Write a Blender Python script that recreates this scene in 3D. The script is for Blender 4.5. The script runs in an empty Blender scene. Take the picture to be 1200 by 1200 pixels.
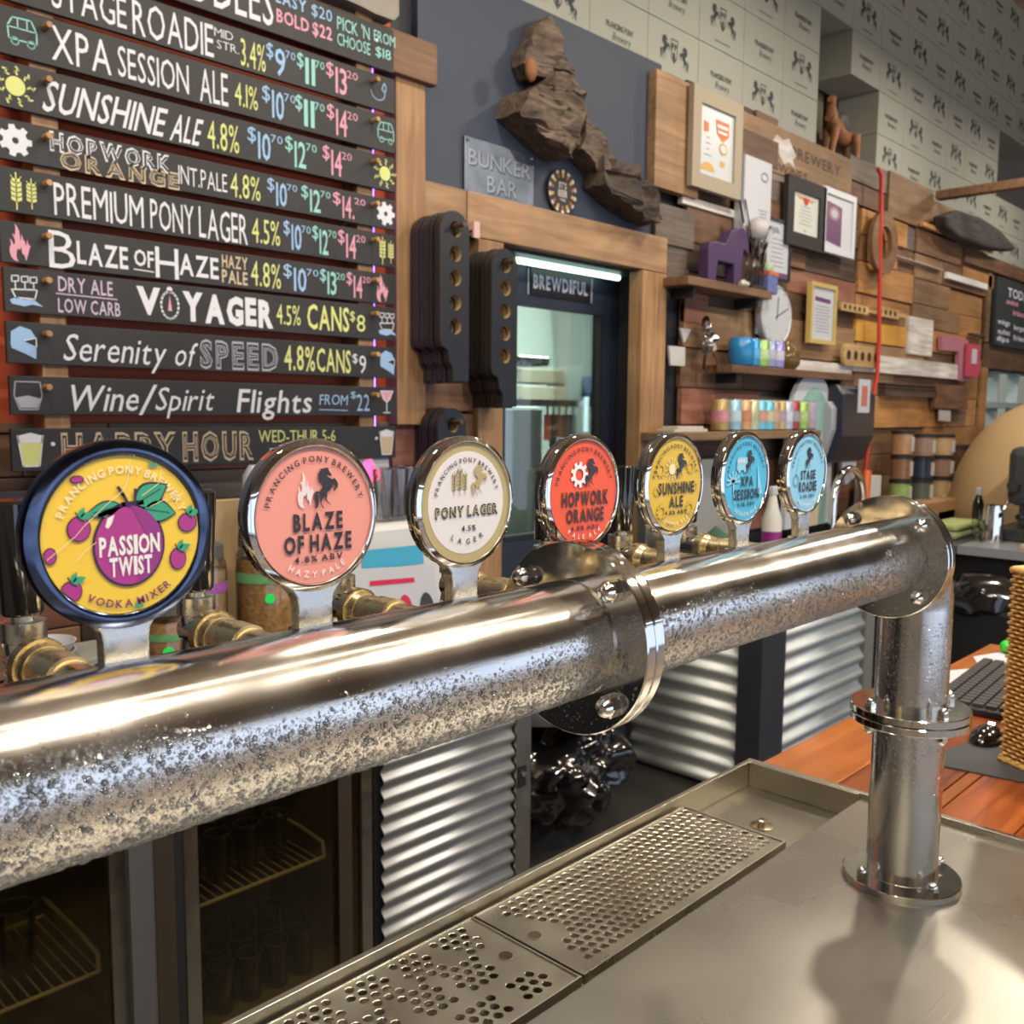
import bpy, bmesh, math, random
import numpy as np
from mathutils import Vector, Matrix
from mathutils.geometry import tessellate_polygon
R = random.Random(7)
PI = math.pi
SC = bpy.context.scene
COL = SC.collection

# ------------------------------------------------------------------ camera
CAM = Vector((0.0, -0.51838, 1.64914))
FW = Vector((0.716067, 0.689971, -0.105777)); RT = Vector((0.694467, -0.719478, 0.00818)); UP = Vector((0.07046, 0.079317, 0.994356))
FPX = 1101.4
cd = bpy.data.cameras.new('camera'); cam = bpy.data.objects.new('camera', cd); COL.objects.link(cam)
cd.sensor_width = 36.0; cd.sensor_fit = 'HORIZONTAL'; cd.lens = FPX / 1200 * 36.0
cd.clip_start = 0.02; cd.clip_end = 60
m = Matrix.Identity(4)
for i in range(3):
    m[i][0] = RT[i]; m[i][1] = UP[i]; m[i][2] = -FW[i]; m[i][3] = CAM[i]
cam.matrix_world = m
SC.camera = cam
cd.dof.use_dof = True; cd.dof.focus_distance = 0.86; cd.dof.aperture_fstop = 13.0

# ------------------------------------------------------------------ light and exposure
SC.view_settings.view_transform = 'Standard'; SC.view_settings.look = 'None'
SC.view_settings.gamma = 1.0; SC.view_settings.use_curve_mapping = False
SC.view_settings.exposure = 0.0
w = bpy.data.worlds.new('world'); SC.world = w; w.use_nodes = True
w.node_tree.nodes['Background'].inputs[0].default_value = (0.62, 0.76, 1.0, 1)
w.node_tree.nodes['Background'].inputs[1].default_value = 1.0
SC.cycles.max_bounces = 8; SC.cycles.transmission_bounces = 8; SC.cycles.glossy_bounces = 5
SC.cycles.sample_clamp_indirect = 6.0; SC.cycles.caustics_reflective = False; SC.cycles.caustics_refractive = False

def area(name, loc, direction, sx, sy, power, color, spread=None):
    l = bpy.data.lights.new(name, 'AREA'); l.shape = 'RECTANGLE'; l.size = sx; l.size_y = sy
    l.energy = power; l.color = color
    if spread: l.spread = spread
    o = bpy.data.objects.new(name, l); COL.objects.link(o); o.location = loc
    o.rotation_euler = Vector(direction).to_track_quat('-Z', 'Y').to_euler()
    return o
# daylight through the big front window behind the camera
area('window_daylight', (3.6, -4.75, 1.28), (0, 1, 0), 14.4, 2.3, 66, (0.68, 0.77, 1.0))
# small warm pendant lamps over the tap room and over the bar
PEND = [(x, -0.95, 3.7, 46) for x in (-1.6, -0.3, 1.0, 2.3, 3.6, 5.2)] + [(x, 0.95, 3.9, 31) for x in (0.2, 2.2, 4.2, 6.4, 8.6)]
for x, y, z, p in PEND:
    area('pendant_light', (x, y, z - 0.03), (0, 0.12, -1), 0.22, 0.22, p, (1.0, 0.88, 0.72))
area('added_ceiling_uplight', (4.0, -0.8, 3.7), (0, 0.1, 1), 13.0, 3.6, 44, (1.0, 0.83, 0.6))  # added uplight with no fixture, brightens the ceiling
area('kitchen_light', (4.6, 3.3, 2.95), (0, 0, -1), 4.0, 0.8, 135, (0.88, 1.0, 0.95))
area('kitchen_far_light', (9.5, 3.3, 2.95), (0, 0, -1), 3.0, 0.8, 95, (0.86, 1.0, 0.94))

# ------------------------------------------------------------------ pixel helpers (photo pixels -> points on real planes)
def ray(px, py):
    return FW + RT * ((px - 600) / FPX) - UP * ((py - 600) / FPX)
def aty(px, py, y):
    d = ray(px, py); return CAM + d * ((y - CAM.y) / d.y)
def atz(px, py, z):
    d = ray(px, py); return CAM + d * ((z - CAM.z) / d.z)
def proj(p):
    d = Vector(p) - CAM; z = d.dot(FW)
    if z <= 0.01: return (-9999, -9999)
    return (600 + FPX * d.dot(RT) / z, 600 - FPX * d.dot(UP) / z)
def xw(px, z, y):
    py = 300
    for _ in range(4):
        x = aty(px, py, y).x; py = proj((x, y, z))[1]
    return x
def rect(px0, py0, px1, py1, y):
    """wall rectangle x0,x1,z0,z1 from left-top and right-bottom photo pixels"""
    a = aty(px0, py0, y); b = aty(px1, py1, y)
    return a.x, b.x, b.z, a.z

# ------------------------------------------------------------------ materials
MATS = {}
def nodes(name):
    mt = bpy.data.materials.new(name); mt.use_nodes = True
    return mt, mt.node_tree, mt.node_tree.nodes['Principled BSDF']
def mat(name, col, rough=0.5, metal=0.0, var=0.0, scale=8.0, bump=0.0, coat=0.0, emit=0.0, trans=0.0, ior=1.45, aniso=0.0):
    if name in MATS: return MATS[name]
    mt, t, b = nodes(name)
    b.inputs['Base Color'].default_value = (*col, 1); b.inputs['Roughness'].default_value = rough
    b.inputs['Metallic'].default_value = metal; b.inputs['Coat Weight'].default_value = coat
    b.inputs['Coat Roughness'].default_value = 0.06
    b.inputs['Transmission Weight'].default_value = trans; b.inputs['IOR'].default_value = ior
    if emit:
        b.inputs['Emission Color'].default_value = (*col, 1); b.inputs['Emission Strength'].default_value = emit
    if var or bump:
        tc = t.nodes.new('ShaderNodeTexCoord'); n = t.nodes.new('ShaderNodeTexNoise'); n.inputs['Scale'].default_value = scale
        n.inputs['Detail'].default_value = 5
        t.links.new(tc.outputs['Object'], n.inputs['Vector'])
        if var:
            mx = t.nodes.new('ShaderNodeMix'); mx.data_type = 'RGBA'
            mx.inputs[6].default_value = (*[c * (1 - var) for c in col], 1); mx.inputs[7].default_value = (*[min(1, c * (1 + var)) for c in col], 1)
            t.links.new(n.outputs['Fac'], mx.inputs[0]); t.links.new(mx.outputs[2], b.inputs['Base Color'])
        if bump:
            bp = t.nodes.new('ShaderNodeBump'); bp.inputs['Strength'].default_value = bump; bp.inputs['Distance'].default_value = 0.004
            t.links.new(n.outputs['Fac'], bp.inputs['Height']); t.links.new(bp.outputs['Normal'], b.inputs['Normal'])
    MATS[name] = mt; return mt
def pane(name, tint=(0.9, 0.95, 0.92), refl=0.06, rough=0.02):
    """thin clear sheet: lets light through and mirrors a little at grazing angles"""
    if name in MATS: return MATS[name]
    mt = bpy.data.materials.new(name); mt.use_nodes = True; t = mt.node_tree; t.nodes.clear(); N = t.nodes.new; L = t.links.new
    o = N('ShaderNodeOutputMaterial'); mx = N('ShaderNodeMixShader'); tr = N('ShaderNodeBsdfTransparent'); gl = N('ShaderNodeBsdfGlossy'); lw = N('ShaderNodeLayerWeight'); lw.inputs[0].default_value = 0.25
    mr = N('ShaderNodeMapRange'); mr.inputs['To Min'].default_value = refl; mr.inputs['To Max'].default_value = 0.75
    tr.inputs[0].default_value = (*tint, 1); gl.inputs['Roughness'].default_value = rough
    L(lw.outputs['Fresnel'], mr.inputs[0]); L(mr.outputs[0], mx.inputs[0]); L(tr.outputs[0], mx.inputs[1]); L(gl.outputs[0], mx.inputs[2]); L(mx.outputs[0], o.inputs[0])
    MATS[name] = mt; return mt
def wood(name, c1, c2, rough=0.6, axis='X', coat=0.0, knots=True, sc=1.0, rv=0.35):
    if name in MATS: return MATS[name]
    mt, t, b = nodes(name); L = t.links.new; N = t.nodes.new
    tc = N('ShaderNodeTexCoord'); oi = N('ShaderNodeObjectInfo'); add = N('ShaderNodeVectorMath'); add.operation = 'ADD'
    cmb = N('ShaderNodeCombineXYZ'); mul = N('ShaderNodeMath'); mul.operation = 'MULTIPLY'; mul.inputs[1].default_value = 37.0
    L(oi.outputs['Random'], mul.inputs[0])
    for k in range(3): L(mul.outputs[0], cmb.inputs[k])
    L(tc.outputs['Object'], add.inputs[0]); L(cmb.outputs[0], add.inputs[1])
    mp = N('ShaderNodeMapping'); s = [14 * sc, 14 * sc, 14 * sc]; s['XYZ'.index(axis)] = 1.1 * sc; mp.inputs['Scale'].default_value = s
    L(add.outputs[0], mp.inputs[0])
    n1 = N('ShaderNodeTexNoise'); n1.inputs['Scale'].default_value = 2.2; n1.inputs['Detail'].default_value = 8; n1.inputs['Distortion'].default_value = 0.8
    L(mp.outputs[0], n1.inputs['Vector'])
    n2 = N('ShaderNodeTexNoise'); n2.inputs['Scale'].default_value = 3.0 * sc; n2.inputs['Detail'].default_value = 3
    L(add.outputs[0], n2.inputs['Vector'])
    cr = N('ShaderNodeValToRGB'); cr.color_ramp.elements[0].position = 0.32; cr.color_ramp.elements[1].position = 0.68
    cr.color_ramp.elements[0].color = (*c1, 1); cr.color_ramp.elements[1].color = (*c2, 1)
    L(n1.outputs['Fac'], cr.inputs[0])
    m2 = N('ShaderNodeMix'); m2.data_type = 'RGBA'; m2.blend_type = 'MULTIPLY'; m2.inputs[0].default_value = 0.55
    L(cr.outputs[0], m2.inputs[6]); c2r = N('ShaderNodeValToRGB'); c2r.color_ramp.elements[0].position = 0.3; c2r.color_ramp.elements[1].position = 0.62
    c2r.color_ramp.elements[0].color = (0.35, 0.3, 0.27, 1); c2r.color_ramp.elements[1].color = (1, 1, 1, 1)
    L(n2.outputs['Fac'], c2r.inputs[0]); L(c2r.outputs[0], m2.inputs[7])
    hs = N('ShaderNodeHueSaturation'); mr = N('ShaderNodeMapRange'); mr.inputs['To Min'].default_value = 1 - rv; mr.inputs['To Max'].default_value = 1 + rv
    L(oi.outputs['Random'], mr.inputs[0]); L(mr.outputs[0], hs.inputs['Value']); L(m2.outputs[2], hs.inputs['Color'])
    L(hs.outputs[0], b.inputs['Base Color'])
    b.inputs['Roughness'].default_value = rough; b.inputs['Coat Weight'].default_value = coat; b.inputs['Coat Roughness'].default_value = 0.12
    bp = N('ShaderNodeBump'); bp.inputs['Strength'].default_value = 0.25; bp.inputs['Distance'].default_value = 0.003
    L(n1.outputs['Fac'], bp.inputs['Height']); L(bp.outputs['Normal'], b.inputs['Normal'])
    MATS[name] = mt; return mt
def steel(name, col, r0, r1, axis=None, sc=30.0, bump=0.0, dist=0.0004, stretch=60.0):
    """stainless steel: roughness smears and fine brushed lines along an axis"""
    if name in MATS: return MATS[name]
    mt, t, b = nodes(name); L = t.links.new; N = t.nodes.new
    b.inputs['Metallic'].default_value = 1.0; b.inputs['Base Color'].default_value = (*col, 1)
    tc = N('ShaderNodeTexCoord'); n = N('ShaderNodeTexNoise'); n.inputs['Scale'].default_value = sc; n.inputs['Detail'].default_value = 6
    L(tc.outputs['Object'], n.inputs['Vector'])
    mr = N('ShaderNodeMapRange'); mr.inputs['From Min'].default_value = 0.3; mr.inputs['From Max'].default_value = 0.7
    mr.inputs['To Min'].default_value = r0; mr.inputs['To Max'].default_value = r1
    L(n.outputs['Fac'], mr.inputs[0]); L(mr.outputs[0], b.inputs['Roughness'])
    if bump:
        mp = N('ShaderNodeMapping'); s = [stretch * 8] * 3
        if axis: s['XYZ'.index(axis)] = stretch * 0.12
        mp.inputs['Scale'].default_value = s; L(tc.outputs['Object'], mp.inputs[0])
        n2 = N('ShaderNodeTexNoise'); n2.inputs['Scale'].default_value = 1.0; n2.inputs['Detail'].default_value = 4; L(mp.outputs[0], n2.inputs['Vector'])
        bp = N('ShaderNodeBump'); bp.inputs['Strength'].default_value = bump; bp.inputs['Distance'].default_value = dist
        L(n2.outputs['Fac'], bp.inputs['Height']); L(bp.outputs['Normal'], b.inputs['Normal'])
    MATS[name] = mt; return mt

# ------------------------------------------------------------------ mesh builder
class MB:
    def __init__(s): s.v = []; s.f = []; s.m = []
    def add(s, vs, fs, mi=0):
        o = len(s.v); s.v.extend([tuple(q) for q in vs]); s.f.extend([tuple(i + o for i in q) for q in fs]); s.m.extend([mi] * len(fs)); return s
    def box(s, x0, x1, y0, y1, z0, z1, mi=0, M=None):
        vs = [(x, y, z) for x in (x0, x1) for y in (y0, y1) for z in (z0, z1)]
        if M: vs = [M @ Vector(q) for q in vs]
        return s.add(vs, [(0, 1, 3, 2), (4, 6, 7, 5), (0, 4, 5, 1), (2, 3, 7, 6), (0, 2, 6, 4), (1, 5, 7, 3)], mi)
    def frame(s, p, d):
        d = Vector(d).normalized(); a = Vector((0, 0, 1)) if abs(d.z) < 0.9 else Vector((1, 0, 0))
        u = d.cross(a).normalized(); v = d.cross(u).normalized(); return Vector(p), d, u, v
    def lathe(s, p, d, prof, n=24, mi=0, caps=True):
        """prof: list of (t along d, radius)"""
        p, d, u, v = s.frame(p, d); vs = []; fs = []
        for t, r in prof:
            for k in range(n):
                a = 2 * PI * k / n; vs.append(p + d * t + (u * math.cos(a) + v * math.sin(a)) * r)
        for i in range(len(prof) - 1):
            for k in range(n):
                k2 = (k + 1) % n; fs.append((i * n + k, i * n + k2, (i + 1) * n + k2, (i + 1) * n + k))
        if caps:
            fs.append(tuple(range(n))[::-1]); fs.append(tuple((len(prof) - 1) * n + k for k in range(n)))
        return s.add(vs, fs, mi)
    def cyl(s, p, q, r, n=20, mi=0, r2=None):
        p = Vector(p); q = Vector(q); return s.lathe(p, q - p, [(0, r), ((q - p).length, r if r2 is None else r2)], n, mi)
    def ring(s, p, d, ri, ro, h, n=48, mi=0, ch=0.0):
        prof = [(0, ri), (0, ro - ch), (ch, ro), (h - ch, ro), (h, ro - ch), (h, ri), (0, ri)] if ch else [(0, ri), (0, ro), (h, ro), (h, ri), (0, ri)]
        return s.lathe(p, d, prof, n, mi, caps=False)
    def tube(s, pts, r, n=10, mi=0, closed=False):
        pts = [Vector(q) for q in pts]; vs = []; fs = []; N = len(pts); pu = None
        rr = r if isinstance(r, (list, tuple)) else [r] * N
        for i, q in enumerate(pts):
            a = pts[(i - 1) % N] if (i or closed) else q; b = pts[(i + 1) % N] if (i < N - 1 or closed) else q
            d = (b - a).normalized()
            if pu is None: _, _, u, _ = s.frame(q, d)
            else: u = (pu - d * pu.dot(d)).normalized()
            v = d.cross(u); pu = u
            for k in range(n):
                t = 2 * PI * k / n; vs.append(q + (u * math.cos(t) + v * math.sin(t)) * rr[i])
        for i in range(N if closed else N - 1):
            j = (i + 1) % N
            for k in range(n):
                k2 = (k + 1) % n; fs.append((i * n + k, i * n + k2, j * n + k2, j * n + k))
        if not closed: fs.append(tuple(range(n))[::-1]); fs.append(tuple((N - 1) * n + k for k in range(n)))
        return s.add(vs, fs, mi)
    def sph(s, c, r, n=12, mi=0, sx=1, sy=1, sz=1, lat0=-PI / 2):
        c = Vector(c); vs = []; fs = []; k_ = max(4, n // 2)
        for i in range(k_ + 1):
            la = lat0 + (PI / 2 - lat0) * i / k_
            for k in range(n):
                a = 2 * PI * k / n; vs.append((c.x + r * sx * math.cos(la) * math.cos(a), c.y + r * sy * math.cos(la) * math.sin(a), c.z + r * sz * math.sin(la)))
        for i in range(k_):
            for k in range(n):
                k2 = (k + 1) % n; fs.append((i * n + k, i * n + k2, (i + 1) * n + k2, (i + 1) * n + k))
        return s.add(vs, fs, mi)
    def prism(s, poly, f0, f1, mi=0, side=None):
        """poly: 2D points; f0,f1 map (a,b)->3D on the two faces"""
        tri = tessellate_polygon([[Vector((a, b, 0)) for a, b in poly]]); n = len(poly)
        vs = [f0(a, b) for a, b in poly] + [f1(a, b) for a, b in poly]
        fs = [tuple(q) for q in tri] + [tuple(i + n for i in q)[::-1] for q in tri]
        s.add(vs, fs, mi)
        return s.add(vs, [(i, (i + 1) % n, (i + 1) % n + n, i + n) for i in range(n)], mi if side is None else side)
    def flat(s, poly, f, mi=0):
        tri = tessellate_polygon([[Vector((a, b, 0)) for a, b in poly]])
        return s.add([f(a, b) for a, b in poly], [tuple(q) for q in tri], mi)
    def build(s, name, mats, parent=None, smooth=None, bevel=0.0, fix=True):
        me = bpy.data.meshes.new(name)
        off = ORG.get(parent.name, Vector((0, 0, 0))) if parent else Vector((0, 0, 0))
        if parent is None and s.v and name not in STRUCT:
            a = np.array(s.v); off = Vector((float((a[:, 0].min() + a[:, 0].max()) / 2), float((a[:, 1].min() + a[:, 1].max()) / 2), float(a[:, 2].min())))
        me.from_pydata([(q[0] - off.x, q[1] - off.y, q[2] - off.z) for q in s.v], [], s.f)
        mats = mats if isinstance(mats, (list, tuple)) else [mats]
        for q in mats: me.materials.append(q)
        if len(mats) > 1: me.polygons.foreach_set('material_index', s.m)
        if fix and len(s.f) < 30000:
            bm = bmesh.new(); bm.from_mesh(me); bmesh.ops.remove_doubles(bm, verts=bm.verts, dist=1e-6) if bevel else None
            bmesh.ops.recalc_face_normals(bm, faces=bm.faces); bm.to_mesh(me); bm.free()
        if smooth: me.shade_smooth(); me.set_sharp_from_angle(angle=math.radians(smooth))
        o = bpy.data.objects.new(name, me); COL.objects.link(o)
        if parent: o.parent = parent; ORG[o.name] = off
        else: o.location = off; ORG[o.name] = off
        if bevel:
            b = o.modifiers.new('bevel', 'BEVEL'); b.width = bevel; b.segments = 2; b.limit_method = 'ANGLE'; b.harden_normals = False
        return o
ORG = {}; STRUCT = set()
def tag(o, label=None, cat=None, group=None, kind=None):
    if label: o['label'] = label
    if cat: o['category'] = cat
    if group: o['group'] = group
    if kind: o['kind'] = kind
    return o
def thing(name, loc, label, cat, group=None):
    o = bpy.data.objects.new(name, None); o.empty_display_size = 0.05; COL.objects.link(o); o.location = loc
    ORG[o.name] = Vector(loc); return tag(o, label, cat, group)
def struct(name, mb, mats, **k):
    STRUCT.add(name); o = mb.build(name, mats, **k); o['kind'] = 'structure'; return o
def copy_tree(o, parent=None, loc=None):
    c = o.copy(); COL.objects.link(c)
    if parent: c.parent = parent
    if loc is not None: c.location = loc
    ORG[c.name] = Vector(loc) if loc is not None else (ORG[parent.name] if parent else ORG[o.name])
    for ch in list(o.children): copy_tree(ch, c)
    return c

# ------------------------------------------------------------------ lettering
_fc = {}
def glyph(ch, off=0.0):
    k = (ch, off)
    if k in _fc: return _fc[k]
    cu = bpy.data.curves.new('glyph', 'FONT'); cu.body = ch; cu.size = 1.0; cu.offset = off; cu.resolution_u = 2
    ob = bpy.data.objects.new('glyph', cu); COL.objects.link(ob); bpy.context.view_layer.update()
    me = ob.to_mesh(); vs = [(q.co.x, q.co.y) for q in me.vertices]; fs = [tuple(q.vertices) for q in me.polygons]
    ob.to_mesh_clear(); bpy.data.objects.remove(ob); bpy.data.curves.remove(cu)
    if vs:
        x0 = min(q[0] for q in vs); x1 = max(q[0] for q in vs); vs = [(a - x0, b) for a, b in vs]; wd = x1 - x0
    else: wd = 0.28
    _fc[k] = (vs, fs, wd); return _fc[k]
CAP = 0.73
def typeset(text, off=0.0, track=0.09):
    """list of (glyph verts, faces, x) and the total width, with cap height CAP"""
    x = 0; out = []
    for ch in text:
        if ch == ' ': x += 0.27; continue
        v, f, wd = glyph(ch, off)
        if ch == 'I' and off >= 0.03: v = [(p * 1.7, q) for p, q in v]; wd *= 1.7
        out.append((v, f, x)); x += wd + track
    return out, x - track
def text_line(mb, text, a0, a1, b0, b1, f, mi=0, off=0.0, slant=0.0, track=0.09, wob=0.0, arc=None):
    """set text into the box a0..a1 x b0..b1 of a surface mapped by f(a,b)"""
    gl, wd = typeset(text, off, track); sx = (a1 - a0) / wd; sy = (b1 - b0) / CAP
    for v, fc, x in gl:
        dy = R.uniform(-wob, wob) * (b1 - b0); ex = slant * (b1 - b0)
        mb.add([f(a0 + (x + p) * sx + ex * (q / CAP), b0 + q * sy + dy) for p, q in v], fc, mi)
def text_arc(mb, text, cx, cy, r, ang0, ang1, h, f, mi=0, off=0.0, track=0.25, top=True):
    """text along a circle; ang0..ang1 in degrees clockwise from the top; cap height h"""
    gl, wd = typeset(text, off, track); s = h / CAP
    a0 = math.radians(ang0); a1 = math.radians(ang1)
    for v, fc, x in gl:
        gw = max(p for p, q in v)
        t = a0 + (a1 - a0) * (x + gw / 2) / wd
        ca, sa = math.cos(t), math.sin(t); pts = []
        for p, q in v:
            u = (p - gw / 2) * s; w_ = q * s
            if top: X = cx + sa * (r + w_) + ca * u; Y = cy + ca * (r + w_) - sa * u
            else: X = cx + sa * (r - w_) - ca * u; Y = cy + ca * (r - w_) + sa * u
            pts.append(f(X, Y))
        mb.add(pts, fc, mi)
def stroke(mb, pts, wd, f, mi=0, closed=False):
    """chalk stroke: flat ribbon through 2D points"""
    P = [Vector((a, b)) for a, b in pts]; n = len(P)
    for i in range(n if closed else n - 1):
        a = P[i]; b = P[(i + 1) % n]; d = b - a
        if d.length < 1e-9: continue
        d.normalize(); q = Vector((-d.y, d.x)) * wd / 2; e = d * wd * 0.35
        mb.add([f(*(a - e + q)), f(*(a - e - q)), f(*(b + e - q)), f(*(b + e + q))], [(0, 1, 2, 3)], mi)
def ell(cx, cy, rx, ry=None, n=16, a0=0, a1=360):
    ry = rx if ry is None else ry
    full = abs(a1 - a0) >= 360
    return [(cx + rx * math.cos(math.radians(a0 + (a1 - a0) * k / (n if full else n - 1))), cy + ry * math.sin(math.radians(a0 + (a1 - a0) * k / (n if full else n - 1)))) for k in range(n)]
_pony = [(900,140),(850,150),(790,160),(745,175),(760,195),(720,240),(730,260),(705,300),(725,330),(710,390),(735,415),(725,465),(765,450),(790,490),(795,530),(815,500),(820,540),(780,590),(740,640),(735,665),(700,640),(660,655),(630,710),(635,780),(655,870),(660,940),(640,1015),(670,1015),(700,980),(715,900),(720,840),(715,760),(700,700),(715,690),(735,730),(765,770),(745,830),(745,900),(770,960),(790,1010),(820,1025),(805,990),(775,930),(770,870),(790,810),(835,770),(850,800),(845,860),(880,900),(920,935),(950,972),(935,930),(890,880),(870,840),(880,770),(880,700),(885,680),(940,640),(970,580),(985,530),(1010,515),(1040,540),(1045,590),(1010,630),(1005,670),(1030,655),(1080,580),(1095,520),(1080,460),(1040,395),(1015,375),(1000,400),(970,400),(950,380),(900,345),(875,310),(895,300),(930,330),(960,330),(975,300),(940,250),(910,190),(910,150)]
PONY = [((x - 860) / 885 / 0.74, (1025 - y) / 885) for x, y in _pony]     # unit height, centred on x
def pony(mb, cx, cy, h, f, mi=0, flip=1):
    mb.flat([(cx + flip * a * h, cy + b * h) for a, b in PONY], f, mi)
def gear(mb, cx, cy, r, f, mi, n=8, hole=0.4):
    pts = []
    for k in range(n):
        for d, rr in ((-0.32, 0.74), (-0.2, 1.0), (0.2, 1.0), (0.32, 0.74)):
            t = 2 * PI * (k + d) / n; pts.append((cx + r * rr * math.cos(t), cy + r * rr * math.sin(t)))
    inner = [(cx + r * hole * math.cos(2 * PI * k / len(pts)), cy + r * hole * math.sin(2 * PI * k / len(pts))) for k in range(len(pts))]
    n_ = len(pts)
    # start inner ring at matching angle
    t0 = 2 * PI * -0.32 / n
    inner = [(cx + r * hole * math.cos(t0 + 2 * PI * k / n_), cy + r * hole * math.sin(t0 + 2 * PI * k / n_)) for k in range(n_)]
    mb.add([f(*q) for q in pts + inner], [(i, (i + 1) % n_, (i + 1) % n_ + n_, i + n_) for i in range(n_)], mi)
FLAME = [(180,205),(240,270),(280,370),(290,500),(300,600),(310,560),(325,420),(355,540),(395,600),(400,680),(425,640),(440,530),(460,640),(510,690),(480,740),(450,860),(400,1030),(370,900),(340,880),(320,850),(310,700),(280,790),(240,760),(210,830),(200,960),(240,1060),(150,1030),(90,960),(65,850),(70,750),(100,680),(85,560),(120,590),(150,690),(185,640),(175,540),(140,470),(150,430),(185,480),(200,390),(205,280)]
def flame(mb, cx, cy, h, f, mi):
    mb.flat([(cx + (x - 280) / 855 * h, cy + (1060 - y) / 855 * h) for x, y in FLAME], f, mi)
def wheat(mb, cx, cy, h, f, mi, wd=0.1):
    stroke(mb, [(cx, cy), (cx, cy + h)], h * 0.035, f, mi)
    for k in range(5):
        y = cy + h * (0.2 + 0.13 * k)
        for sg in (-1, 1):
            mb.flat([(cx, y), (cx + sg * h * wd, y + h * 0.06), (cx + sg * h * wd, y + h * 0.16), (cx, y + h * 0.1)], f, mi)
    for sg in (-1, 1): stroke(mb, [(cx + sg * h * wd * 0.9, cy + h * 0.75), (cx + sg * h * wd * 0.9, cy + h * 0.9)], h * 0.03, f, mi)
def sun(mb, cx, cy, r, f, mi, n=9, curl=True):
    mb.flat(ell(cx, cy, r * 0.5, n=18), f, mi)
    for k in range(n):
        t = 2 * PI * k / n
        pts = [(cx + r * q * math.cos(t + d), cy + r * q * math.sin(t + d)) for q, d in ((0.62, 0), (0.76, 0.16), (0.88, -0.05), (1.0, 0.12))]
        stroke(mb, pts, r * 0.09, f, mi)
# ================================================================== room shell
M_floor = mat('floor_vinyl', (0.035, 0.033, 0.031), 0.35, var=0.4, scale=3)
M_dark = mat('dark_paint', (0.02, 0.021, 0.024), 0.5)
M_navy = mat('navy_paint', (0.043, 0.055, 0.082), 0.62, var=0.12, scale=2)
M_orange = mat('orange_red_paint', (0.42, 0.07, 0.02), 0.6, var=0.2, scale=3)
M_ceil = wood('ceiling_boards', (0.55, 0.42, 0.28), (0.75, 0.6, 0.42), 0.6, 'X', rv=0.1)
M_plaster = mat('grey_wall', (0.30, 0.27, 0.24), 0.8, var=0.15, scale=2)
M_timberfloor = wood('timber_floor', (0.22, 0.17, 0.12), (0.38, 0.31, 0.24), 0.5, 'X', rv=0.1)
WOODS = [wood('wood_tan', (0.21, 0.12, 0.06), (0.34, 0.21, 0.11)), wood('wood_brown', (0.13, 0.065, 0.035), (0.24, 0.13, 0.07)),
         wood('wood_honey', (0.36, 0.17, 0.055), (0.52, 0.27, 0.10)), wood('wood_grey', (0.13, 0.10, 0.08), (0.25, 0.20, 0.165)),
         wood('wood_dark', (0.05, 0.03, 0.022), (0.11, 0.07, 0.05)), wood('wood_red', (0.19, 0.07, 0.045), (0.30, 0.14, 0.09))]
TAN, BRN, HON, GRY, DRK, RED = WOODS
M_ochre = wood('wood_ochre', (0.52, 0.26, 0.04), (0.62, 0.33, 0.06), rv=0.1)
M_white_wood = wood('white_painted_wood', (0.5, 0.46, 0.42), (0.82, 0.79, 0.75), rv=0.08)
M_pine = wood('pine_post', (0.30, 0.155, 0.065), (0.46, 0.27, 0.13), 0.55, 'Z', rv=0.1)
M_pineh = wood('pine_rail', (0.27, 0.15, 0.075), (0.42, 0.26, 0.135), 0.55, 'X', rv=0.1)

struct('floor', MB().box(-4, 12, -0.9, 4.6, -0.06, 0), M_floor)
struct('trim_1', MB().box(-4, 12, -5, -0.9, -0.06, 0.0), M_timberfloor)
struct('ceiling', MB().box(-4, 12, -5, 2.7, 5.4, 5.5), M_ceil)
wl = struct('wall_left', MB().box(-4.1, -4, -5, 4.6, 0, 5.5), M_plaster)
wr = struct('wall_right', MB().box(12, 12.1, -5, 4.6, 0, 5.5), M_plaster)
# front wall behind the camera with a long window
struct('wall_front', MB().box(-4, 12, -5.1, -5, 0, 0.12).box(-4, 12, -5.1, -5, 2.5, 5.5).box(-4, -3.6, -5.1, -5, 0.12, 2.5).box(10.8, 12, -5.1, -5, 0.12, 2.5), mat('front_wall', (0.38, 0.36, 0.34), 0.8))
wf = MB()
for x in (-3.6, -1.7, 0.2, 2.1, 4.0, 5.9, 7.8, 9.7, 10.74): wf.box(x, x + 0.06, -5.08, -5.0, 0.12, 2.5)
wf.box(-3.6, 10.8, -5.08, -5.0, 0.12, 0.18).box(-3.6, 10.8, -5.08, -5.0, 2.44, 2.5)
struct('window_1', wf, M_dark)
# back wall, door opening 2.80-3.74, pass window 8.38-10.2
DX0, DX1, DZ = 2.74, 3.70, 2.30
bw = MB().box(-4, DX0, 2.2, 2.34, 0, 3.19).box(DX1, 7.75, 2.2, 2.34, 0, 3.19).box(DX0, DX1, 2.2, 2.34, DZ, 3.19)
bw.box(7.75, 8.38, 2.2, 2.34, 0, 2.66).box(8.38, 10.3, 2.2, 2.34, 0, 1.3).box(8.38, 10.3, 2.2, 2.34, 2.04, 2.66).box(10.3, 12, 2.2, 2.34, 0, 2.66)
wall_back = struct('wall_back', bw, M_dark)
struct('trim_2', MB().box(-4, 7.75, 2.2, 2.8, 3.19, 3.222).box(7.75, 12, 2.2, 2.8, 2.66, 2.69).box(7.73, 7.76, 2.2, 2.8, 2.69, 3.19), DRK)
struct('wall_upper', MB().box(-4, 12, 2.8, 2.9, 2.6, 5.5), M_plaster)
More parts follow.
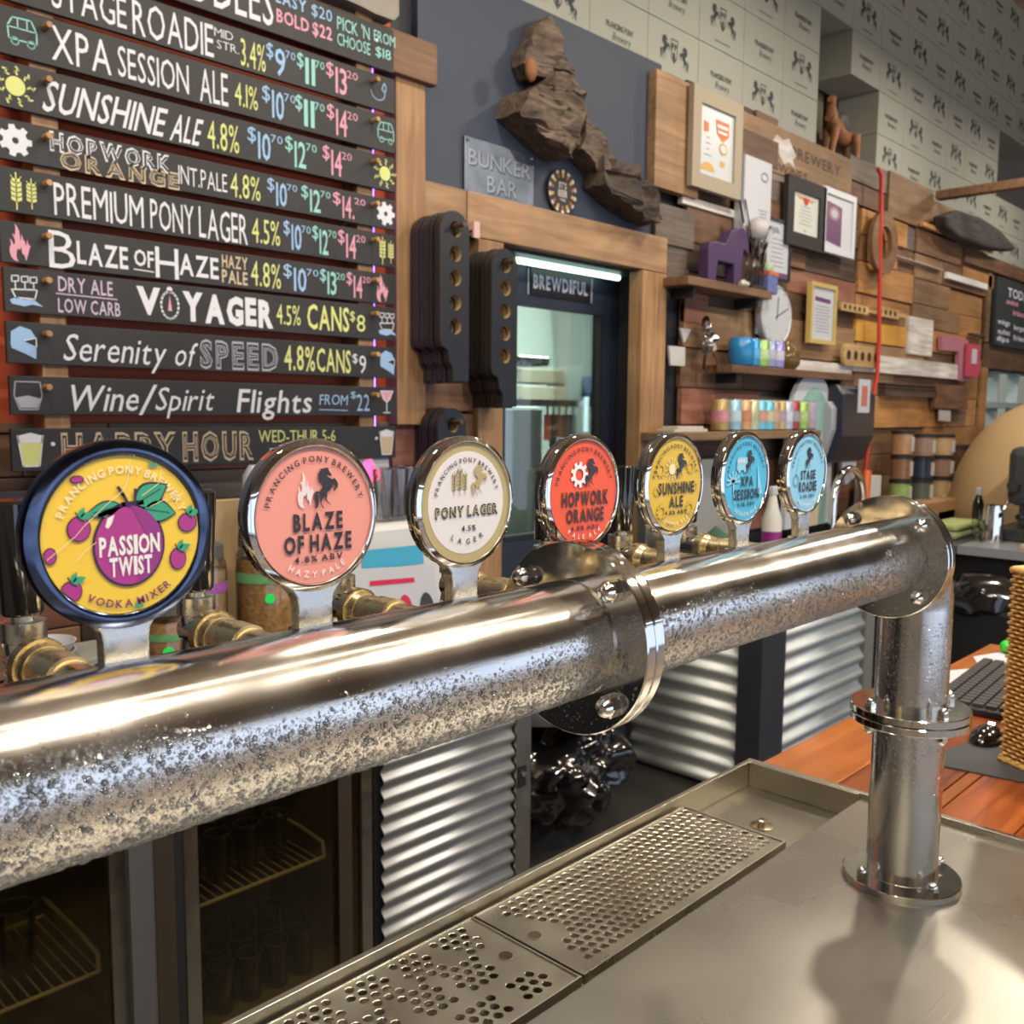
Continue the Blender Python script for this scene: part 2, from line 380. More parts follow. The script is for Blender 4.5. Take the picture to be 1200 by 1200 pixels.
# kitchen behind the wall
M_kit = mat('kitchen_white', (0.66, 0.74, 0.69), 0.6)
struct('wall_kitchen', MB().box(-0.5, 12, 4.6, 4.7, 0, 3.19).box(-0.6, -0.5, 2.34, 4.6, 0, 3.19), M_kit)
struct('ceiling_kitchen', MB().box(-0.6, 12, 2.34, 4.7, 3.0, 3.1), M_kit)

# lamps
M_tube = mat('lamp_tube', (1.0, 0.88, 0.68), emit=12)
M_tubec = mat('lamp_tube_cool', (0.80, 0.90, 1.0), emit=4)
M_tubeg = mat('lamp_tube_kitchen', (0.72, 1.0, 0.86), emit=3.0)
lf = thing('bar_batten_light', (0.8, -0.20, 3.1), 'long warm batten light hanging above the beer pipe', 'ceiling light')
MB().box(-0.9, 2.2, -0.24, -0.16, 3.12, 3.16).build('housing', M_dark, lf)
MB().cyl((-0.85, -0.20, 3.10), (2.15, -0.20, 3.10), 0.018, 12).build('tube', M_tube, lf, smooth=40)
MB().cyl((-0.4, -0.2, 3.16), (-0.4, -0.2, 5.4), 0.006, 6).cyl((1.7, -0.2, 3.16), (1.7, -0.2, 5.4), 0.006, 6).build('hanger', M_dark, lf)
lf = thing('window_batten_light', (1.0, -4.6, 2.62), 'cool white batten light above the front window', 'ceiling light')
MB().box(-2.2, 9.6, -4.64, -4.56, 2.66, 2.70).build('housing', M_dark, lf)
MB().cyl((-2.1, -4.6, 2.63), (9.5, -4.6, 2.63), 0.03, 10).build('tube', M_tubec, lf, smooth=40)
MB().cyl((-1.5, -4.6, 2.7), (-1.5, -4.6, 5.4), 0.008, 6).cyl((5, -4.6, 2.7), (5, -4.6, 5.4), 0.008, 6).build('hanger', M_dark, lf)

for k, (x, y, z, p) in enumerate(PEND):
    pl = thing('pendant_lamp', (x, y, z), 'small round pendant lamp %s over the %s' % (['farthest left', 'second from left', 'third from left', 'fourth from left', 'fifth from left', 'farthest right'][k if k < 6 else k - 6], 'tap room' if k < 6 else 'back bar'), 'ceiling light', 'warm pendant lamps')
    MB().lathe((x, y, z - 0.02), (0, 0, 1), [(0, 0.13), (0.03, 0.12), (0.10, 0.05), (0.14, 0.02)], 20).build('lamp_shade', M_dark, pl, smooth=40)
    MB().cyl((x, y, z + 0.1), (x, y, 5.4), 0.004, 6).build('lamp_cord', M_dark, pl)

# ================================================================== bar body, deck, tray
DZK = 0.95
M_deck = steel('deck_steel', (0.50, 0.48, 0.43), 0.24, 0.34, 'X', sc=3, bump=0.5, dist=0.0003, stretch=60)
M_tray = steel('tray_steel', (0.50, 0.47, 0.39), 0.26, 0.36, 'X', sc=6, bump=0.2)
M_grate = steel('grate_steel', (0.54, 0.51, 0.43), 0.24, 0.38, 'X', sc=12, bump=0.2)
M_jar = wood('jarrah', (0.20, 0.042, 0.012), (0.40, 0.11, 0.026), 0.28, 'X', coat=0.6, rv=0.25)
M_jar2 = wood('jarrah_light', (0.32, 0.085, 0.016), (0.50, 0.165, 0.028), 0.28, 'X', coat=0.6, rv=0.05)
bar = thing('bar_counter', (1.2, 0.02, 0), 'bar counter body below the steel deck and timber top', 'counter')
MB().box(-1.5, 3.06, -0.33, 0.36, 0.0, 0.86).build('cabinet', wood('bar_front_timber', (0.25, 0.13, 0.06), (0.42, 0.24, 0.12)), bar)
MB().box(-1.5, 3.05, -0.3, 0.34, 0.86, 0.888).build('top_frame', M_dark, bar)
dk = thing('bar_deck', (0.6, -0.1, 0.888), 'brushed stainless steel bar deck carrying the pipe post', 'counter')
MB().box(-1.4, 1.650, -0.42, 0.172, 0.93, 0.947).build('deck_sheet', M_deck, dk, bevel=0.001)
MB().box(1.648, 1.662, -0.42, 0.409, 0.925, 0.957).build('end_upstand', M_tray, dk, bevel=0.0015)
MB().box(-1.4, 1.65, -0.425, -0.41, 0.888, 0.947).box(-1.4, 1.65, 0.17, 0.174, 0.90, 0.930).build('front_edge', M_deck, dk)
tr = thing('drip_tray', (0.9, 0.29, 0.888), 'long stainless steel drip tray behind the beer pipe with open right end', 'tray')
MB().box(-1.4, 1.650, 0.1745, 0.3975, 0.898, 0.910).build('tray_floor', M_tray, tr)
MB().box(-1.4, 1.650, 0.398, 0.408, 0.892, 0.957).build('rear_wall', M_tray, tr, bevel=0.001)
MB().box(1.640, 1.6475, 0.1745, 0.3975, 0.91, 0.9565).build('end_wall', M_tray, tr, bevel=0.001)
g = MB().lathe((1.487, 0.283, 0.910), (0, 0, 1), [(0, 0.021), (0.0015, 0.021), (0.003, 0.014), (0.0032, 0.0095), (0.012, 0.0095), (0.0135, 0.008), (0.0136, 0.005), (0.009, 0.005)], 28)
tag(g.build('drain_plug', steel('brass_steel', (0.78, 0.68, 0.5), 0.12, 0.25), smooth=35), 'small round metal drain plug at the open right end of the tray', 'drain plug')

PIT = 0.0172; RH = 0.0060; ROWH = PIT * 0.8660254
def perforated(x0, x1, y0, y1, centres, big, name, z1=0.9405, th=0.0018):
    """plate with real round holes: each hole sits in a hexagonal cell, the rest of the plate is filled hexagons"""
    parts = MB(); top = z1; bot = z1 - th; n = 12
    def hexpts(cx, cy, n=12):
        out = []
        for k in range(n):
            t = 2 * PI * k / n + PI / 12; tt = (t + 1e-9) % (PI / 3) - PI / 6
            # pointy-top hex with apothem PIT/2 along x: sides face 0,60,120..
            a = ((t + PI / 6) % (PI / 3)) - PI / 6
            rr = (PIT / 2) / math.cos(a); out.append((cx + rr * math.cos(t), cy + rr * math.sin(t)))
        return out
    def clamp(q): return (min(max(q[0], x0), x1), min(max(q[1], y0), y1))
    # lattice of cells
    xa, ya = centres['origin']; holes = centres['test']
    j0 = -int((y1 - ya) / ROWH) - 2; jn = int((ya - y0) / ROWH) + 3
    t6 = [PI / 6 + PI / 3 * k for k in range(6)]
    for j in range(j0, jn):
        y = ya - j * ROWH
        off = 0 if j % 2 == 0 else PIT / 2
        i0 = int((x0 - xa) / PIT) - 2; i1 = int((x1 - xa) / PIT) + 2
        for i in range(i0, i1):
            x = xa + i * PIT + off
            if x < x0 - PIT or x > x1 + PIT or y < y0 - PIT or y > y1 + PIT: continue
            inside = x0 + 0.009 < x < x1 - 0.009 and y0 + 0.008 < y < y1 - 0.008
            if inside and holes(i, j, x, y):
                ho = [(x + RH * math.cos(PI / 6 * k), y + RH * math.sin(PI / 6 * k)) for k in range(12)]
                hx = [(x + PIT / math.sqrt(3) * (1 if k % 2 else math.cos(PI / 6)) * math.cos(PI / 6 * k), y + PIT / math.sqrt(3) * (1 if k % 2 else math.cos(PI / 6)) * math.sin(PI / 6 * k)) for k in range(12)]
                hx = [clamp(q) for q in hx]
                rm = [(x + (RH + 0.0007) * math.cos(PI / 6 * k), y + (RH + 0.0007) * math.sin(PI / 6 * k)) for k in range(12)]
                vs = [(*q, top) for q in hx] + [(*q, top) for q in rm] + [(*q, top - 0.0006) for q in ho] + [(*q, bot) for q in ho] + [(*q, bot) for q in hx]
                fs = []
                for k in range(12):
                    k2 = (k + 1) % 12
                    for L_ in range(4): fs.append((L_ * 12 + k, L_ * 12 + k2, (L_ + 1) * 12 + k2, (L_ + 1) * 12 + k))
                parts.add(vs, fs)
            else:
                hx = [clamp((x + PIT / math.sqrt(3) * math.cos(a), y + PIT / math.sqrt(3) * math.sin(a))) for a in t6]
                if abs(sum(hx[k][0] * hx[(k + 1) % 6][1] - hx[(k + 1) % 6][0] * hx[k][1] for k in range(6))) < 1e-9: continue
                parts.add([(*q, top) for q in hx] + [(*q, bot) for q in hx], [tuple(range(6)), tuple(range(6, 12))[::-1]])
    return parts
def big_holes_dark(mb, spots, z):
    for x, y, r in spots: mb.ring((x, y, z - 0.0003), (0, 0, 1), r * 0.86, r, 0.0011, 24)
def grate(label, x0, x1, origin, test, big):
    t = thing('drip_tray_grate', ((x0 + x1) / 2, 0.288, 0.91), label, 'tray grate', 'perforated grates lying in the drip tray')
    p = perforated(x0, x1, 0.192, 0.389, dict(origin=origin, test=test), big, 'plate')
    o = p.build('perforated_plate', M_grate, t)
    MB().box(x0, x1, 0.1885, 0.1925, 0.930, 0.9435).build('long_edge', M_grate, t, bevel=0.0008); MB().box(x0, x1, 0.3885, 0.392, 0.930, 0.9415).build('long_edge', M_grate, t, bevel=0.0008)
    MB().box(x0, x0 + 0.003, 0.1925, 0.3885, 0.930, 0.9430).build('end_edge', M_grate, t, bevel=0.0008); MB().box(x1 - 0.003, x1, 0.1925, 0.3885, 0.930, 0.9430).build('end_edge', M_grate, t, bevel=0.0008)
    s = MB(); big_holes_dark(s, big, 0.9405); s.build('finger_hole_rim', M_grate, t)
    for x in (x0 + 0.02, x1 - 0.02):
        for y in (0.2, 0.38): MB().cyl((x, y, 0.910), (x, y, 0.9385), 0.004, 8).build('foot', M_grate, t)
    return t
def test_r(i, j, x, y):
    if y > 0.382 or y < 0.205 or x > 1.384 or x < 0.902: return False
    return (x - 0.8975) ** 2 + (y - 0.297) ** 2 > 0.040 ** 2
def test_big(bx, by):
    return lambda x, y: (x - bx) ** 2 + (y - by) ** 2 < 0.0086 ** 2
def test_l(i, j, x, y):
    if y > 0.385 or y < 0.2: return False
    r = int((0.3835 - y) / 0.0635)
    yy = (0.3835 - y) - r * 0.0635
    if yy > 4 * ROWH + 0.0005 or r > 2: return False
    right = {0: 0.8366, 1: 0.7983, 2: 0.8347}[r]
    d = (right + 0.006 - x) % 0.0760
    if x > right + 0.006: return False
    k = int(yy / ROWH); 
    return d < (0.0600 if k == 0 else 0.0520 if k == 1 else 0.0560 if k == 2 else 0.046)
gr = grate('right-hand perforated steel drip grate with an even field of holes', 0.872, 1.398, (0.9190, 0.3772), test_r, [(0.8975, 0.297, 0.011)])
gl = grate('left-hand perforated steel drip grate with holes in diamond clusters', 0.344, 0.868, (0.8366, 0.3761), test_l, [(0.835, 0.291, 0.011)])
def disc(x, y, z, r, mt, nm, par):
    MB().lathe((x, y, z), (0, 0, 1), [(0, r), (0.0004, r)], 24).build(nm, mt, par)
M_hole = mat('rust_hole', (0.045, 0.022, 0.01), 0.7, var=0.6, scale=200)
disc(0.8975, 0.297, 0.9404, 0.0095, mat('hole_olive', (0.07, 0.06, 0.035), 0.55, var=0.4, scale=150), 'finger_hole', gr)
disc(0.835, 0.291, 0.9404, 0.0095, M_hole, 'finger_hole', gl)

# timber bar top to the right of the tray
tt = thing('timber_bar_top', (2.35, -0.02, 0.888), 'polished red jarrah timber bar top right of the steel tray', 'counter')
ys = [(-0.42, -0.275, M_jar), (-0.272, -0.08, M_jar), (-0.077, 0.046, M_jar), (0.049, 0.072, M_jar2), (0.075, 0.228, M_jar), (0.231, 0.388, M_jar2)]
for a, b, mt in ys:
    MB().box(1.664, 3.075, a, b, 0.905, 0.950).build('plank', mt, tt, bevel=0.0015)
MB().box(1.664, 3.07, -0.40, 0.37, 0.888, 0.905).build('underframe', M_dark, tt)

# ================================================================== beer pipe
M_ss = steel('pipe_steel', (0.72, 0.70, 0.66), 0.10, 0.22, 'X', sc=14, bump=0.22, dist=0.00025, stretch=40)
M_fl = steel('flange_steel', (0.76, 0.74, 0.70), 0.05, 0.12, sc=30)
M_ch = steel('chrome', (0.86, 0.85, 0.83), 0.02, 0.06, sc=20)
def wet_steel():
    """pipe steel whose lower half carries a fine mist of condensation"""
    mt = M_ss.copy(); mt.name = 'wet_pipe_steel'; t = mt.node_tree; b = t.nodes['Principled BSDF']; L = t.links.new; N = t.nodes.new
    tc = N('ShaderNodeTexCoord'); vo = N('ShaderNodeTexVoronoi'); vo.inputs['Scale'].default_value = 1300; vo.feature = 'SMOOTH_F1'
    L(tc.outputs['Object'], vo.inputs['Vector'])
    sp = N('ShaderNodeSeparateXYZ'); L(tc.outputs['Object'], sp.inputs[0])
    nz = N('ShaderNodeTexNoise'); nz.inputs['Scale'].default_value = 9; L(tc.outputs['Object'], nz.inputs['Vector'])
    ad = N('ShaderNodeMath'); ad.operation = 'MULTIPLY_ADD'; ad.inputs[1].default_value = 0.05; L(nz.outputs['Fac'], ad.inputs[0]); L(sp.outputs[2], ad.inputs[2])
    mk = N('ShaderNodeMapRange'); mk.inputs['From Min'].default_value = 0.552; mk.inputs['From Max'].default_value = 0.522
    mk.inputs['To Min'].default_value = 0; mk.inputs['To Max'].default_value = 1; L(ad.outputs[0], mk.inputs[0])
    bp = N('ShaderNodeBump'); bp.invert = True; bp.inputs['Distance'].default_value = 0.0005
    mm = N('ShaderNodeMath'); mm.operation = 'MULTIPLY'; mm.inputs[1].default_value = 0.45; L(mk.outputs[0], mm.inputs[0]); L(mm.outputs[0], bp.inputs['Strength'])
    L(vo.outputs['Distance'], bp.inputs['Height'])
    old = b.inputs['Normal'].links[0].from_socket; L(old, bp.inputs['Normal']); L(bp.outputs['Normal'], b.inputs['Normal'])
    return mt
M_wet = wet_steel()
PZ = 1.4545; PR = 0.051; XF = 0.622; XE = 1.292; XP = 1.399
tower = thing('beer_pipe_tower', (XP, 0, 0.947), 'polished stainless beer pipe on flanged post, beaded with condensation', 'beer tower')
MB().lathe((-0.95, 0, PZ), (1, 0, 0), [(0, PR), (XF - 0.0125 + 0.95 - 0.002, PR), (XF - 0.0125 + 0.95, PR - 0.002)], 128).build('horizontal_pipe', M_wet, tower, smooth=30)
MB().lathe((XF + 0.0125, 0, PZ), (1, 0, 0), [(0, PR), (XE - 0.0125 - XF - 0.0125, PR)], 128).build('horizontal_pipe', M_wet, tower, smooth=30)
def flange(c, d, th=0.0115, rf=0.0845):
    for s0 in (-th - 0.0005, 0.0005):
        MB().ring(Vector(c) + Vector(d) * s0, d, PR - 0.004, rf, th, 96, ch=0.0012).build('flange', M_fl, tower, smooth=30)
flange((XF, 0, PZ), (1, 0, 0)); flange((XE, 0, PZ), (1, 0, 0)); flange((XP, 0, 1.208), (0, 0, 1))
MB().ring((XP, 0, 0.947), (0, 0, 1), PR - 0.004, 0.0845, 0.011, 96, ch=0.0012).build('base_flange', M_fl, tower, smooth=30)
MB().lathe((XP, 0, 0.955), (0, 0, 1), [(0, PR + 0.003), (0.004, PR), (0.2415, PR)], 96).build('post_pipe', M_ss, tower, smooth=30)
# elbow
pts = [(XE + 0.012, 0, PZ)]; rb_ = XP - XE - 0.022
for k in range(0, 19):
    t = PI / 2 * k / 18; pts.append((XP - rb_ + rb_ * math.sin(t), 0, PZ - rb_ + rb_ * math.cos(t)))
pts += [(XP, 0, 1.30), (XP, 0, 1.2195)]
MB().tube(pts, PR, 96).build('elbow', M_ss, tower, smooth=30)
def acorn(p, d, parent, r=0.0092, back=True, L_=0.0):
    p = Vector(p); d = Vector(d).normalized()
    m_ = MB().lathe(p, d, [(0, r * 1.12), (0.0014, r * 1.12)], 24)
    pr = [(0.0014, r * 1.08), (0.0085, r * 1.08), (0.0095, r * 0.95)]
    m_.lathe(p, d, pr, 6)
    dome = [(0.009 + r * 0.95 * math.sin(a), r * 0.93 * math.cos(a)) for a in [PI / 2 * k / 8 for k in range(8)]] + [(0.009 + r * 0.96, 0.0005)]
    m_.lathe(p, d, dome, 24)
    return m_.build('acorn_nut', M_ch, parent, smooth=32)
for cx in (XF, XE):
    for k in range(4):
        a = PI / 4 + PI / 2 * k; y = 0.069 * math.cos(a); z = PZ + 0.069 * math.sin(a)
        acorn((cx - 0.012, y, z), (-1, 0, 0), tower)
        if cx == XF: acorn((cx + 0.012, y, z), (1, 0, 0), tower)
        MB().cyl((cx - 0.013, y, z), (cx + 0.016, y, z), 0.004, 8).build('bolt', M_ch, tower)
for k in range(4):
    a = PI / 4 + PI / 2 * k + 0.25; x = XP + 0.069 * math.cos(a); y = 0.069 * math.sin(a)
    acorn((x, y, 1.2195), (0, 0, 1), tower, 0.0078); acorn((x, y, 1.1965), (0, 0, -1), tower, 0.0078)
    acorn((x, y, 0.958), (0, 0, 1), tower, 0.0078)

# condensation drops: real water beads on the steel
M_water = pane('water', (0.96, 0.97, 0.98), 0.13, 0.03)
def bead_mesh(name, P, Nn, S, parent, flat=0.55):
    """one joined mesh of low domes: P points, Nn normals, S radii"""
    n = 7; lat = [0.0, 0.55, 1.0]
    P = np.array(P); Nn = np.array(Nn); S = np.array(S)
    up = np.where(np.abs(Nn[:, 2:3]) < 0.9, np.array([[0, 0, 1.0]]), np.array([[1.0, 0, 0]]))
    U = np.cross(Nn, up); U /= np.linalg.norm(U, axis=1)[:, None]; V = np.cross(Nn, U)
    rings = []
    for la in lat[:2]:
        c = math.cos(la * PI / 2); s_ = math.sin(la * PI / 2)
        for k in range(n):
            a = 2 * PI * k / n
            rings.append(P + S[:, None] * (U * (c * math.cos(a)) + V * (c * math.sin(a)) + Nn * (s_ * flat)))
    rings.append(P + S[:, None] * Nn * flat)
    A = np.stack(rings, 1); nv = A.shape[1]; cnt = len(P); verts = A.reshape(-1, 3)
    base = []
    for k in range(n):
        k2 = (k + 1) % n; base += [(k, k2, n + k2), (k, n + k2, n + k), (n + k, n + k2, 2 * n)]
    for k in range(1, n - 1): base.append((0, k + 1, k))
    base = np.array(base); F = (base[None] + (np.arange(cnt) * nv)[:, None, None]).reshape(-1, 3)
    off = np.array(ORG[parent.name]); verts = verts - off
    me = bpy.data.meshes.new(name); me.vertices.add(len(verts)); me.vertices.foreach_set('co', verts.astype(np.float32).ravel())
    me.loops.add(len(F) * 3); me.loops.foreach_set('vertex_index', F.astype(np.int32).ravel())
    me.polygons.add(len(F)); me.polygons.foreach_set('loop_start', np.arange(0, len(F) * 3, 3, dtype=np.int32))
    me.polygons.foreach_set('loop_total', np.full(len(F), 3, dtype=np.int32)); me.update(calc_edges=True); me.validate()
    me.shade_smooth(); me.materials.append(M_water)
    o = bpy.data.objects.new(name, me); COL.objects.link(o); o.parent = parent; ORG[o.name] = ORG[parent.name]; o['kind'] = 'stuff'
    return o
rng = np.random.default_rng(3)
P_, N_, S_ = [], [], []
def rad(n, lo=0.00035, hi=0.0022, p=3.2): return lo + (hi - lo) * rng.random(n) ** p
# horizontal pipes: angle up from the customer side (-y)
for x0, x1, n in ((-0.12, 0.607, 15000), (0.636, 1.278, 11000)):
    x = rng.uniform(x0, x1, n); th = rng.uniform(-85, 42, n); s = rad(n)
    lim = 21 + 9 * np.sin(x * 11) + 6 * np.sin(x * 31 + 2); keep = (th < lim) | (rng.random(n) < np.exp(-(th - lim) / 5.0) * 0.35)
    big_ok = (th < lim - 8); s = np.where(big_ok, s, s * 0.7)
    x, th, s = x[keep], np.radians(th[keep]), s[keep]
    m2 = int(n * 1.7); x2 = rng.uniform(x0, x1, m2); t2 = rng.uniform(-85, 30, m2); l2 = 20 + 9 * np.sin(x2 * 11) + 6 * np.sin(x2 * 31 + 2); k2 = t2 < l2
    x = np.concatenate([x, x2[k2]]); th = np.concatenate([th, np.radians(t2[k2])]); s = np.concatenate([s, rng.uniform(0.00028, 0.00062, int(k2.sum()))])
    nn = np.stack([np.zeros_like(th), -np.cos(th), np.sin(th)], 1)
    P_.append(np.stack([x, nn[:, 1] * PR, PZ + nn[:, 2] * PR], 1)); N_.append(nn); S_.append(s)
# hanging drips below
n = 130; x = rng.uniform(-0.1, 1.27, n); th = np.radians(rng.uniform(-100, -62, n)); nn = np.stack([np.zeros(n), -np.cos(th), np.sin(th)], 1)
P_.append(np.stack([x, nn[:, 1] * PR, PZ + nn[:, 2] * PR], 1)); N_.append(nn); S_.append(rng.uniform(0.0015, 0.0036, n))
# elbow and post
n = 3600; a = rng.uniform(PI * 0.75, PI * 1.95, n); z = 1.235 + rng.random(n) * 0.12
nn = np.stack([np.cos(a), np.sin(a), np.zeros(n)], 1); P_.append(np.stack([XP + nn[:, 0] * PR, nn[:, 1] * PR, z], 1)); N_.append(nn); S_.append(rad(n, 0.0004, 0.0014))
n = 3400; a = rng.uniform(PI * 0.75, PI * 1.95, n); z = 1.19 - np.abs(rng.normal(0, 0.045, n)); z = np.clip(z, 1.03, 1.19)
nn = np.stack([np.cos(a), np.sin(a), np.zeros(n)], 1); P_.append(np.stack([XP + nn[:, 0] * PR, nn[:, 1] * PR, z], 1)); N_.append(nn); S_.append(rad(n, 0.0004, 0.0014))
n = 1500; t = rng.uniform(0.1, PI / 2, n); ph = rng.uniform(-PI * 0.9, 0.1, n)   # bend
cx = XP - rb_ + rb_ * np.sin(t); cz = PZ - rb_ + rb_ * np.cos(t)
rd = np.stack([np.sin(t), np.zeros(n), np.cos(t)], 1); yy = np.tile([[0, 1.0, 0]], (n, 1))
nn = rd * np.cos(ph)[:, None] + yy * np.sin(ph)[:, None]
P_.append(np.stack([cx, np.zeros(n), cz], 1) + nn * PR); N_.append(nn); S_.append(rad(n, 0.0004, 0.0014))
# flange faces
for fx, n in ((XF - 0.0125, 170), (XE - 0.0125, 110)):
    a = rng.uniform(PI * 1.1, PI * 1.75, n); r = rng.uniform(PR + 0.004, 0.083, n)
    nn = np.tile([[-1.0, 0, 0]], (n, 1)); P_.append(np.stack([np.full(n, fx + 0.0005), r * np.cos(a), PZ + r * np.sin(a)], 1)); N_.append(nn); S_.append(rad(n, 0.0005, 0.0014))
bead_mesh('condensation_drops', np.concatenate(P_), np.concatenate(N_), np.concatenate(S_), tower)

# ================================================================== taps with round badges
YB = 0.0238; ZB = 1.5770; RB = 0.0532; BX0 = 0.2319; BDX = 0.1423
BADJ = [0.0042, -0.0045, -0.004, 0.0, 0.003, 0.0, 0.005]
M_lampgold = steel('lamp_tinted_metal', (0.92, 0.76, 0.46), 0.2, 0.34, sc=60)  # warm lamp light on shanks and collars is put into the metal colour
M_blk = mat('black_gloss', (0.008, 0.007, 0.006), 0.12, coat=1.0)
M_spk = mat('speckled_chrome', (0.085, 0.105, 0.17), 0.14, metal=1.0, var=0.9, scale=55)
M_brush = steel('brushed_stem', (0.62, 0.61, 0.58), 0.15, 0.4, sc=90)
def knurl(mb, p, d, r, L, n=60, amp=0.0006):
    p, d, u, v = mb.frame(p, d); vs = []; fs = []; rows = 7
    for i in range(rows):
        for k in range(n * 2):
            a = PI * k / n; rr = r + (amp if (k + i) % 2 else 0)
            vs.append(p + d * (L * i / (rows - 1)) + (u * math.cos(a) + v * math.sin(a)) * rr)
    m_ = n * 2
    for i in range(rows - 1):
        for k in range(m_): fs.append((i * m_ + k, i * m_ + (k + 1) % m_, (i + 1) * m_ + (k + 1) % m_, (i + 1) * m_ + k))
    fs.append(tuple(range(m_))[::-1]); fs.append(tuple((rows - 1) * m_ + k for k in range(m_)))
    mb.add(vs, fs)
def make_tap(x, label, tilt=0.0):
    t = thing('beer_tap', (x, 0.0, 1.49), label, 'beer tap', 'beer taps with round badges along the pipe')
    s = MB()
    z0 = 1.468; yh = 0.200
    s.lathe((x, 0.03, z0), (0, 1, 0), [(0, 0.0125), (0.055, 0.0125), (0.056, 0.0150), (0.085, 0.0150), (0.086, 0.0172), (0.108, 0.0172), (0.110, 0.0158), (0.134, 0.0158), (0.135, 0.0145), (0.15, 0.0145)], 36)
    s.build('shank', M_lampgold, t, smooth=30)
    c = MB(); knurl(c, (x, 0.166, z0), (0, 1, 0), 0.0198, 0.010, 48); c.lathe((x, 0.158, z0), (0, 1, 0), [(0, 0.0165), (0.008, 0.0185)], 32)
    c.build('shank_collar', M_lampgold, t, smooth=30)
    b = MB().lathe((x, 0.176, z0), (0, 1, 0), [(0, 0.0125), (0.02, 0.0135), (0.034, 0.0125), (0.04, 0.006)], 28)
    b.tube([(x, yh, z0), (x, yh + .004, z0 - 0.012), (x, yh + .018, z0 - 0.055), (x, yh + .02, z0 - 0.09)], [0.012, 0.0115, 0.009, 0.0085], 20)
    b.lathe((x, yh, z0), (0, 0, 1), [(0, 0.0125), (0.010, 0.0135), (0.013, 0.0135), (0.0145, 0.012)], 28)
    b.build('faucet_body', M_ch, t, smooth=30)
    k = MB(); knurl(k, (x, yh, z0 + 0.014), (0, 0, 1), 0.0150, 0.014, 36, 0.0005); k.cyl((x, yh, z0 + 0.028), (x, yh, z0 + 0.034), 0.008, 16)
    k.build('faucet_nut', M_brush, t, smooth=30)
    d = Vector((math.sin(tilt) * 0.8, math.sin(tilt) * 0.4, 1)).normalized()
    MB().lathe((x, yh, z0 + 0.033), d, [(0, 0.0135), (0.002, 0.0148), (0.078, 0.0182), (0.081, 0.018), (0.083, 0.016)], 32).build('handle', M_blk, t, smooth=30)
    return t
def make_badge(t, x, body_mat, rl, ring_mats=None):
    """round lens: chrome body with beaded rim, tapering stem down to the pipe"""
    f = MB().lathe((x, YB + 0.016, ZB), (0, -1, 0), [(0, RB * 0.93), (0.0015, RB * 0.985), (0.005, RB * 0.985), (0.0055, RB * 0.955), (0.0075, RB * 0.955), (0.008, RB), (0.0125, RB), (0.0145, RB * 0.985), (0.0158, RB * (0.955 * .75 + rl * .25)), (0.0162, RB * (0.955 * .5 + rl * .5)), (0.0158, RB * (0.955 * .2 + rl * .8)), (0.0150, RB * rl + 0.0004), (0.0138, RB * rl)], 96)
    bezel = f.build('badge_bezel', M_ch if body_mat is None else body_mat, t, smooth=28)
    # stem
    st = [(-0.0260, -0.0445), (-0.0185, -0.0520), (-0.0150, -0.0570), (-0.0140, -0.0640), (-0.0140, -0.0800), (0.0140, -0.0800), (0.0140, -0.0640), (0.0150, -0.0570), (0.0185, -0.0520), (0.0260, -0.0445), (0.0, -0.0445)]
    m_ = MB().prism(st, lambda a, b: (x + a, YB + 0.0025, ZB + b), lambda a, b: (x + a, YB + 0.0135, ZB + b))
    m_.build('badge_stem', M_brush, t, bevel=0.0014)
    MB().box(x - 0.014, x + 0.014, YB - 0.004, YB + 0.018, PZ + 0.034, ZB - 0.078).build('stem_foot', M_ch, t, bevel=0.001)
    return bezel
def face(x, layer=0):
    y = YB + 0.0013 - 0.00022 * layer
    return lambda a, b: (x + a * RB, y, ZB + b * RB)
def clipd(pts, r=0.8):
    out = []
    for a, b in pts:
        q = math.hypot(a, b); out.append((a, b) if q < r else (a * r / q, b * r / q))
    return out
M_lblk = mat('label_black', (0.02, 0.012, 0.012), 0.35, coat=0.25)
M_lwht = mat('label_white', (0.80, 0.76, 0.72), 0.35, coat=0.25)
def lmat(n, c): return mat('label_' + n, c, 0.35, coat=0.25)
LBL = ['yellow passion fruit tap with round badge reading PASSION TWIST, leftmost in view', 'tap with salmon pink round badge reading BLAZE OF HAZE', 'tap with white and gold round badge reading PONY LAGER',
       'tap with orange-red round badge reading HOPWORK ORANGE', 'tap with mustard yellow round badge reading SUNSHINE ALE', 'tap with bright blue round badge reading XPA SESSION', 'tap with pale blue round badge reading STAGE ROADIE, nearest the elbow']
# --- badge 0: passion twist (a slightly larger lens)
RB0, ZB0 = RB, ZB; RB = 0.0562; ZB = 1.5755
x = BX0 + BADJ[0]; t = make_tap(x, LBL[0]); make_badge(t, x, M_spk, 0.83)
MB().lathe((x, YB + 0.0028, ZB), (0, -1, 0), [(0, RB * 0.83), (0.001, RB * 0.83)], 72).build('badge_label', lmat('yellow', (0.83, 0.55, 0.03)), t)
pur, pur2, dk_, grn, wht, vio = lmat('purple', (0.27, 0.02, 0.20)), lmat('magenta', (0.38, 0.025, 0.22)), lmat('plum', (0.03, 0.006, 0.03)), lmat('leaf', (0.03, 0.33, 0.17)), M_lwht, lmat('violet', (0.16, 0.01, 0.13))
f1, f2, f3, f4 = face(x, 1), face(x, 2), face(x, 3), face(x, 4)
mb = MB(); PM = [dk_, pur, pur2, grn, wht, vio, lmat('cream', (0.86, 0.74, 0.42))]
mb.flat(ell(0.05, -0.11, 0.385, 0.44, 48), f1, 0); mb.flat(ell(0.05, -0.11, 0.36, 0.415, 48), f2, 2)
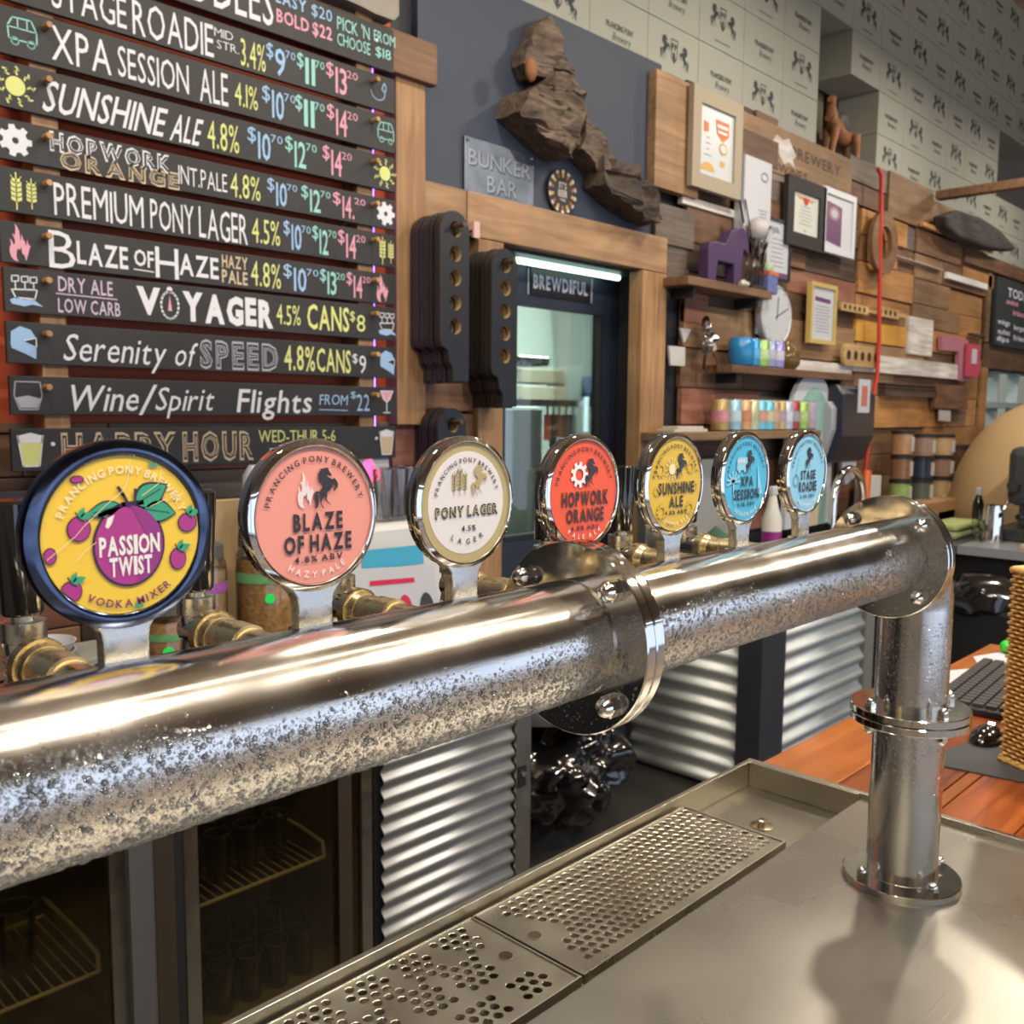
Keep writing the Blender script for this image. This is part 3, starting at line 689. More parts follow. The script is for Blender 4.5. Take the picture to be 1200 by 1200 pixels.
mb.flat([(0.08, 0.30)] + [(0.05 + 0.36 * math.cos(q), -0.11 + 0.415 * math.sin(q)) for q in [math.radians(80 - 10 * k) for k in range(17)]] + [(0.2, -0.3), (0.25, -0.05)], f3, 1)
def leaf(mb, x0, y0, x1, y1, w_, f, mi, n=9):
    dx, dy = x1 - x0, y1 - y0; up_ = []; dn_ = []
    for k in range(n + 1):
        t_ = k / n; o_ = w_ * math.sin(PI * t_ ** 0.8) / 2; up_.append((x0 + dx * t_ - dy * o_, y0 + dy * t_ + dx * o_)); dn_.append((x0 + dx * t_ + dy * o_, y0 + dy * t_ - dx * o_))
    mb.flat(up_ + dn_[::-1][1:-1], f, mi)
for q_ in ((0.13, 0.32, 0.47, 0.50, 0.62), (0.22, 0.26, 0.56, 0.19, 0.62), (-0.03, 0.31, -0.38, 0.24, 0.42)):
    x0_, y0_, x1_, y1_, w_ = q_; leaf(mb, x0_ - (x1_ - x0_) * .04, y0_ - (y1_ - y0_) * .04, x1_ + (x1_ - x0_) * .05, y1_ + (y1_ - y0_) * .05, w_ * 1.12, f1, 0); leaf(mb, x0_, y0_, x1_, y1_, w_, f2, 3)
    stroke(mb, [(x0_, y0_), (x0_ + (x1_ - x0_) * .8, y0_ + (y1_ - y0_) * .8)], 0.008, f3, 0)
for pts in ([(-.78, -.18), (-.5, 0.03), (-.42, .12), (-.18, .33), (.0, .47), (.06, .6), (.08, .78)], [(-.5, -.22), (-.42, -.13), (-.3, -.05)], [(.2, .40), (.38, .52), (.42, .66)], [(.28, .28), (.48, .36), (.66, .40)]): stroke(mb, pts, 0.007, f4, 6)
stroke(mb, [(0.06, 0.3), (0.0, 0.42), (-0.05, 0.5)], 0.035, f3, 0); stroke(mb, [(-0.25, 0.22), (0.0, 0.32), (0.2, 0.33)], 0.05, f2, 0); stroke(mb, [(0.12, 0.32), (0.13, 0.47)], 0.03, f3, 0)
mb.flat([(-0.2, 0.1), (-0.17, 0.19), (-0.1, 0.22), (-0.13, 0.13), (-0.17, 0.08)], f3, 4)
for cx, cy, rx, ry in ((-0.46, 0.10, 0.11, 0.12), (0.70, 0.08, 0.10, 0.095), (0.58, -0.31, 0.085, 0.11), (-0.56, -0.53, 0.10, 0.10), (-0.75, -0.15, 0.055, 0.075), (-0.46, 0.60, 0.06, 0.03)):
    mb.flat(clipd(ell(cx, cy, rx + 0.012, ry + 0.012, 20), 0.825), f1, 0); mb.flat(clipd(ell(cx, cy, rx, ry, 20), 0.82), f2, 2)
    if ry > 0.08:
        leaf(mb, cx + .01, cy + ry - .01, cx + .15, cy + ry + .035, .5, f3, 3); leaf(mb, cx + .0, cy + ry - .01, cx + .06, cy + ry + .10, .5, f3, 3)
        stroke(mb, [(cx - 0.03, cy + ry + 0.05), (cx, cy + ry - 0.01), (cx + 0.05, cy + ry - 0.05)], 0.014, f3, 0)
for cx, cy in ((0.33, 0.73), (0.13, -0.76)): mb.flat([(cx - 0.06, cy - 0.02), (cx - 0.03, cy + 0.03), (cx, cy), (cx + 0.04, cy + 0.02), (cx + 0.05, cy - 0.03)], f2, 3)
mb.build('label_fruit_print', PM, t, fix=False)
mb = MB()
text_arc(mb, 'PRANCING PONY BREWERY', 0, 0, 0.645, -70, 71, 0.085, f1, 0, off=0.02, track=0.3)
text_line(mb, 'PASSION', -0.27, 0.375, -0.20, 0.0, f4, 1, off=0.035, track=0.05); text_line(mb, 'TWIST', -0.17, 0.285, -0.42, -0.225, f4, 1, off=0.035, track=0.05)
text_arc(mb, 'VODKA MIXER', 0, 0, 0.765, 213, 140, 0.085, f2, 2, off=0.02, track=0.3, top=False)
mb.build('label_lettering', [PM[6], wht, vio], t, fix=False)

RB, ZB = RB0, ZB0
def pony_badge(i, base, ring, title, abv, foot, ink, footmat, icon, rl=0.885, white_r=None, tilt=0.0):
    x = BX0 + BDX * i + BADJ[i]; t = make_tap(x, LBL[i], tilt); make_badge(t, x, None, rl)
    mb = MB().lathe((x, YB + 0.0028, ZB), (0, -1, 0), [(0, RB * rl), (0.001, RB * rl)], 72)
    if white_r:
        mb.lathe((x, YB + 0.0026, ZB), (0, -1, 0), [(0, RB * white_r), (0.001, RB * white_r)], 72, mi=1); mb.build('badge_label', [ring, base], t)
    else: mb.build('badge_label', base, t)
    k = (white_r or rl) / 0.885; f1, f2, f3 = face(x, 2), face(x, 3), face(x, 4)
    mb = MB(); icon(mb, f1, f2, k)
    mb.build('label_pictures', ICON_M, t, fix=False)
    mb = MB(); text_arc(mb, 'PRANCING PONY BREWERY', 0, 0, 0.70 * k, -78, 74, 0.082 * k, f1, 0, off=0.015, track=0.32)
    for text, w_, b0, b1 in title:
        if white_r:
            text_line(mb, text, -w_, w_, b0, b1, f1, 0, off=0.05, track=0.14)
            text_line(mb, text, -w_ + 0.008, w_ - 0.008, b0 + 0.012, b1 - 0.012, f2, 2, off=-0.005, track=0.23)
        else: text_line(mb, text, -w_ + 0.03, w_ + 0.03, b0, b1, f1, 0, off=0.035, track=0.15)
    text_line(mb, abv[0], -abv[1] + 0.03, abv[1] + 0.03, abv[2] - 0.085, abv[2], f1, 0, off=0.025, track=0.2)
    text_arc(mb, foot, 0, 0, 0.80 * k if not white_r else 0.72 * k, 180 + 34, 180 - 34, 0.085, f1, 1, off=0.015, track=0.3, top=False)
    mb.build('label_lettering', [ink, footmat, lmat('oldgold', (0.42, 0.33, 0.13))], t, fix=False)
    return t
ICON_M = [M_lblk, mat('label_pale', (0.78, 0.66, 0.66), 0.4, coat=0.25), lmat('oldgold', (0.42, 0.33, 0.13)), lmat('white2', (0.85, 0.82, 0.8)), lmat('mustard2', (0.62, 0.42, 0.03)), lmat('skyb', (0.28, 0.60, 0.78)), lmat('cream', (0.86, 0.74, 0.42))]
def ic_blaze(mb, f1, f2, k): flame(mb, -0.16, 0.11, 0.48, f1, 1); pony(mb, 0.15, 0.09, 0.53, f2, 0)
def ic_lager(mb, f1, f2, k):
    wheat(mb, -0.27, 0.12, 0.36, f1, 2, 0.11); wheat(mb, -0.16, 0.12, 0.44, f2, 2, 0.11); wheat(mb, -0.05, 0.12, 0.36, f1, 2, 0.11); pony(mb, 0.24, 0.10, 0.46, f2, 2)
def ic_hop(mb, f1, f2, k): gear(mb, -0.15, 0.31, 0.225, f1, 3, 9, 0.45); pony(mb, 0.17, 0.08, 0.50, f2, 0)
def ic_sun(mb, f1, f2, k):
    f0 = f1
    for cx, cy, r in ((-0.5, 0.30, 0.16), (0.5, 0.32, 0.14), (-0.45, -0.5, 0.17), (0.5, -0.48, 0.15), (-0.62, -0.1, 0.1), (0.66, -0.05, 0.1)): gear(mb, cx, cy, r, f0, 4, 10, 0.5)
    sun(mb, -0.14, 0.30, 0.21, f2, 6, 12); pony(mb, 0.17, 0.10, 0.50, f2, 0)
def ic_xpa(mb, f1, f2, k):
    mb.flat([(-0.4, 0.18), (-0.4, 0.4), (-0.34, 0.45), (0.02, 0.45), (0.02, 0.18)], f1, 5)
    for q in (-0.36, -0.26, -0.16): mb.flat([(q, 0.33), (q, 0.41), (q + 0.07, 0.41), (q + 0.07, 0.33)], f2, 1)
    for q in (-0.3, -0.08): mb.flat(ell(q, 0.18, 0.05, n=12), f2, 5)
    for a in range(0, 200, 33): stroke(mb, [(-0.52, -0.05), (-0.52 + 0.25 * math.cos(math.radians(a)), -0.05 + 0.2 * math.sin(math.radians(a)))], 0.05, f1, 5)
    stroke(mb, [(-0.52, -0.05), (-0.46, -0.5)], 0.045, f1, 5); mb.flat([(0.45, 0.3), (0.68, -0.35), (0.5, -0.4)], f1, 5)
    pony(mb, 0.13, 0.10, 0.50, f2, 0)
def ic_stage(mb, f1, f2, k): pony(mb, 0.06, 0.10, 0.50, f2, 0); stroke(mb, ell(-0.55, -0.15, 0.12, n=14), 0.03, f1, 5, True); stroke(mb, [(-0.55, -0.03), (-0.4, 0.4)], 0.03, f1, 5)
pony_badge(1, lmat('salmon', (0.80, 0.30, 0.23)), None, [('BLAZE', 0.38, -0.18, 0.045), ('OF HAZE', 0.52, -0.46, -0.235)], ('4.8% ABV', 0.37, -0.51), 'HAZY PALE', M_lblk, M_lwht, ic_blaze)
pony_badge(2, lmat('offwhite', (0.72, 0.68, 0.66)), lmat('goldring', (0.46, 0.36, 0.15)), [('PONY LAGER', 0.64, -0.20, -0.04)], ('4.5%', 0.145, -0.34), 'LAGER', M_lblk, M_lblk, ic_lager, rl=0.90, white_r=0.77)
pony_badge(3, lmat('redorange', (0.84, 0.085, 0.012)), None, [('HOPWORK', 0.62, -0.22, 0.03), ('ORANGE', 0.50, -0.50, -0.27)], ('4.8% ABV', 0.38, -0.56), 'PALE ALE', M_lblk, M_lwht, ic_hop, tilt=0.0)
pony_badge(4, lmat('mustard', (0.70, 0.46, 0.02)), None, [('SUNSHINE', 0.60, -0.17, 0.05), ('ALE', 0.23, -0.43, -0.22)], ('4.8% ABV', 0.37, -0.49), 'SUMMER ALE', M_lblk, lmat('cream', (0.86, 0.74, 0.42)), ic_sun, tilt=0.25)
pony_badge(5, lmat('blue', (0.06, 0.45, 0.68)), None, [('XPA', 0.26, -0.16, 0.05), ('SESSION', 0.52, -0.44, -0.22)], ('4.1% ABV', 0.35, -0.50), 'SESSION ALE', M_lblk, M_lwht, ic_xpa)
pony_badge(6, lmat('paleblue', (0.26, 0.60, 0.80)), None, [('STAGE', 0.36, -0.14, 0.07), ('ROADIE', 0.43, -0.42, -0.19)], ('3.4% ABV', 0.35, -0.49), 'MID STRENGTH', M_lblk, M_lwht, ic_stage)
# ================================================================== menu wall
YM = 2.08
CH = dict(w=mat('chalk_white', (0.66, 0.68, 0.74), 0.8), y=mat('chalk_yellow', (0.62, 0.66, 0.24), 0.8), b=mat('chalk_blue', (0.30, 0.48, 0.74), 0.8), t=mat('chalk_teal', (0.28, 0.60, 0.56), 0.8),
          p=mat('chalk_pink', (0.68, 0.32, 0.42), 0.8), n=mat('chalk_tan', (0.55, 0.44, 0.30), 0.8), l=mat('chalk_lilac', (0.52, 0.42, 0.58), 0.8), g=mat('chalk_grey', (0.38, 0.38, 0.44), 0.8),
          k=mat('board_black', (0.022, 0.022, 0.024), 0.55, var=0.5, scale=7), o=mat('chalk_orange', (0.75, 0.32, 0.05), 0.8))
CK = list(CH); CM = [CH[k] for k in CK]
M_peg = wood('peg_wood', (0.42, 0.22, 0.09), (0.55, 0.32, 0.14), 0.5, 'Y', rv=0.1)
# backing: orange-red painted wall panel, timber boards below it
bp = MB().box(0.35, 2.17, 2.182, 2.199, 1.61, 3.19); o = bp.build('painted_panel', M_orange, wall_back); MB().box(-1.2, 0.346, 2.182, 2.199, 1.61, 3.19).build('painted_panel', M_navy, wall_back)
# battens behind the boards carry every board and peg
mf = thing('menu_rack', (1.48, 2.17, 1.40), 'timber battens on the red wall that carry the black menu boards', 'rack')
for px in (56, 424):
    a = xw(px, 2.0, 2.12)
    MB().box(a - 0.033, a + 0.033, 2.095, 2.18, 1.30, 3.12).build('batten', M_pine, mf, bevel=0.002)
XB0, XB1 = 0.846, 2.105
# purple LED strip glowing behind the right ends of the boards
M_led = mat('led_violet', (0.22, 0.12, 1.0), emit=9)
ls = thing('led_strip', (2.06, 2.14, 1.40), 'thin violet LED strip glowing behind the right ends of the menu boards', 'light strip')
MB().box(2.048, 2.052, 2.128, 2.134, 1.40, 2.90).build('diode_strip', M_led, ls)
MB().box(2.044, 2.056, 2.134, 2.182, 1.38, 2.92).build('strip_backing', M_dark, ls)
M_fade = mat('magenta_wall', (0.30, 0.02, 0.06), 0.6)

def price(items, px0, px1, sup, s, col, b=0.12, t=0.9):
    w_ = px1 - px0
    items.append(('$', px0, px0 + w_ * 0.24, 0.52, t + 0.02, col, {}))
    if sup:
        items.append((s, px0 + w_ * 0.30, px0 + w_ * 0.66, b, t - 0.05, col, dict(off=0.01)))
        items.append((sup, px0 + w_ * 0.66, px1, 0.62, 0.84, col, dict(off=-0.005)))
    else: items.append((s, px0 + w_ * 0.32, px1, b, t - 0.05, col, dict(off=0.01)))
def prices(items, a, b_, c, vals):
    for (p0, p1), (s, sup), col in zip((a, b_, c), vals, 'btp'): price(items, p0, p1, sup, s, col)
O1 = dict(out=1)
BOARDS = []
def B(label, z0, z1, items, icons, peg=True): BOARDS.append((label, z0, z1, items, icons, peg))
it = [('PADDLES', 176, 320, 0.14, 1.06, 'w', {}), ('EASY', 323, 359, 0.66, 0.92, 'b', dict(off=0.02)), ('$20', 365, 389, 0.66, 0.92, 'b', {}), ('BOLD', 324, 362, 0.26, 0.54, 'p', dict(off=0.02)), ('$22', 366, 389, 0.26, 0.54, 'p', dict(off=0.02)),
      ("PICK 'N", 395, 433, 0.56, 0.86, 't', {}), ('CHOOSE', 395, 434, 0.22, 0.50, 't', {}), ('FROM', 438, 463, 0.6, 0.86, 't', {}), ('$18', 440, 458, 0.26, 0.5, 't', {})]
B('topmost black menu board reading PADDLES, EASY, BOLD and PICK N CHOOSE', 2.785, 2.925, it, [], peg=False)
it = [('STAGE', 60, 148, 0.12, 0.86, 'w', {}), ('ROADIE', 155, 250, 0.08, 0.92, 'w', {}), ('MID', 251, 273, 0.62, 0.85, 'w', dict(off=-0.01)), ('STR.', 254, 280, 0.34, 0.56, 'w', dict(off=-0.01)), ('3.4%', 282, 311, 0.1, 0.82, 'y', {})]
prices(it, (312, 346), (348, 380), (382, 419), [('9', '70'), ('11', '70'), ('13', '20')])
B('black menu board chalked STAGE ROADIE MID STR with prices', 2.652, 2.765, it, [('hook', 443, 'b')])
it = [('XPA', 60, 130, 0.12, 0.9, 'w', {}), ('SESSION', 138, 221, 0.14, 0.86, 'w', {}), ('ALE', 234, 267, 0.08, 0.92, 'w', {}), ('4.1%', 275, 302, 0.2, 0.8, 'y', {})]
prices(it, (307, 346), (346, 380), (383, 419), [('10', '70'), ('11', '70'), ('14', '20')])
B('black menu board chalked XPA SESSION ALE with prices', 2.522, 2.638, it, [('van', 26, 't'), ('van', 452, 't')])
it = [('SUNSHINE', 48, 190, 0.12, 0.84, 'w', dict(slant=0.25, off=0.01)), ('ALE', 198, 232, 0.1, 0.8, 'w', dict(slant=0.25, off=0.01)), ('4.8%', 243, 280, 0.12, 0.86, 'y', {})]
prices(it, (290, 331), (334, 371), (378, 412), [('10', '70'), ('12', '70'), ('14', '20')])
B('black menu board chalked SUNSHINE ALE beside a yellow sun', 2.393, 2.505, it, [('sun', 18, 'y'), ('sun', 451, 'y')])
it = [('HOPWORK', 58, 200, 0.45, 0.92, 'w', O1), ('ORANGE', 70, 210, 0.04, 0.48, 'n', O1), ('INT.PALE', 209, 266, 0.2, 0.76, 'w', dict(off=-0.005)), ('4.8%', 270, 305, 0.12, 0.86, 'y', {})]
prices(it, (313, 348), (353, 387), (390, 428), [('10', '70'), ('12', '70'), ('14.', '20')])
B('black menu board chalked HOPWORK ORANGE beside a white cog', 2.267, 2.366, it, [('gear', 18, 'w'), ('gear', 452, 'w')])
it = [('PREMIUM', 63, 168, 0.1, 0.9, 'w', {}), ('PONY', 176, 227, 0.1, 0.88, 'w', {}), ('LAGER', 233, 290, 0.06, 0.9, 'w', {}), ('4.5%', 295, 328, 0.16, 0.86, 'y', {})]
prices(it, (332, 364), (366, 394), (396, 428), [('10', '70'), ('12', '70'), ('14', '20')])
B('black menu board chalked PREMIUM PONY LAGER beside green wheat', 2.139, 2.249, it, [('wheat', 26, 'y'), ('wheat', 452, 'y')])
it = [('B', 57, 88, 0.0, 1.0, 'w', dict(off=-0.005)), ('LAZE', 90, 150, 0.18, 0.76, 'w', dict(off=0.02)), ('OF', 157, 180, 0.3, 0.74, 'w', dict(off=0.02)), ('H', 182, 209, 0.04, 0.92, 'w', {}), ('AZE', 210, 256, 0.2, 0.8, 'w', dict(off=0.02)),
      ('HAZY', 260, 290, 0.56, 0.92, 'n', dict(off=0.02)), ('PALE', 260, 290, 0.12, 0.5, 'n', dict(off=0.02)), ('4.8%', 294, 329, 0.12, 0.88, 'y', {})]
prices(it, (332, 373), (375, 404), (406, 434), [('10', '70'), ('13', '20'), ('14', '20')])
B('black menu board chalked BLAZE OF HAZE beside a pink flame', 2.013, 2.116, it, [('flame', 23, 'p'), ('flame', 448, 'p'), ('under', 157, 180, 'w')])
it = [('DRY ALE', 68, 132, 0.56, 0.92, 'l', dict(off=0.01)), ('LOW CARB', 68, 141, 0.08, 0.42, 'l', dict(off=0.01)), ('V', 160, 188, 0.22, 0.86, 'w', dict(off=0.05)), ('YAGER', 214, 320, 0.14, 0.84, 'w', dict(off=0.055)), ('4.5%', 324, 352, 0.22, 0.8, 'y', {}), ('CANS', 360, 409, 0.16, 0.88, 'y', dict(off=0.015)), ('$', 410, 416, 0.5, 0.8, 'y', {}), ('8', 418, 428, 0.2, 0.72, 'y', {})]
B('black menu board chalked DRY ALE LOW CARB VOYAGER with a ship', 1.892, 2.004, it, [('ship', 28, 'w'), ('ship', 453, 'w'), ('compass', 199, 'w'), ('under', 66, 137, 'l')])
it = [('Serenity', 73, 192, 0.12, 0.82, 'w', dict(slant=0.2)), ('of', 203, 226, 0.12, 0.8, 'w', dict(slant=0.25)), ('SPEED', 234, 326, 0.12, 0.86, 'g', O1), ('4.8%', 333, 369, 0.14, 0.9, 'y', dict(off=0.01)), ('CANS', 371, 411, 0.12, 0.86, 'y', dict(off=0.01)), ('$', 413, 419, 0.45, 0.75, 'w', {}), ('9', 421, 429, 0.12, 0.72, 'w', {})]
B('black menu board chalked Serenity of SPEED beside a blue helmet', 1.762, 1.868, it, [('helmet', 28, 'b'), ('helmet', 454, 'b')])
it = [('Wine', 76, 160, 0.12, 0.86, 'w', dict(slant=0.25, off=0.005)), ('/', 162, 178, 0.02, 0.92, 'w', dict(slant=0.2)), ('Spirit', 181, 248, 0.14, 0.84, 'w', dict(slant=0.25)), ('Flights', 277, 364, 0.1, 0.84, 'w', dict(slant=0.15, off=0.01)), ('FROM', 374, 407, 0.36, 0.72, 'b', dict(slant=0.1)), ('$', 411, 417, 0.6, 0.84, 'b', {}), ('22', 418, 433, 0.16, 0.76, 'b', {})]
B('black menu board chalked Wine/Spirit Flights FROM $22', 1.632, 1.731, it, [('tumbler', 33, 'g'), ('cocktail', 453, 'p'), ('under', 374, 407, 'b')])
it = [('HAPPY', 72, 206, 0.14, 0.88, 'n', O1), ('HOUR', 214, 297, 0.14, 0.88, 'n', O1), ('WED-THUR 5-6', 303, 393, 0.56, 0.92, 'y', {}), ('FROM 5', 316, 372, 0.08, 0.42, 't', {})]
B('black menu board chalked HAPPY HOUR WED-THUR 5-6', 1.486, 1.597, it, [('beer', 36, 'w'), ('beer', 453, 'w')], peg=False)

def draw_icon(mb, kind, x, z0, h, f, f2, c, wpx):
    ci = CK.index(c); cy = z0 + h / 2; kk = CK.index('k')
    if kind == 'sun': sun(mb, x, cy, h * 0.42, f, ci, 9)
    elif kind == 'gear': gear(mb, x, cy, h * 0.40, f, ci, 7, 0.2)
    elif kind == 'wheat': wheat(mb, x - 0.014, z0 + h * 0.08, h * 0.82, f, ci, 0.14); wheat(mb, x + 0.022, z0 + h * 0.14, h * 0.68, f, ci, 0.16)
    elif kind == 'flame':
        mb.flat([(x + (p - 280) / 855 * h * 0.95, z0 + h * 0.05 + (1060 - q) / 855 * h * 0.92) for p, q in FLAME], f, ci)
    elif kind == 'ship':
        mb.flat([(x - .035, z0 + .03), (x - .02, z0 + .038), (x, z0 + .032), (x + .02, z0 + .036), (x + .045, z0 + .018), (x + .02, z0 + .022), (x, z0 + .016), (x - .03, z0 + .02)], f, CK.index('b'))
        stroke(mb, [(x - .03, z0 + .056), (x + .032, z0 + .06), (x + .026, z0 + .036), (x - .02, z0 + .036), (x - .03, z0 + .056)], .0035, f, ci)
        for q in (-.02, .003, .024): stroke(mb, [(x + q, z0 + .058), (x + q, z0 + .075)], .003, f, ci); stroke(mb, [(x + q - .008, z0 + .076), (x + q + .008, z0 + .078), (x + q + .008, z0 + .092), (x + q - .008, z0 + .09), (x + q - .008, z0 + .076)], .003, f, ci)
    elif kind == 'helmet':
        mb.flat([(x - .032, cy - .005), (x - .03, cy + .028), (x - .008, cy + .042), (x + .018, cy + .034), (x + .03, cy + .014), (x - .004, cy + .006), (x + .03, cy - .008), (x + .028, cy - .04), (x, cy - .026), (x - .03, cy - .014)], f, ci)
        stroke(mb, [(x, cy + .006), (x + .03, cy + .014), (x + .03, cy - .008)], .003, f2, CK.index('w'))
    elif kind == 'tumbler':
        stroke(mb, [(x - .03, cy + .035), (x - .034, cy), (x - .022, cy - .036), (x + .022, cy - .036), (x + .034, cy), (x + .03, cy + .035)], .003, f, ci, True)
        mb.flat([(x - .03, cy - .006), (x - .02, cy - .032), (x + .02, cy - .032), (x + .03, cy - .008), (x, cy)], f, CK.index('g'))
    elif kind == 'cocktail':
        mb.flat([(x - .026, cy + .034), (x - .018, cy + .008), (x, cy - .004), (x + .018, cy + .008), (x + .026, cy + .034)], f, ci)
        stroke(mb, [(x - .028, cy + .036), (x, cy - .006), (x, cy - .036)], .004, f2, CK.index('w')); stroke(mb, [(x, cy - .006), (x + .028, cy + .036), (x - .028, cy + .036)], .004, f2, CK.index('w')); stroke(mb, [(x - .014, cy - .038), (x + .014, cy - .038)], .004, f2, CK.index('w'))
    elif kind == 'beer':
        mb.flat([(x - .03, cy + .03), (x - .026, cy - .01), (x - .018, cy - .042), (x + .018, cy - .042), (x + .026, cy - .01), (x + .03, cy + .03)], f, CK.index('y') if x < 1.5 else CK.index('n'))
        mb.flat([(x - .03, cy + .018), (x - .031, cy + .036), (x, cy + .044), (x + .031, cy + .036), (x + .03, cy + .018)], f2, CK.index('w'))
        stroke(mb, [(x - .031, cy + .036), (x - .02, cy - .043), (x + .02, cy - .043), (x + .031, cy + .036)], .004, f2, ci)
    elif kind == 'van':
        stroke(mb, [(x - .032, cy - .018), (x - .034, cy + .012), (x - .022, cy + .034), (x + .022, cy + .036), (x + .034, cy + .01), (x + .034, cy - .018)], .0035, f, ci, True); stroke(mb, [(x - .03, cy + .01), (x + .03, cy + .01)], .003, f, ci)
        for q in (-.01, .012): stroke(mb, [(x + q, cy + .01), (x + q, cy + .034)], .003, f, ci)
        for q in (-.018, .02): stroke(mb, ell(x + q, cy - .022, .009, n=10), .0035, f, ci, True)
    elif kind == 'hook':
        stroke(mb, ell(x, cy, .03, .026, 10, 180, 330) + [(x + .034, cy + .02), (x + .026, cy + .034), (x + .016, cy + .012), (x + .03, cy + .002)], .004, f, ci)
    elif kind == 'compass':
        stroke(mb, ell(x, cy - .004, .026, .038, 18), .006, f, ci, True); mb.flat([(x - .006, cy - .02), (x, cy + .025), (x + .006, cy - .02)], f, CK.index('p')); mb.flat(ell(x, cy + .04, .009, .008, 8), f, ci)
f_ = lambda l: (lambda a, b: (a, YM - 0.0006 - 0.0005 * l, b))
for label, z0, z1, items, icons, peg in BOARDS:
    jx = R.uniform(-0.004, 0.004)
    t = thing('menu_board', ((XB0 + XB1) / 2, YM + 0.007, z0), label, 'menu board', 'black chalkboard slats of the beer menu')
    dz = R.uniform(-0.001, 0.001)
    MB().box(XB0 + jx, XB1 + R.uniform(-0.003, 0.003), YM, YM + 0.014, z0 + dz, z1 + dz).build('board', CH['k'], t, bevel=0.0015)
    mb = MB(); h = z1 - z0
    for tx, p0, p1, b0, b1, c, op in items:
        zc = z0 + h * (b0 + b1) / 2; a0 = xw(p0, zc, YM); a1 = xw(p1, zc, YM)
        k = CK.index(c); off = op.get('off', 0.0)
        if op.get('out'):
            text_line(mb, tx, a0, a1, z0 + h * b0, z0 + h * b1, f_(0), k, off=0.055, track=0.14)
            text_line(mb, tx, a0 + 0.003, a1 - 0.003, z0 + h * b0 + 0.003, z0 + h * b1 - 0.003, f_(1), CK.index('k'), off=0.018, track=0.215)
            text_line(mb, tx, a0 + 0.006, a1 - 0.006, z0 + h * b0 + 0.006, z0 + h * b1 - 0.006, f_(2), k, off=-0.028, track=0.31)
        else: text_line(mb, tx, a0, a1, z0 + h * b0, z0 + h * b1, f_(0), k, off=off, slant=op.get('slant', 0), wob=0.02)
    for ic in icons:
        if ic[0] == 'under':
            zc = z0 + h * (0.5 if ic[3] == 'l' else 0.2); stroke(mb, [(xw(ic[1], zc, YM), zc), (xw(ic[2], zc, YM), zc - 0.002)], 0.003, f_(0), CK.index(ic[3]))
        else: draw_icon(mb, ic[0], xw(ic[1], z0 + h / 2, YM), z0, h, f_(0), f_(1), ic[2], 0)
    mb.build('chalk_lettering', CM, t, fix=False)
    if peg:
        for px in (56, 441):
            zc = z1 - 0.028; x = xw(px, zc, YM - 0.02)
            MB().lathe((x, YM + 0.005, zc), (0, -1, 0), [(0, 0.0085), (0.036, 0.0085), (0.038, 0.007)], 14).build('peg', M_peg, t, smooth=35)
    else:
        for px in (62, 441):
            zc = z0 + h * 0.62; x = xw(px, zc, YM)
            MB().lathe((x, YM, zc), (0, -1, 0), [(0, 0.006), (0.002, 0.005)], 10).build('screw', CH['w'], t)
t = thing('menu_board', (0.55, YM + 0.007, 1.33), 'small black board at left edge chalked HOLIDAY, under the HAPPY HOUR board', 'menu board')
MB().box(0.2, 0.93, YM, YM + 0.014, 1.335, 1.435).build('board', CH['k'], t, bevel=0.0015)
mb = MB(); text_line(mb, 'HOLIDAY', 0.66, 0.92, 1.352, 1.405, f_(0), CK.index('w'), off=0.0); mb.build('chalk_lettering', CM, t, fix=False)
MB().box(0.5, 0.53, YM + 0.014, 2.19, 1.34, 1.43).build('wall_spacer', M_dark, t)

# ================================================================== timber cladding of the back wall
def plank(x0, x1, z0, z1, mt, y0=2.17, th=0.03, bev=0.003):
    return MB().box(x0, x1, y0, y0 + th, z0, z1).build('plank', mt, wall_back, bevel=bev)
def plank_px(p0, q0, p1, q1, mt, y0=2.16, th=0.04):
    a = aty(p0, q0, y0); b = aty(p1, q1, y0)
    return plank(a.x, b.x, min(a.z, b.z), max(a.z, b.z), mt, y0, th)
# lower courses left of the door
zz = 0.92; kk = 0
while zz < 1.60:
    h = R.uniform(0.085, 0.13); x = -1.2
    while x < 2.55:
        L_ = R.uniform(0.5, 1.1); x1 = min(x + L_, 2.62)
        plank(x, x1 - 0.004, zz, min(zz + h - 0.004, 1.61), R.choice([BRN, DRK, RED, BRN, GRY])); x = x1
        if x1 >= 2.62: break
    zz += h
# posts and rails round the menu and the door
def post(name, lab, x0, x1, z0, z1, mt, y0=2.12, y1=2.198):
    return MB().box(x0, x1, y0, y1, z0, z1).build(name, mt, wall_back, bevel=0.004)
xa = xw(465, 2.2, 2.12); xb = xw(499, 2.4, 2.12)
post('timber_post', '', xa, xb, 1.60, 2.84, M_pine)
for k, (a, b, z0, z1, mt) in enumerate(((xa, xb, 1.45, 1.598, RED), (xa, xb, 1.30, 1.448, BRN), (xa + 0.02, xb + 0.03, 1.12, 1.298, RED), (xb + .004, 2.55, 1.5, 1.64, BRN), (xb + 0.004, 2.62, 1.65, 1.78, BRN))):
    plank(a, b, z0, z1, mt, 2.15)
MB().box(xb + 0.002, DX0 - 0.16, 2.18, 2.2, 1.78, 2.47).build('painted_panel', M_dark, wall_back)
ca = aty(468, 40, 2.10); cb = aty(512, 105, 2.10)
o = MB().box(1.70, cb.x, 2.096, 2.135, ca.z - 0.13, ca.z + 0.01).build('cross_plank', BRN, mf, bevel=0.004)
# navy painted panel above the door
MB().box(xb + 0.002, 3.765, 2.165, 2.199, 2.47, 3.262).build('painted_panel', M_navy, wall_back)
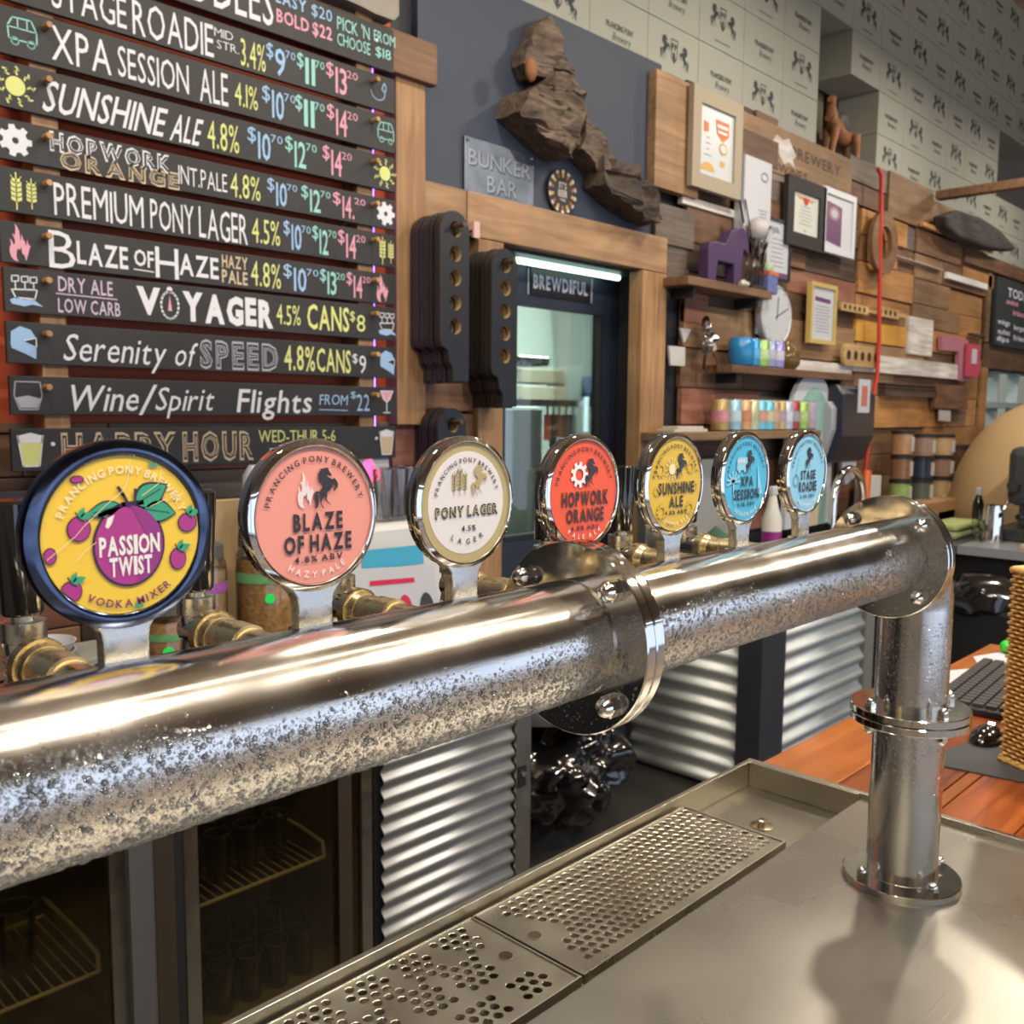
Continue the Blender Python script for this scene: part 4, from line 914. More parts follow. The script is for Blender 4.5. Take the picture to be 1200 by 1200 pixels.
# header rail over the door, jambs
MB().box(xb + 0.004, xb + 0.21, 2.13, 2.199, 2.31, 2.475).build('header_rail', M_pineh, wall_back, bevel=0.004)
MB().box(xb + 0.216, 3.80, 2.13, 2.199, 2.31, 2.475).build('header_rail', M_pineh, wall_back, bevel=0.004)
MB().box(aty(752, 400, 2.12).x, aty(780, 400, 2.12).x, 2.12, 2.199, 0.9, 2.305).build('door_post', M_pine, wall_back, bevel=0.004)
MB().box(aty(560, 550, 2.12).x, aty(589, 550, 2.12).x, 2.12, 2.199, 0.0, 2.305).build('door_post', M_pine, wall_back, bevel=0.004)
MB().box(3.80, 3.822, 2.15, 2.199, 2.30, 2.52).build('painted_batten', M_orange, wall_back)
# big boards right of the navy panel
plank_px(770, 80, 818, 233, TAN, 2.12, 0.05)
plank_px(769, 236, 813, 293, GRY, 2.14, 0.04)
plank(3.83, 4.02, 2.30, 2.50, GRY, 2.15); plank(3.99, 4.2, 2.10, 2.28, RED, 2.15)
tb = plank_px(868, 128, 997, 236, TAN, 2.15, 0.045)
mb = MB(); fw_ = lambda y: (lambda a, b: (a, y, b))
text_line(mb, 'BREWERY', 5.0, 5.62, 3.085, 3.15, fw_(2.149), 0, off=0.02); text_line(mb, 'WINES', 4.86, 5.2, 2.98, 3.03, fw_(2.149), 0, off=0.02)
mb.flat([(4.78, 3.12), (4.83, 3.17), (4.9, 3.155), (4.97, 3.175), (5.02, 3.13), (5.06, 3.1), (5.02, 3.07), (5.05, 3.03), (4.98, 3.05), (4.92, 3.03), (4.86, 3.075)], fw_(2.1485), 1)
mb.build('faded_print', [mat('faded_ink', (0.10, 0.06, 0.04), 0.8), M_white_wood], tb, fix=False)
# random courses fill the rest, z 0.95 - 3.26
def fill(x0, x1, z0, z1, pal, lo=0.12, hi=0.24, l0=0.4, l1=1.3, y=2.168):
    z = z0
    while z < z1 - 0.02:
        h = R.uniform(lo, hi); 
        if z + h > z1 - 0.05: h = z1 - z
        x = x0 - R.uniform(0, 0.0)
        while x < x1 - 0.02:
            L_ = R.uniform(l0, l1); e = min(x + L_, x1)
            if x1 - e < 0.15: e = x1
            plank(x, e - 0.005, z, z + h - 0.005, R.choice(pal), y + R.uniform(-0.022, 0.006), 0.03); x = e
        z += h
fill(3.99, 5.95, 1.0, 2.98, [BRN, TAN, BRN, GRY, DRK, RED, BRN])
fill(5.78, 6.35, 2.98, 3.26, [GRY, TAN, BRN]); fill(3.99, 4.86, 2.985, 3.26, [DRK, BRN])
fill(5.955, 8.36, 1.0, 2.12, [TAN, HON, TAN, BRN, HON]); fill(6.85, 8.36, 2.12, 2.62, [TAN, HON, BRN, TAN], 0.14, 0.24, 0.5, 1.2); fill(5.955, 6.85, 2.27, 2.96, [TAN, BRN, HON, GRY])
plank(5.955, 6.83, 2.125, 2.265, M_ochre, 2.155); plank(6.35, 7.12, 2.97, 3.26, TAN, 2.15); plank(6.86, 8.36, 2.80, 2.96, BRN, 2.15); plank(6.86, 8.36, 2.97, 3.0, HON, 2.11)
plank(6.86, 7.4, 2.625, 2.79, TAN, 2.155); plank(7.405, 8.36, 2.625, 2.79, BRN, 2.15); plank(7.13, 7.74, 3.0, 3.2, TAN, 2.16)
plank(8.37, 10.3, 1.0, 1.30, BRN, 2.168); plank(8.37, 8.5, 1.3, 2.05, HON, 2.14); plank(8.37, 10.3, 2.05, 2.25, BRN, 2.14); plank(7.76, 10.3, 2.83, 2.94, BRN, 2.12); plank(8.37, 8.47, 2.26, 2.82, TAN, 2.14)
plank(9.6, 10.3, 2.26, 2.82, BRN, 2.14)
plank_px(1045, 297, 1106, 317, M_white_wood, 2.12, 0.04); plank_px(1111, 326, 1158, 333, mat('white_gloss', (0.8, 0.8, 0.78), 0.3), 2.12, 0.03)
plank_px(1000, 413, 1125, 445, M_white_wood, 2.12, 0.05); plank_px(920, 420, 998, 440, M_white_wood, 2.13, 0.045)
plank_px(1066, 370, 1092, 418, M_white_wood, 2.14, 0.03); plank_px(800, 238, 866, 248, M_white_wood, 2.14, 0.03)
plank_px(1140, 390, 1156, 396, DRK, 2.11, 0.04)
# upper boards at far right
plank(7.78, 9.4, 2.70, 2.8, HON, 2.14)
# ---- window to the kitchen at far right
wf = MB().box(8.5, 8.53, 2.16, 2.34, 1.30, 2.04).box(8.98, 9.0, 2.2, 2.3, 1.30, 2.04).box(9.55, 9.57, 2.2, 2.3, 1.30, 2.04).box(8.5, 10.3, 2.18, 2.32, 1.72, 1.77)
struct('window_2', wf, mat('window_frame_grey', (0.35, 0.38, 0.38), 0.5))
M_glass = pane('pane_glass')

# ================================================================== door with glass, sign, lamp
dr = MB(); DY = 2.36
GX = aty(592, 520, 2.36).x
dr.box(2.6, GX, DY, DY + 0.04, 0.02, 2.40).box(3.60, 3.90, DY, DY + 0.04, 0.02, 2.40).box(GX, 3.60, DY, DY + 0.04, 2.115, 2.40).box(GX, 3.60, DY, DY + 0.04, 0.02, 1.08)
dr.box(2.60, 2.64, 2.34, DY, 0, 2.30).box(3.90, 3.94, 2.34, DY, 0, 2.40)
door = struct('door_1', dr, mat('navy_door', (0.028, 0.036, 0.062), 0.45))
MB().box(GX, 3.60, DY + 0.012, DY + 0.018, 1.08, 2.115).build('window_pane', M_glass, door)
MB().box(GX, 3.60, DY - 0.004, DY + 0.044, 1.08, 1.10).box(3.584, 3.60, DY - 0.004, DY + 0.044, 1.10, 2.115).build('pane_bead', M_dark, door)
s = thing('door_sign', (3.35, DY - 0.01, 2.12), 'small black sign with pale letters BREWDIFUL above the door glass', 'sign')
a = aty(622, 314, DY - 0.006); b = aty(691, 355, DY - 0.006)
MB().box(a.x, b.x, DY - 0.008, DY - 0.001, b.z, aty(622, 312, DY).z + 0.0).build('sign_board', mat('sign_black', (0.012, 0.012, 0.014), 0.35), s)
MB().box(a.x - 0.018, a.x - 0.01, DY - 0.007, DY - 0.001, b.z, a.z).build('sign_edge', CH['g'], s); MB().box(b.x + 0.01, b.x + 0.018, DY - 0.007, DY - 0.001, b.z, a.z).build('sign_edge', CH['g'], s)
mb = MB(); hh = a.z - b.z; text_line(mb, 'BREWDIFUL', a.x + 0.015, b.x - 0.02, b.z + hh * 0.27, b.z + hh * 0.80, fw_(DY - 0.0095), 0, off=0.03, track=0.12); mb.build('sign_lettering', mat('sign_letters', (0.45, 0.43, 0.55), 0.6), s, fix=False)
l = thing('door_tube_lamp', (3.2, 2.28, 2.24), 'pale green tube lamp glowing above the navy door', 'lamp')
a = aty(606, 305, 2.28); b = aty(725, 325, 2.28)
MB().cyl((a.x, 2.28, a.z), (b.x, 2.28, a.z), 0.013, 10).build('tube', M_tubeg, l, smooth=40); MB().box(a.x - 0.03, b.x + 0.05, 2.265, 2.30, a.z + 0.014, 2.298).build('lamp_housing', mat('lamp_grey', (0.22, 0.30, 0.27), 0.5), l)
# ---- kitchen behind the glass
ks = thing('kitchen_shelf', (4.9, 3.8, 0), 'steel shelf seen through the door glass, loaded with trays', 'shelf')
z1 = aty(660, 470, 3.9).z
MB().box(4.2, 6.4, 3.6, 4.0, z1 - 0.04, z1).build('shelf_board', M_deck, ks); MB().box(4.2, 6.4, 3.6, 4.0, 0.85, 0.9).build('shelf_board', M_deck, ks)
for x in (4.22, 6.36):
    for y in (3.62, 3.98): MB().cyl((x, y, 0), (x, y, 2.5), 0.015, 8).build('upright', M_ch, ks)
def kbox(nm, lab, cat, px0, py0, px1, py1, y, d, mt, grp=None, bev=0.01, zb=None):
    a = aty(px0, py0, y); b = aty(px1, py1, y)
    o = MB().box(a.x, b.x, y, y + d, b.z if zb is None else zb, a.z).build(nm, mt, None, bevel=bev); return tag(o, lab, cat, grp)
M_kw = mat('kitchen_cream', (0.72, 0.66, 0.5), 0.5, var=0.2); M_ks = steel('kitchen_steel', (0.6, 0.62, 0.6), 0.2, 0.4)
kbox('food_tray', 'flat cream tray at the bottom of the pile behind the door glass', 'tray', 612, 452, 664, 468, 3.7, 0.25, M_kw, bev=0.004, zb=z1)
kbox('food_tray', 'deep cream box tray stacked mid pile behind the door glass', 'tray', 612, 432, 662, 450, 3.7, 0.25, mat('kitchen_box', (0.55, 0.50, 0.36), 0.5), bev=0.004)
kbox('food_tray', 'silver lidded tray topmost of the pile behind the door glass', 'tray', 606, 414, 646, 430, 3.7, 0.25, M_ks, bev=0.02)
kbox('storage_tub', 'pale storage tub right of the tray pile behind the glass', 'tub', 666, 430, 682, 468, 3.7, 0.2, M_kit, bev=0.004, zb=z1)
tb_ = thing('mixing_bowl', aty(695, 455, 3.7), 'blue and white mixing bowl on the kitchen shelf at glass edge', 'bowl')
c_ = aty(697, 468, 3.7); MB().lathe((c_.x, 3.75, z1), (0, 0, 1), [(0, 0.05), (0.08, 0.12), (0.17, 0.135), (0.168, 0.125), (0.05, 0.06)], 24).build('bowl_body', mat('bowl_blue', (0.35, 0.5, 0.85), 0.3), tb_, smooth=40)
kbox('chest_freezer', 'white chest freezer in the kitchen low behind the door glass', 'freezer', 592, 476, 636, 590, 3.0, 0.5, mat('freezer_white', (0.7, 0.78, 0.74), 0.4), bev=0.02, zb=0.0)
kn = 0
for px, c, h in ((641, (0.5, 0.08, 0.06), 30), (648, (0.05, 0.05, 0.05), 38), (655, (0.45, 0.1, 0.08), 26), (663, (0.1, 0.12, 0.1), 34), (671, (0.3, 0.3, 0.28), 30)):
    a = aty(px, 486, 3.65); b = aty(px, 486 + h, 3.65)
    o = MB().box(a.x - 0.02, a.x + 0.02, 3.63, 3.66, b.z, a.z).cyl((a.x, 3.645, a.z), (a.x, 3.645, z1 - 0.04), 0.008, 6).build('kitchen_utensil', mat('utensil%d' % kn, c, 0.5)); kn += 1
    tag(o, ['red handled utensil hanging leftmost under the kitchen shelf', 'long black utensil hanging second under the kitchen shelf', 'dull red utensil hanging in the middle under the kitchen shelf', 'dark green utensil hanging fourth under the kitchen shelf', 'grey steel utensil hanging rightmost under the kitchen shelf'][kn - 1], 'utensil', 'utensils hanging under the kitchen shelf')
a = aty(685, 465, 3.6); b = aty(684, 506, 3.6)
tag(MB().cyl((a.x, 3.58, b.z), (a.x, 3.58, a.z), 0.016, 10).build('upright_lamp', mat('lamp_bluewhite', (0.7, 0.9, 1.0), emit=2.5)), 'bright upright tube lamp glowing low in the door glass', 'lamp')

# ================================================================== cartons on the ledge
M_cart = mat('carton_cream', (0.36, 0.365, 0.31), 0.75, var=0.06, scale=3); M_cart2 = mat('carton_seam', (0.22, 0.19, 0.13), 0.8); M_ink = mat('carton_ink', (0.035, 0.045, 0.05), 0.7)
def carton_mesh(w_, h, d=0.28):
    mb = MB().box(-w_ / 2, w_ / 2, 0, d, 0, h)
    return mb
def carton_print(kind, w_, h):
    mb = MB(); f = lambda a, b: (a, -0.0012, b); s = w_ / 0.42
    if kind == 0:
        pony(mb, -0.075 * s, h * 0.36, h * 0.42, f, 0, 1); pony(mb, 0.085 * s, h * 0.30, h * 0.42, f, 0, -1)
        stroke(mb, [(-0.025 * s, h * 0.76), (0.03 * s, h * 0.76)], 0.006, f, 0)
        text_line(mb, 'PP', -0.022 * s, 0.022 * s, h * 0.58, h * 0.70, f, 0, off=0.03); text_line(mb, 'B', -0.012 * s, 0.012 * s, h * 0.40, h * 0.54, f, 0, off=0.05)
        stroke(mb, [(-0.028 * s, h * 0.74), (-0.022 * s, h * 0.45), (0, h * 0.36), (0.022 * s, h * 0.45), (0.028 * s, h * 0.74)], 0.005, f, 0)
        stroke(mb, [(-0.07 * s, h * 0.14), (0.07 * s, h * 0.14)], 0.005, f, 0)
    else:
        text_line(mb, 'PRANCING PONY', -0.10 * s, 0.10 * s, h * 0.46, h * 0.56, f, 0, off=0.03); text_line(mb, 'Brewery', -0.055 * s, 0.075 * s, h * 0.28, h * 0.42, f, 0, slant=0.3)
    return mb
protos = {}
def carton(cx, z0, w_, h, kind, y, lab):
    key = (w_, h, kind)
    if key not in protos:
        t = thing('beer_carton', (cx, y, z0), lab, 'carton', 'cream beer cartons stacked on the wall ledge')
        mb = carton_mesh(w_ - 0.003, h - 0.003); mb.v = [(a + cx, b + y, c + z0) for a, b, c in mb.v]; body = mb.build('carton_body', M_cart, t, bevel=0.002)
        mb = carton_print(kind, w_, h); mb.v = [(a + cx, b + y, c + z0) for a, b, c in mb.v]; mb.build('carton_print', M_ink, t, fix=False)
        protos[key] = t; return t
    c = copy_tree(protos[key], None, (cx, y, z0)); c['label'] = lab; return c
ordn = ['first', 'second', 'third', 'fourth', 'fifth', 'sixth', 'seventh', 'eighth', 'ninth', 'tenth', 'eleventh', 'twelfth', 'thirteenth', 'fourteenth', 'fifteenth']
def inframe(x, z, w_, h):
    for a in (-w_ / 2, w_ / 2):
        for b in (0, h):
            q = proj((x + a, 2.21, z + b))
            if -10 < q[0] < 1210 and -10 < q[1] < 1210: return True
    return False
CW, CHh = 0.4236, 0.2665; Z00 = 3.225
for r in range(0, 7):
    nm = 0
    for k in range(-4, 8):
        cx = 3.926 + CW * k; z = Z00 + CHh * r
        if (k == 4 and r < 3) or (k == 5 and r < 2): continue
        if not inframe(cx, z, CW, CHh): continue
        kind = 0 if (k + r) % 2 == 0 else 1
        carton(cx, z, CW, CHh, kind, 2.21, 'cream carton with %s, %s from left, %s row of the near stack' % ('pony crest' if kind == 0 else 'brewery name', ordn[nm], ordn[r])); nm += 1
CW2 = 0.389
for r in range(-2, 7):
    nm = 0
    for k in range(0, 14):
        cx = 7.305 + CW2 * k; z = Z00 + CHh * r
        if r < 0 and k < 2: continue
        if k in (3, 4, 5, 6) and r in (1, 2) and k >= 4: continue
        if not inframe(cx, z, CW2, CHh): continue
        kind = 0 if (k + r) % 2 == 0 else 1
        carton(cx, z, CW2, CHh, kind, 2.215, 'cream carton with %s, %s from left, %s row of the far stack' % ('pony crest' if kind == 0 else 'brewery name', ordn[nm], ordn[r + 2])); nm += 1
# hidden support behind the alcove: a second row of cartons set back
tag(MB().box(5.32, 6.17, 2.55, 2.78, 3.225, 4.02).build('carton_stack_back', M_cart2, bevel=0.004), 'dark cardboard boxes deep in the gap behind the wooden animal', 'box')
# ================================================================== things hung on the back wall
def wrect(p0, q0, p1, q1, y):
    a = aty(p0, q0, y); b = aty(p1, q1, y); return a.x, b.x, min(a.z, b.z), max(a.z, b.z)
def frame(label, p0, q0, p1, q1, fm, bw_, inner, prints, y=2.10, th=0.03, cat='picture'):
    x0, x1, z0, z1 = wrect(p0, q0, p1, q1, y)
    t = thing('picture_frame', ((x0 + x1) / 2, y + th, z0), label, cat, 'framed certificates on the timber wall')
    mb = MB().box(x0, x1, y, y + th, z0, z0 + bw_).box(x0, x1, y, y + th, z1 - bw_, z1).box(x0, x0 + bw_, y, y + th, z0 + bw_, z1 - bw_).box(x1 - bw_, x1, y, y + th, z0 + bw_, z1 - bw_)
    mb.build('frame_border', fm, t)
    MB().box(x0 + bw_, x1 - bw_, y + 0.012, y + th - 0.002, z0 + bw_, z1 - bw_).build('picture_sheet', inner, t)
    f = lambda a, b: (x0 + bw_ + (x1 - x0 - 2 * bw_) * a, y + 0.0105, z0 + bw_ + (z1 - z0 - 2 * bw_) * b)
    f2 = lambda a, b: (x0 + bw_ + (x1 - x0 - 2 * bw_) * a, y + 0.009, z0 + bw_ + (z1 - z0 - 2 * bw_) * b)
    if prints:
        mb = MB(); ms = prints(mb, f, f2); mb.build('picture_print', ms, t, fix=False)
    # back spacer to the wall
    MB().box(x0 + bw_, x1 - bw_, y + th, 2.165, (z0 + z1) / 2, (z0 + z1) / 2 + 0.03).build('wall_hook', M_dark, t)
    return t
M_paper = mat('paper_white', (0.52, 0.54, 0.59), 0.6); M_paper2 = mat('paper_grey', (0.52, 0.56, 0.58), 0.35)
pO = mat('print_orange', (0.62, 0.18, 0.06), 0.6); pP = mat('print_purple', (0.16, 0.07, 0.16), 0.4); pG = mat('print_grey', (0.25, 0.26, 0.28), 0.6); pD = mat('print_gold', (0.6, 0.35, 0.1), 0.6); pR = mat('print_red', (0.55, 0.04, 0.03), 0.6)
def lines(mb, f, b0, b1, n, mi, a0=0.2, a1=0.8):
    for k in range(n):
        b = b0 + (b1 - b0) * k / max(1, n - 1); q = R.uniform(0, 0.12); mb.flat([(a0 + q, b), (a1 - q, b), (a1 - q, b + 0.012), (a0 + q, b + 0.012)], f, mi)
def pr1(mb, f, f2):
    mb.flat([(.46, .86), (.86, .86), (.86, .66), (.68, .56), (.5, .66)], f, 0); mb.flat([(.5, .8), (.82, .8), (.82, .75), (.5, .75)], f2, 2); mb.flat([(.52, .71), (.8, .71), (.8, .67), (.52, .67)], f2, 2)
    mb.flat([(.12, .78), (.26, .76), (.26, .64), (.12, .62)], f, 0); mb.flat(ell(.7, .46, .13, .09, 16), f, 1); mb.flat(ell(.7, .46, .09, .06, 16), f2, 2)
    mb.flat(ell(.26, .08, .2, .12, 14, 0, 180), f, 1); lines(mb, f, .3, .55, 4, 3, .1, .4); mb.flat([(.62, .28), (.76, .28), (.76, .2), (.62, .2)], f, 1); return [pO, pD, M_paper2, pG]
frame('pale cream frame with orange award print, largest frame on the timber wall', 814, 97, 868, 235, mat('frame_cream', (0.35, 0.30, 0.22), 0.6), 0.07, M_paper2, pr1, 2.08)
def pr2(mb, f, f2):
    mb.flat([(.1, .95), (.9, .9), (.75, .83), (.25, .85)], f, 0); mb.flat([(.38, .92), (.62, .9), (.55, .74), (.45, .74)], f2, 1); lines(mb, f, .25, .68, 6, 2); mb.flat(ell(.5, .1, .06, .03, 8), f, 0); return [pD, pR, pG]
frame('black framed certificate with red and gold crest', 925, 203, 966, 297, mat('frame_black', (0.02, 0.018, 0.018), 0.65), 0.075, mat('paper_cream', (0.62, 0.64, 0.58), 0.5), pr2, 2.09)
def pr3(mb, f, f2):
    mb.flat([(.0, .12), (.62, .05), (.62, .82), (.0, .88)], f, 0); mb.flat(ell(.33, .66, .2, .13, 16), f2, 1); mb.flat(ell(.33, .66, .12, .08, 12), lambda a, b: (f2(a, b)[0], f2(a, b)[1] - 0.001, f2(a, b)[2]), 2); return [pP, mat('print_mauve', (0.40, 0.22, 0.26), 0.5), M_paper]
frame('white framed purple award poster right of the black frame', 967, 217, 1001, 304, mat('frame_white', (0.66, 0.68, 0.72), 0.4), 0.035, mat('mount_white', (0.6, 0.62, 0.66), 0.4), pr3, 2.09)
def pr4(mb, f, f2): mb.flat([(.1, .86), (.5, .9), (.6, .8), (.2, .78)], f, 0); lines(mb, f, .2, .68, 7, 0); mb.flat([(0, 0), (1, 0), (1, .1), (0, .1)], f2, 1); return [pG, pP]
frame('small white certificate on dark backing behind the trophy', 899, 252, 926, 331, M_dark, 0.012, M_paper, pr4, 2.10, 0.02)
def pr5(mb, f, f2): mb.flat([(.15, .82), (.85, .8), (.85, .72), (.15, .74)], f, 0); lines(mb, f, .15, .64, 9, 1, .12, .88); return [pP, pG]
frame('thin gold framed letter with purple heading beside the clock', 952, 329, 979, 405, mat('frame_gold', (0.55, 0.42, 0.15), 0.35), 0.025, M_paper, pr5, 2.09)
# hanging white folded paper
x0, x1, z0, z1 = wrect(875, 180, 904, 255, 2.08)
t = thing('paper_bag', ((x0 + x1) / 2, 2.15, z0), 'tall white paper sheet pad hanging above the glass trophy', 'paper')
MB().box(x0, x1, 2.085, 2.145, z0 - 0.14, z1).build('sheet_pad', M_paper, t, bevel=0.004); mb = MB(); f = lambda a, b: (x0 + (x1 - x0) * a, 2.0838, z0 - 0.14 + (z1 - z0 + 0.14) * b)
stroke(mb, ell(.72, .8, .13, .05, 12), .02, f, 0, True); lines(mb, f, .3, .38, 3, 0, .5, .9); mb.build('sheet_print', pG, t, fix=False)

# shelves
def shelf(label, p0, p1, q, y0, mt, z=None, d=None, th=0.04):
    a = aty(p0, q, y0); b = aty(p1, q, y0); zt = z if z is not None else a.z
    t = thing('wall_shelf', ((a.x + b.x) / 2, 2.14, zt - th), label, 'shelf')
    MB().box(a.x, b.x, y0, 2.142, zt - th, zt).build('shelf_board', mt, t, bevel=0.003)
    for x in (a.x + 0.1, b.x - 0.1): MB().box(x - 0.01, x + 0.01, y0 + 0.03, 2.142, zt - th - 0.05, zt - th).build('shelf_bracket', M_dark, t)
    return a.x, b.x, zt
s1 = shelf('short timber wall shelf holding the purple pony and trophy', 806, 905, 345, 1.98, BRN, z=2.285)
s2 = shelf('timber wall shelf holding the row of blue and green cans', 858, 1000, 436, 1.99, BRN, z=1.895)
s3 = shelf('long lower timber wall shelf packed with colourful cans', 782, 962, 509, 1.97, TAN, z=1.56)

# purple pony figure
def W3(px, py, y): return aty(px, py, y)
t = thing('pony_figure', W3(850, 338, 2.05), 'matt purple wooden pony figure standing on the upper shelf', 'figurine')
M_pp = mat('purple_paint', (0.06, 0.03, 0.09), 0.5)
c0 = W3(852, 338, 2.04).x; z0 = 2.285
P2 = [(-.22, 0), (-.225, .17), (-.21, .205), (-.17, .215), (-.06, .215), (.0, .29), (.06, .315), (.13, .325), (.15, .30), (.205, .235), (.20, .20), (.17, .19), (.13, .205), (.12, .16), (.10, .0), (.04, 0), (.035, .115), (-.13, .115), (-.15, .0)]
MB().prism([(a * 0.92, b * 0.92) for a, b in P2], lambda a, b: (c0 + a, 2.02, z0 + b), lambda a, b: (c0 + a, 2.08, z0 + b)).build('pony_body', M_pp, t, bevel=0.008)
# glass trophy
M_gls = mat('clear_glass', (0.95, 0.97, 1.0), 0.02, trans=1.0, ior=1.45)
c1 = W3(884, 342, 2.03).x
t = thing('glass_trophy', (c1, 2.03, z0), 'clear glass trophy with two flared fins and a frosted globe', 'trophy')
MB().box(c1 - 0.07, c1 + 0.07, 2.0, 2.06, z0, z0 + 0.02).build('trophy_base', M_dark, t, bevel=0.003)
MB().prism([(-.06, .02), (-.03, .02), (-.07, .29), (-.13, .44), (-.17, .43), (-.10, .28)], lambda a, b: (c1 + a, 2.02, z0 + b), lambda a, b: (c1 + a, 2.04, z0 + b)).build('trophy_fin', M_gls, t)
MB().prism([(.06, .02), (.03, .02), (.06, .22), (.15, .35), (.18, .34), (.09, .2)], lambda a, b: (c1 + a, 2.02, z0 + b), lambda a, b: (c1 + a, 2.04, z0 + b)).build('trophy_fin', M_gls, t)
MB().sph((c1 + 0.005, 2.03, z0 + 0.31), 0.06, 16).build('trophy_globe', mat('frosted', (0.62, 0.6, 0.62), 0.4, trans=0.3), t, smooth=60)
MB().box(c1 - 0.028, c1 - 0.008, 2.02, 2.04, z0 + 0.02, z0 + 0.26).build('trophy_stem', M_gls, t); MB().box(c1 + 0.008, c1 + 0.026, 2.02, 2.04, z0 + 0.02, z0 + 0.26).build('trophy_stem', M_gls, t)
c2 = W3(899, 342, 2.05).x
t = thing('snow_globe', (c2 + 0.02, 2.06, z0), 'small snow globe on an orange and blue base by the trophy', 'ornament')
MB().box(c2 - 0.04, c2 + 0.06, 2.02, 2.10, z0, z0 + 0.11).build('globe_base', mat('ornament_blue', (0.12, 0.15, 0.35), 0.5, var=0.5, scale=30), t, bevel=0.006); MB().box(c2 - 0.042, c2 + 0.062, 2.018, 2.102, z0 + 0.095, z0 + 0.115).build('globe_rim', mat('ornament_orange', (0.55, 0.14, 0.06), 0.5), t)
MB().sph((c2 + 0.01, 2.06, z0 + 0.135), 0.035, 14).build('globe_glass', mat('globe_green', (0.35, 0.5, 0.3), 0.15), t, smooth=60)
x_ = W3(869, 338, 2.02).x
tag(MB().tube([(x_ - 0.05, 2.0, z0 + 0.012), (x_ - 0.02, 2.0, z0 + 0.02), (x_ + 0.01, 2.0, z0 + 0.014), (x_ + 0.03, 2.0, z0 + 0.02)], [0.012, 0.018, 0.014, 0.01], 8).build('bone_ornament', mat('bone', (0.5, 0.46, 0.38), 0.6), None, smooth=60), 'small pale bone shaped ornament at the trophy foot', 'ornament')
# clock
c = W3(917, 370, 2.05)
t = thing('wall_clock', (c.x, 2.14, c.z - 0.14), 'round white wall clock showing about ten past twelve', 'clock')
rc = 0.165
MB().lathe((c.x, 2.13, c.z), (0, -1, 0), [(0, rc * .95), (0.02, rc), (0.045, rc), (0.052, rc * 0.95), (0.046, rc * 0.92)], 40).build('clock_case', mat('clock_rim', (0.55, 0.58, 0.62), 0.3), t, smooth=35)
MB().lathe((c.x, 2.084, c.z), (0, -1, 0), [(0, rc * 0.92), (0.001, rc * 0.92)], 40).build('clock_face', mat('clock_face', (0.52, 0.54, 0.58), 0.5), t)
f = lambda a, b: (c.x + a, 2.0815, c.z + b)
mb = MB(); stroke(mb, [(0, -0.02), (0.01, 0.10)], 0.008, f); mb.build('clock_hand', M_dark, t); mb = MB(); stroke(mb, [(-0.02, -0.01), (0.125, 0.05)], 0.006, f); mb.build('clock_hand', M_dark, t)
mb = MB()
for k in range(12):
    a = PI / 6 * k; stroke(mb, [(0.135 * math.sin(a), 0.135 * math.cos(a)), (0.145 * math.sin(a), 0.145 * math.cos(a))], 0.006, f)
mb.build('clock_marks', pG, t, fix=False)
x0, x1, z0_, z1_ = wrect(887, 364, 901, 393, 2.12); tag(MB().box(x0, x1, 2.12, 2.128, z0_, z1_).build('note_card', mat('card_blue', (0.25, 0.32, 0.42), 0.6)), 'pale blue card pinned left of the clock', 'card')
# cans
def can(label, grp, x, y, z, r, h, c, c2_=None):
    t = thing('drink_can', (x, y, z), label, 'can', grp)
    MB().lathe((x, y, z), (0, 0, 1), [(0, r * 0.8), (h * 0.06, r), (h * 0.9, r), (h * 0.97, r * 0.82)], 16).build('can_body', [mat('can_%02d%02d%02d' % tuple(int(q * 99) for q in c), c, 0.3, metal=0.3, var=0.45, scale=18)], t, smooth=40)
    MB().lathe((x, y, z + h * 0.97), (0, 0, 1), [(0, r * 0.82), (h * 0.03, r * 0.84), (h * 0.03, r * 0.74), (h * 0.01, r * 0.72)], 16).build('can_lid', M_ch, t, smooth=40)
    if c2_: MB().lathe((x, y, z + h * 0.3), (0, 0, 1), [(0, r * 1.004), (h * 0.35, r * 1.004)], 16, caps=False).build('can_band', mat('can_%02d%02d%02d' % tuple(int(q * 99) for q in c2_), c2_, 0.35, var=0.4, scale=25), t, smooth=40)
names3 = [('pink bellied', (.42, .30, .12), (.55, .25, .28)), ('pale blue illustrated', (.30, .50, .62), (.45, .6, .68)), ('orange and cream', (.60, .35, .18), (.5, .22, .1)), ('pale green striped', (.50, .55, .38), None), ('sky blue and salmon', (.18, .50, .68), (.55, .3, .22)), ('turquoise and sand', (.16, .50, .62), (.55, .48, .3)),
          ('brown and cream', (.45, .30, .20), (.5, .35, .25)), ('tan and yellow', (.55, .42, .18), (.35, .3, .4)), ('white and blue', (.45, .52, .68), (.55, .6, .75)), ('dark red and grey', (.35, .06, .08), (.3, .3, .32)), ('bright green', (.30, .52, .12), (.4, .55, .2)), ('lavender grey', (.35, .30, .40), None)]
px3 = [843, 858, 870, 879, 888, 897, 904, 911, 919, 927, 937, 947]
for (nm, c_1, c_2), px in zip(names3, px3):
    x = W3(px, 500, 2.04).x; can('%s can on the lowest shelf%s' % (nm, ', leftmost of the row' if px == 843 else ''), 'cans on the lowest wall shelf', x, 2.04, 1.56, 0.046, 0.165, c_1, c_2)
x = W3(851, 500, 2.07).x
for nm, px, c_1, c_2 in (('bright blue', 880, (.05, .28, .60), (.1, .4, .7)), ('lime green', 891, (.30, .50, .15), (.45, .6, .3)), ('grey blue', 900, (.25, .32, .50), (.4, .4, .5)), ('violet and white', 909, (.30, .28, .60), (.5, .5, .65))):
    x = W3(px, 428, 2.04).x; can('%s can on the middle shelf under the clock' % nm, 'cans on the middle wall shelf', x, 2.04, 1.895, 0.045, 0.145, c_1, c_2)
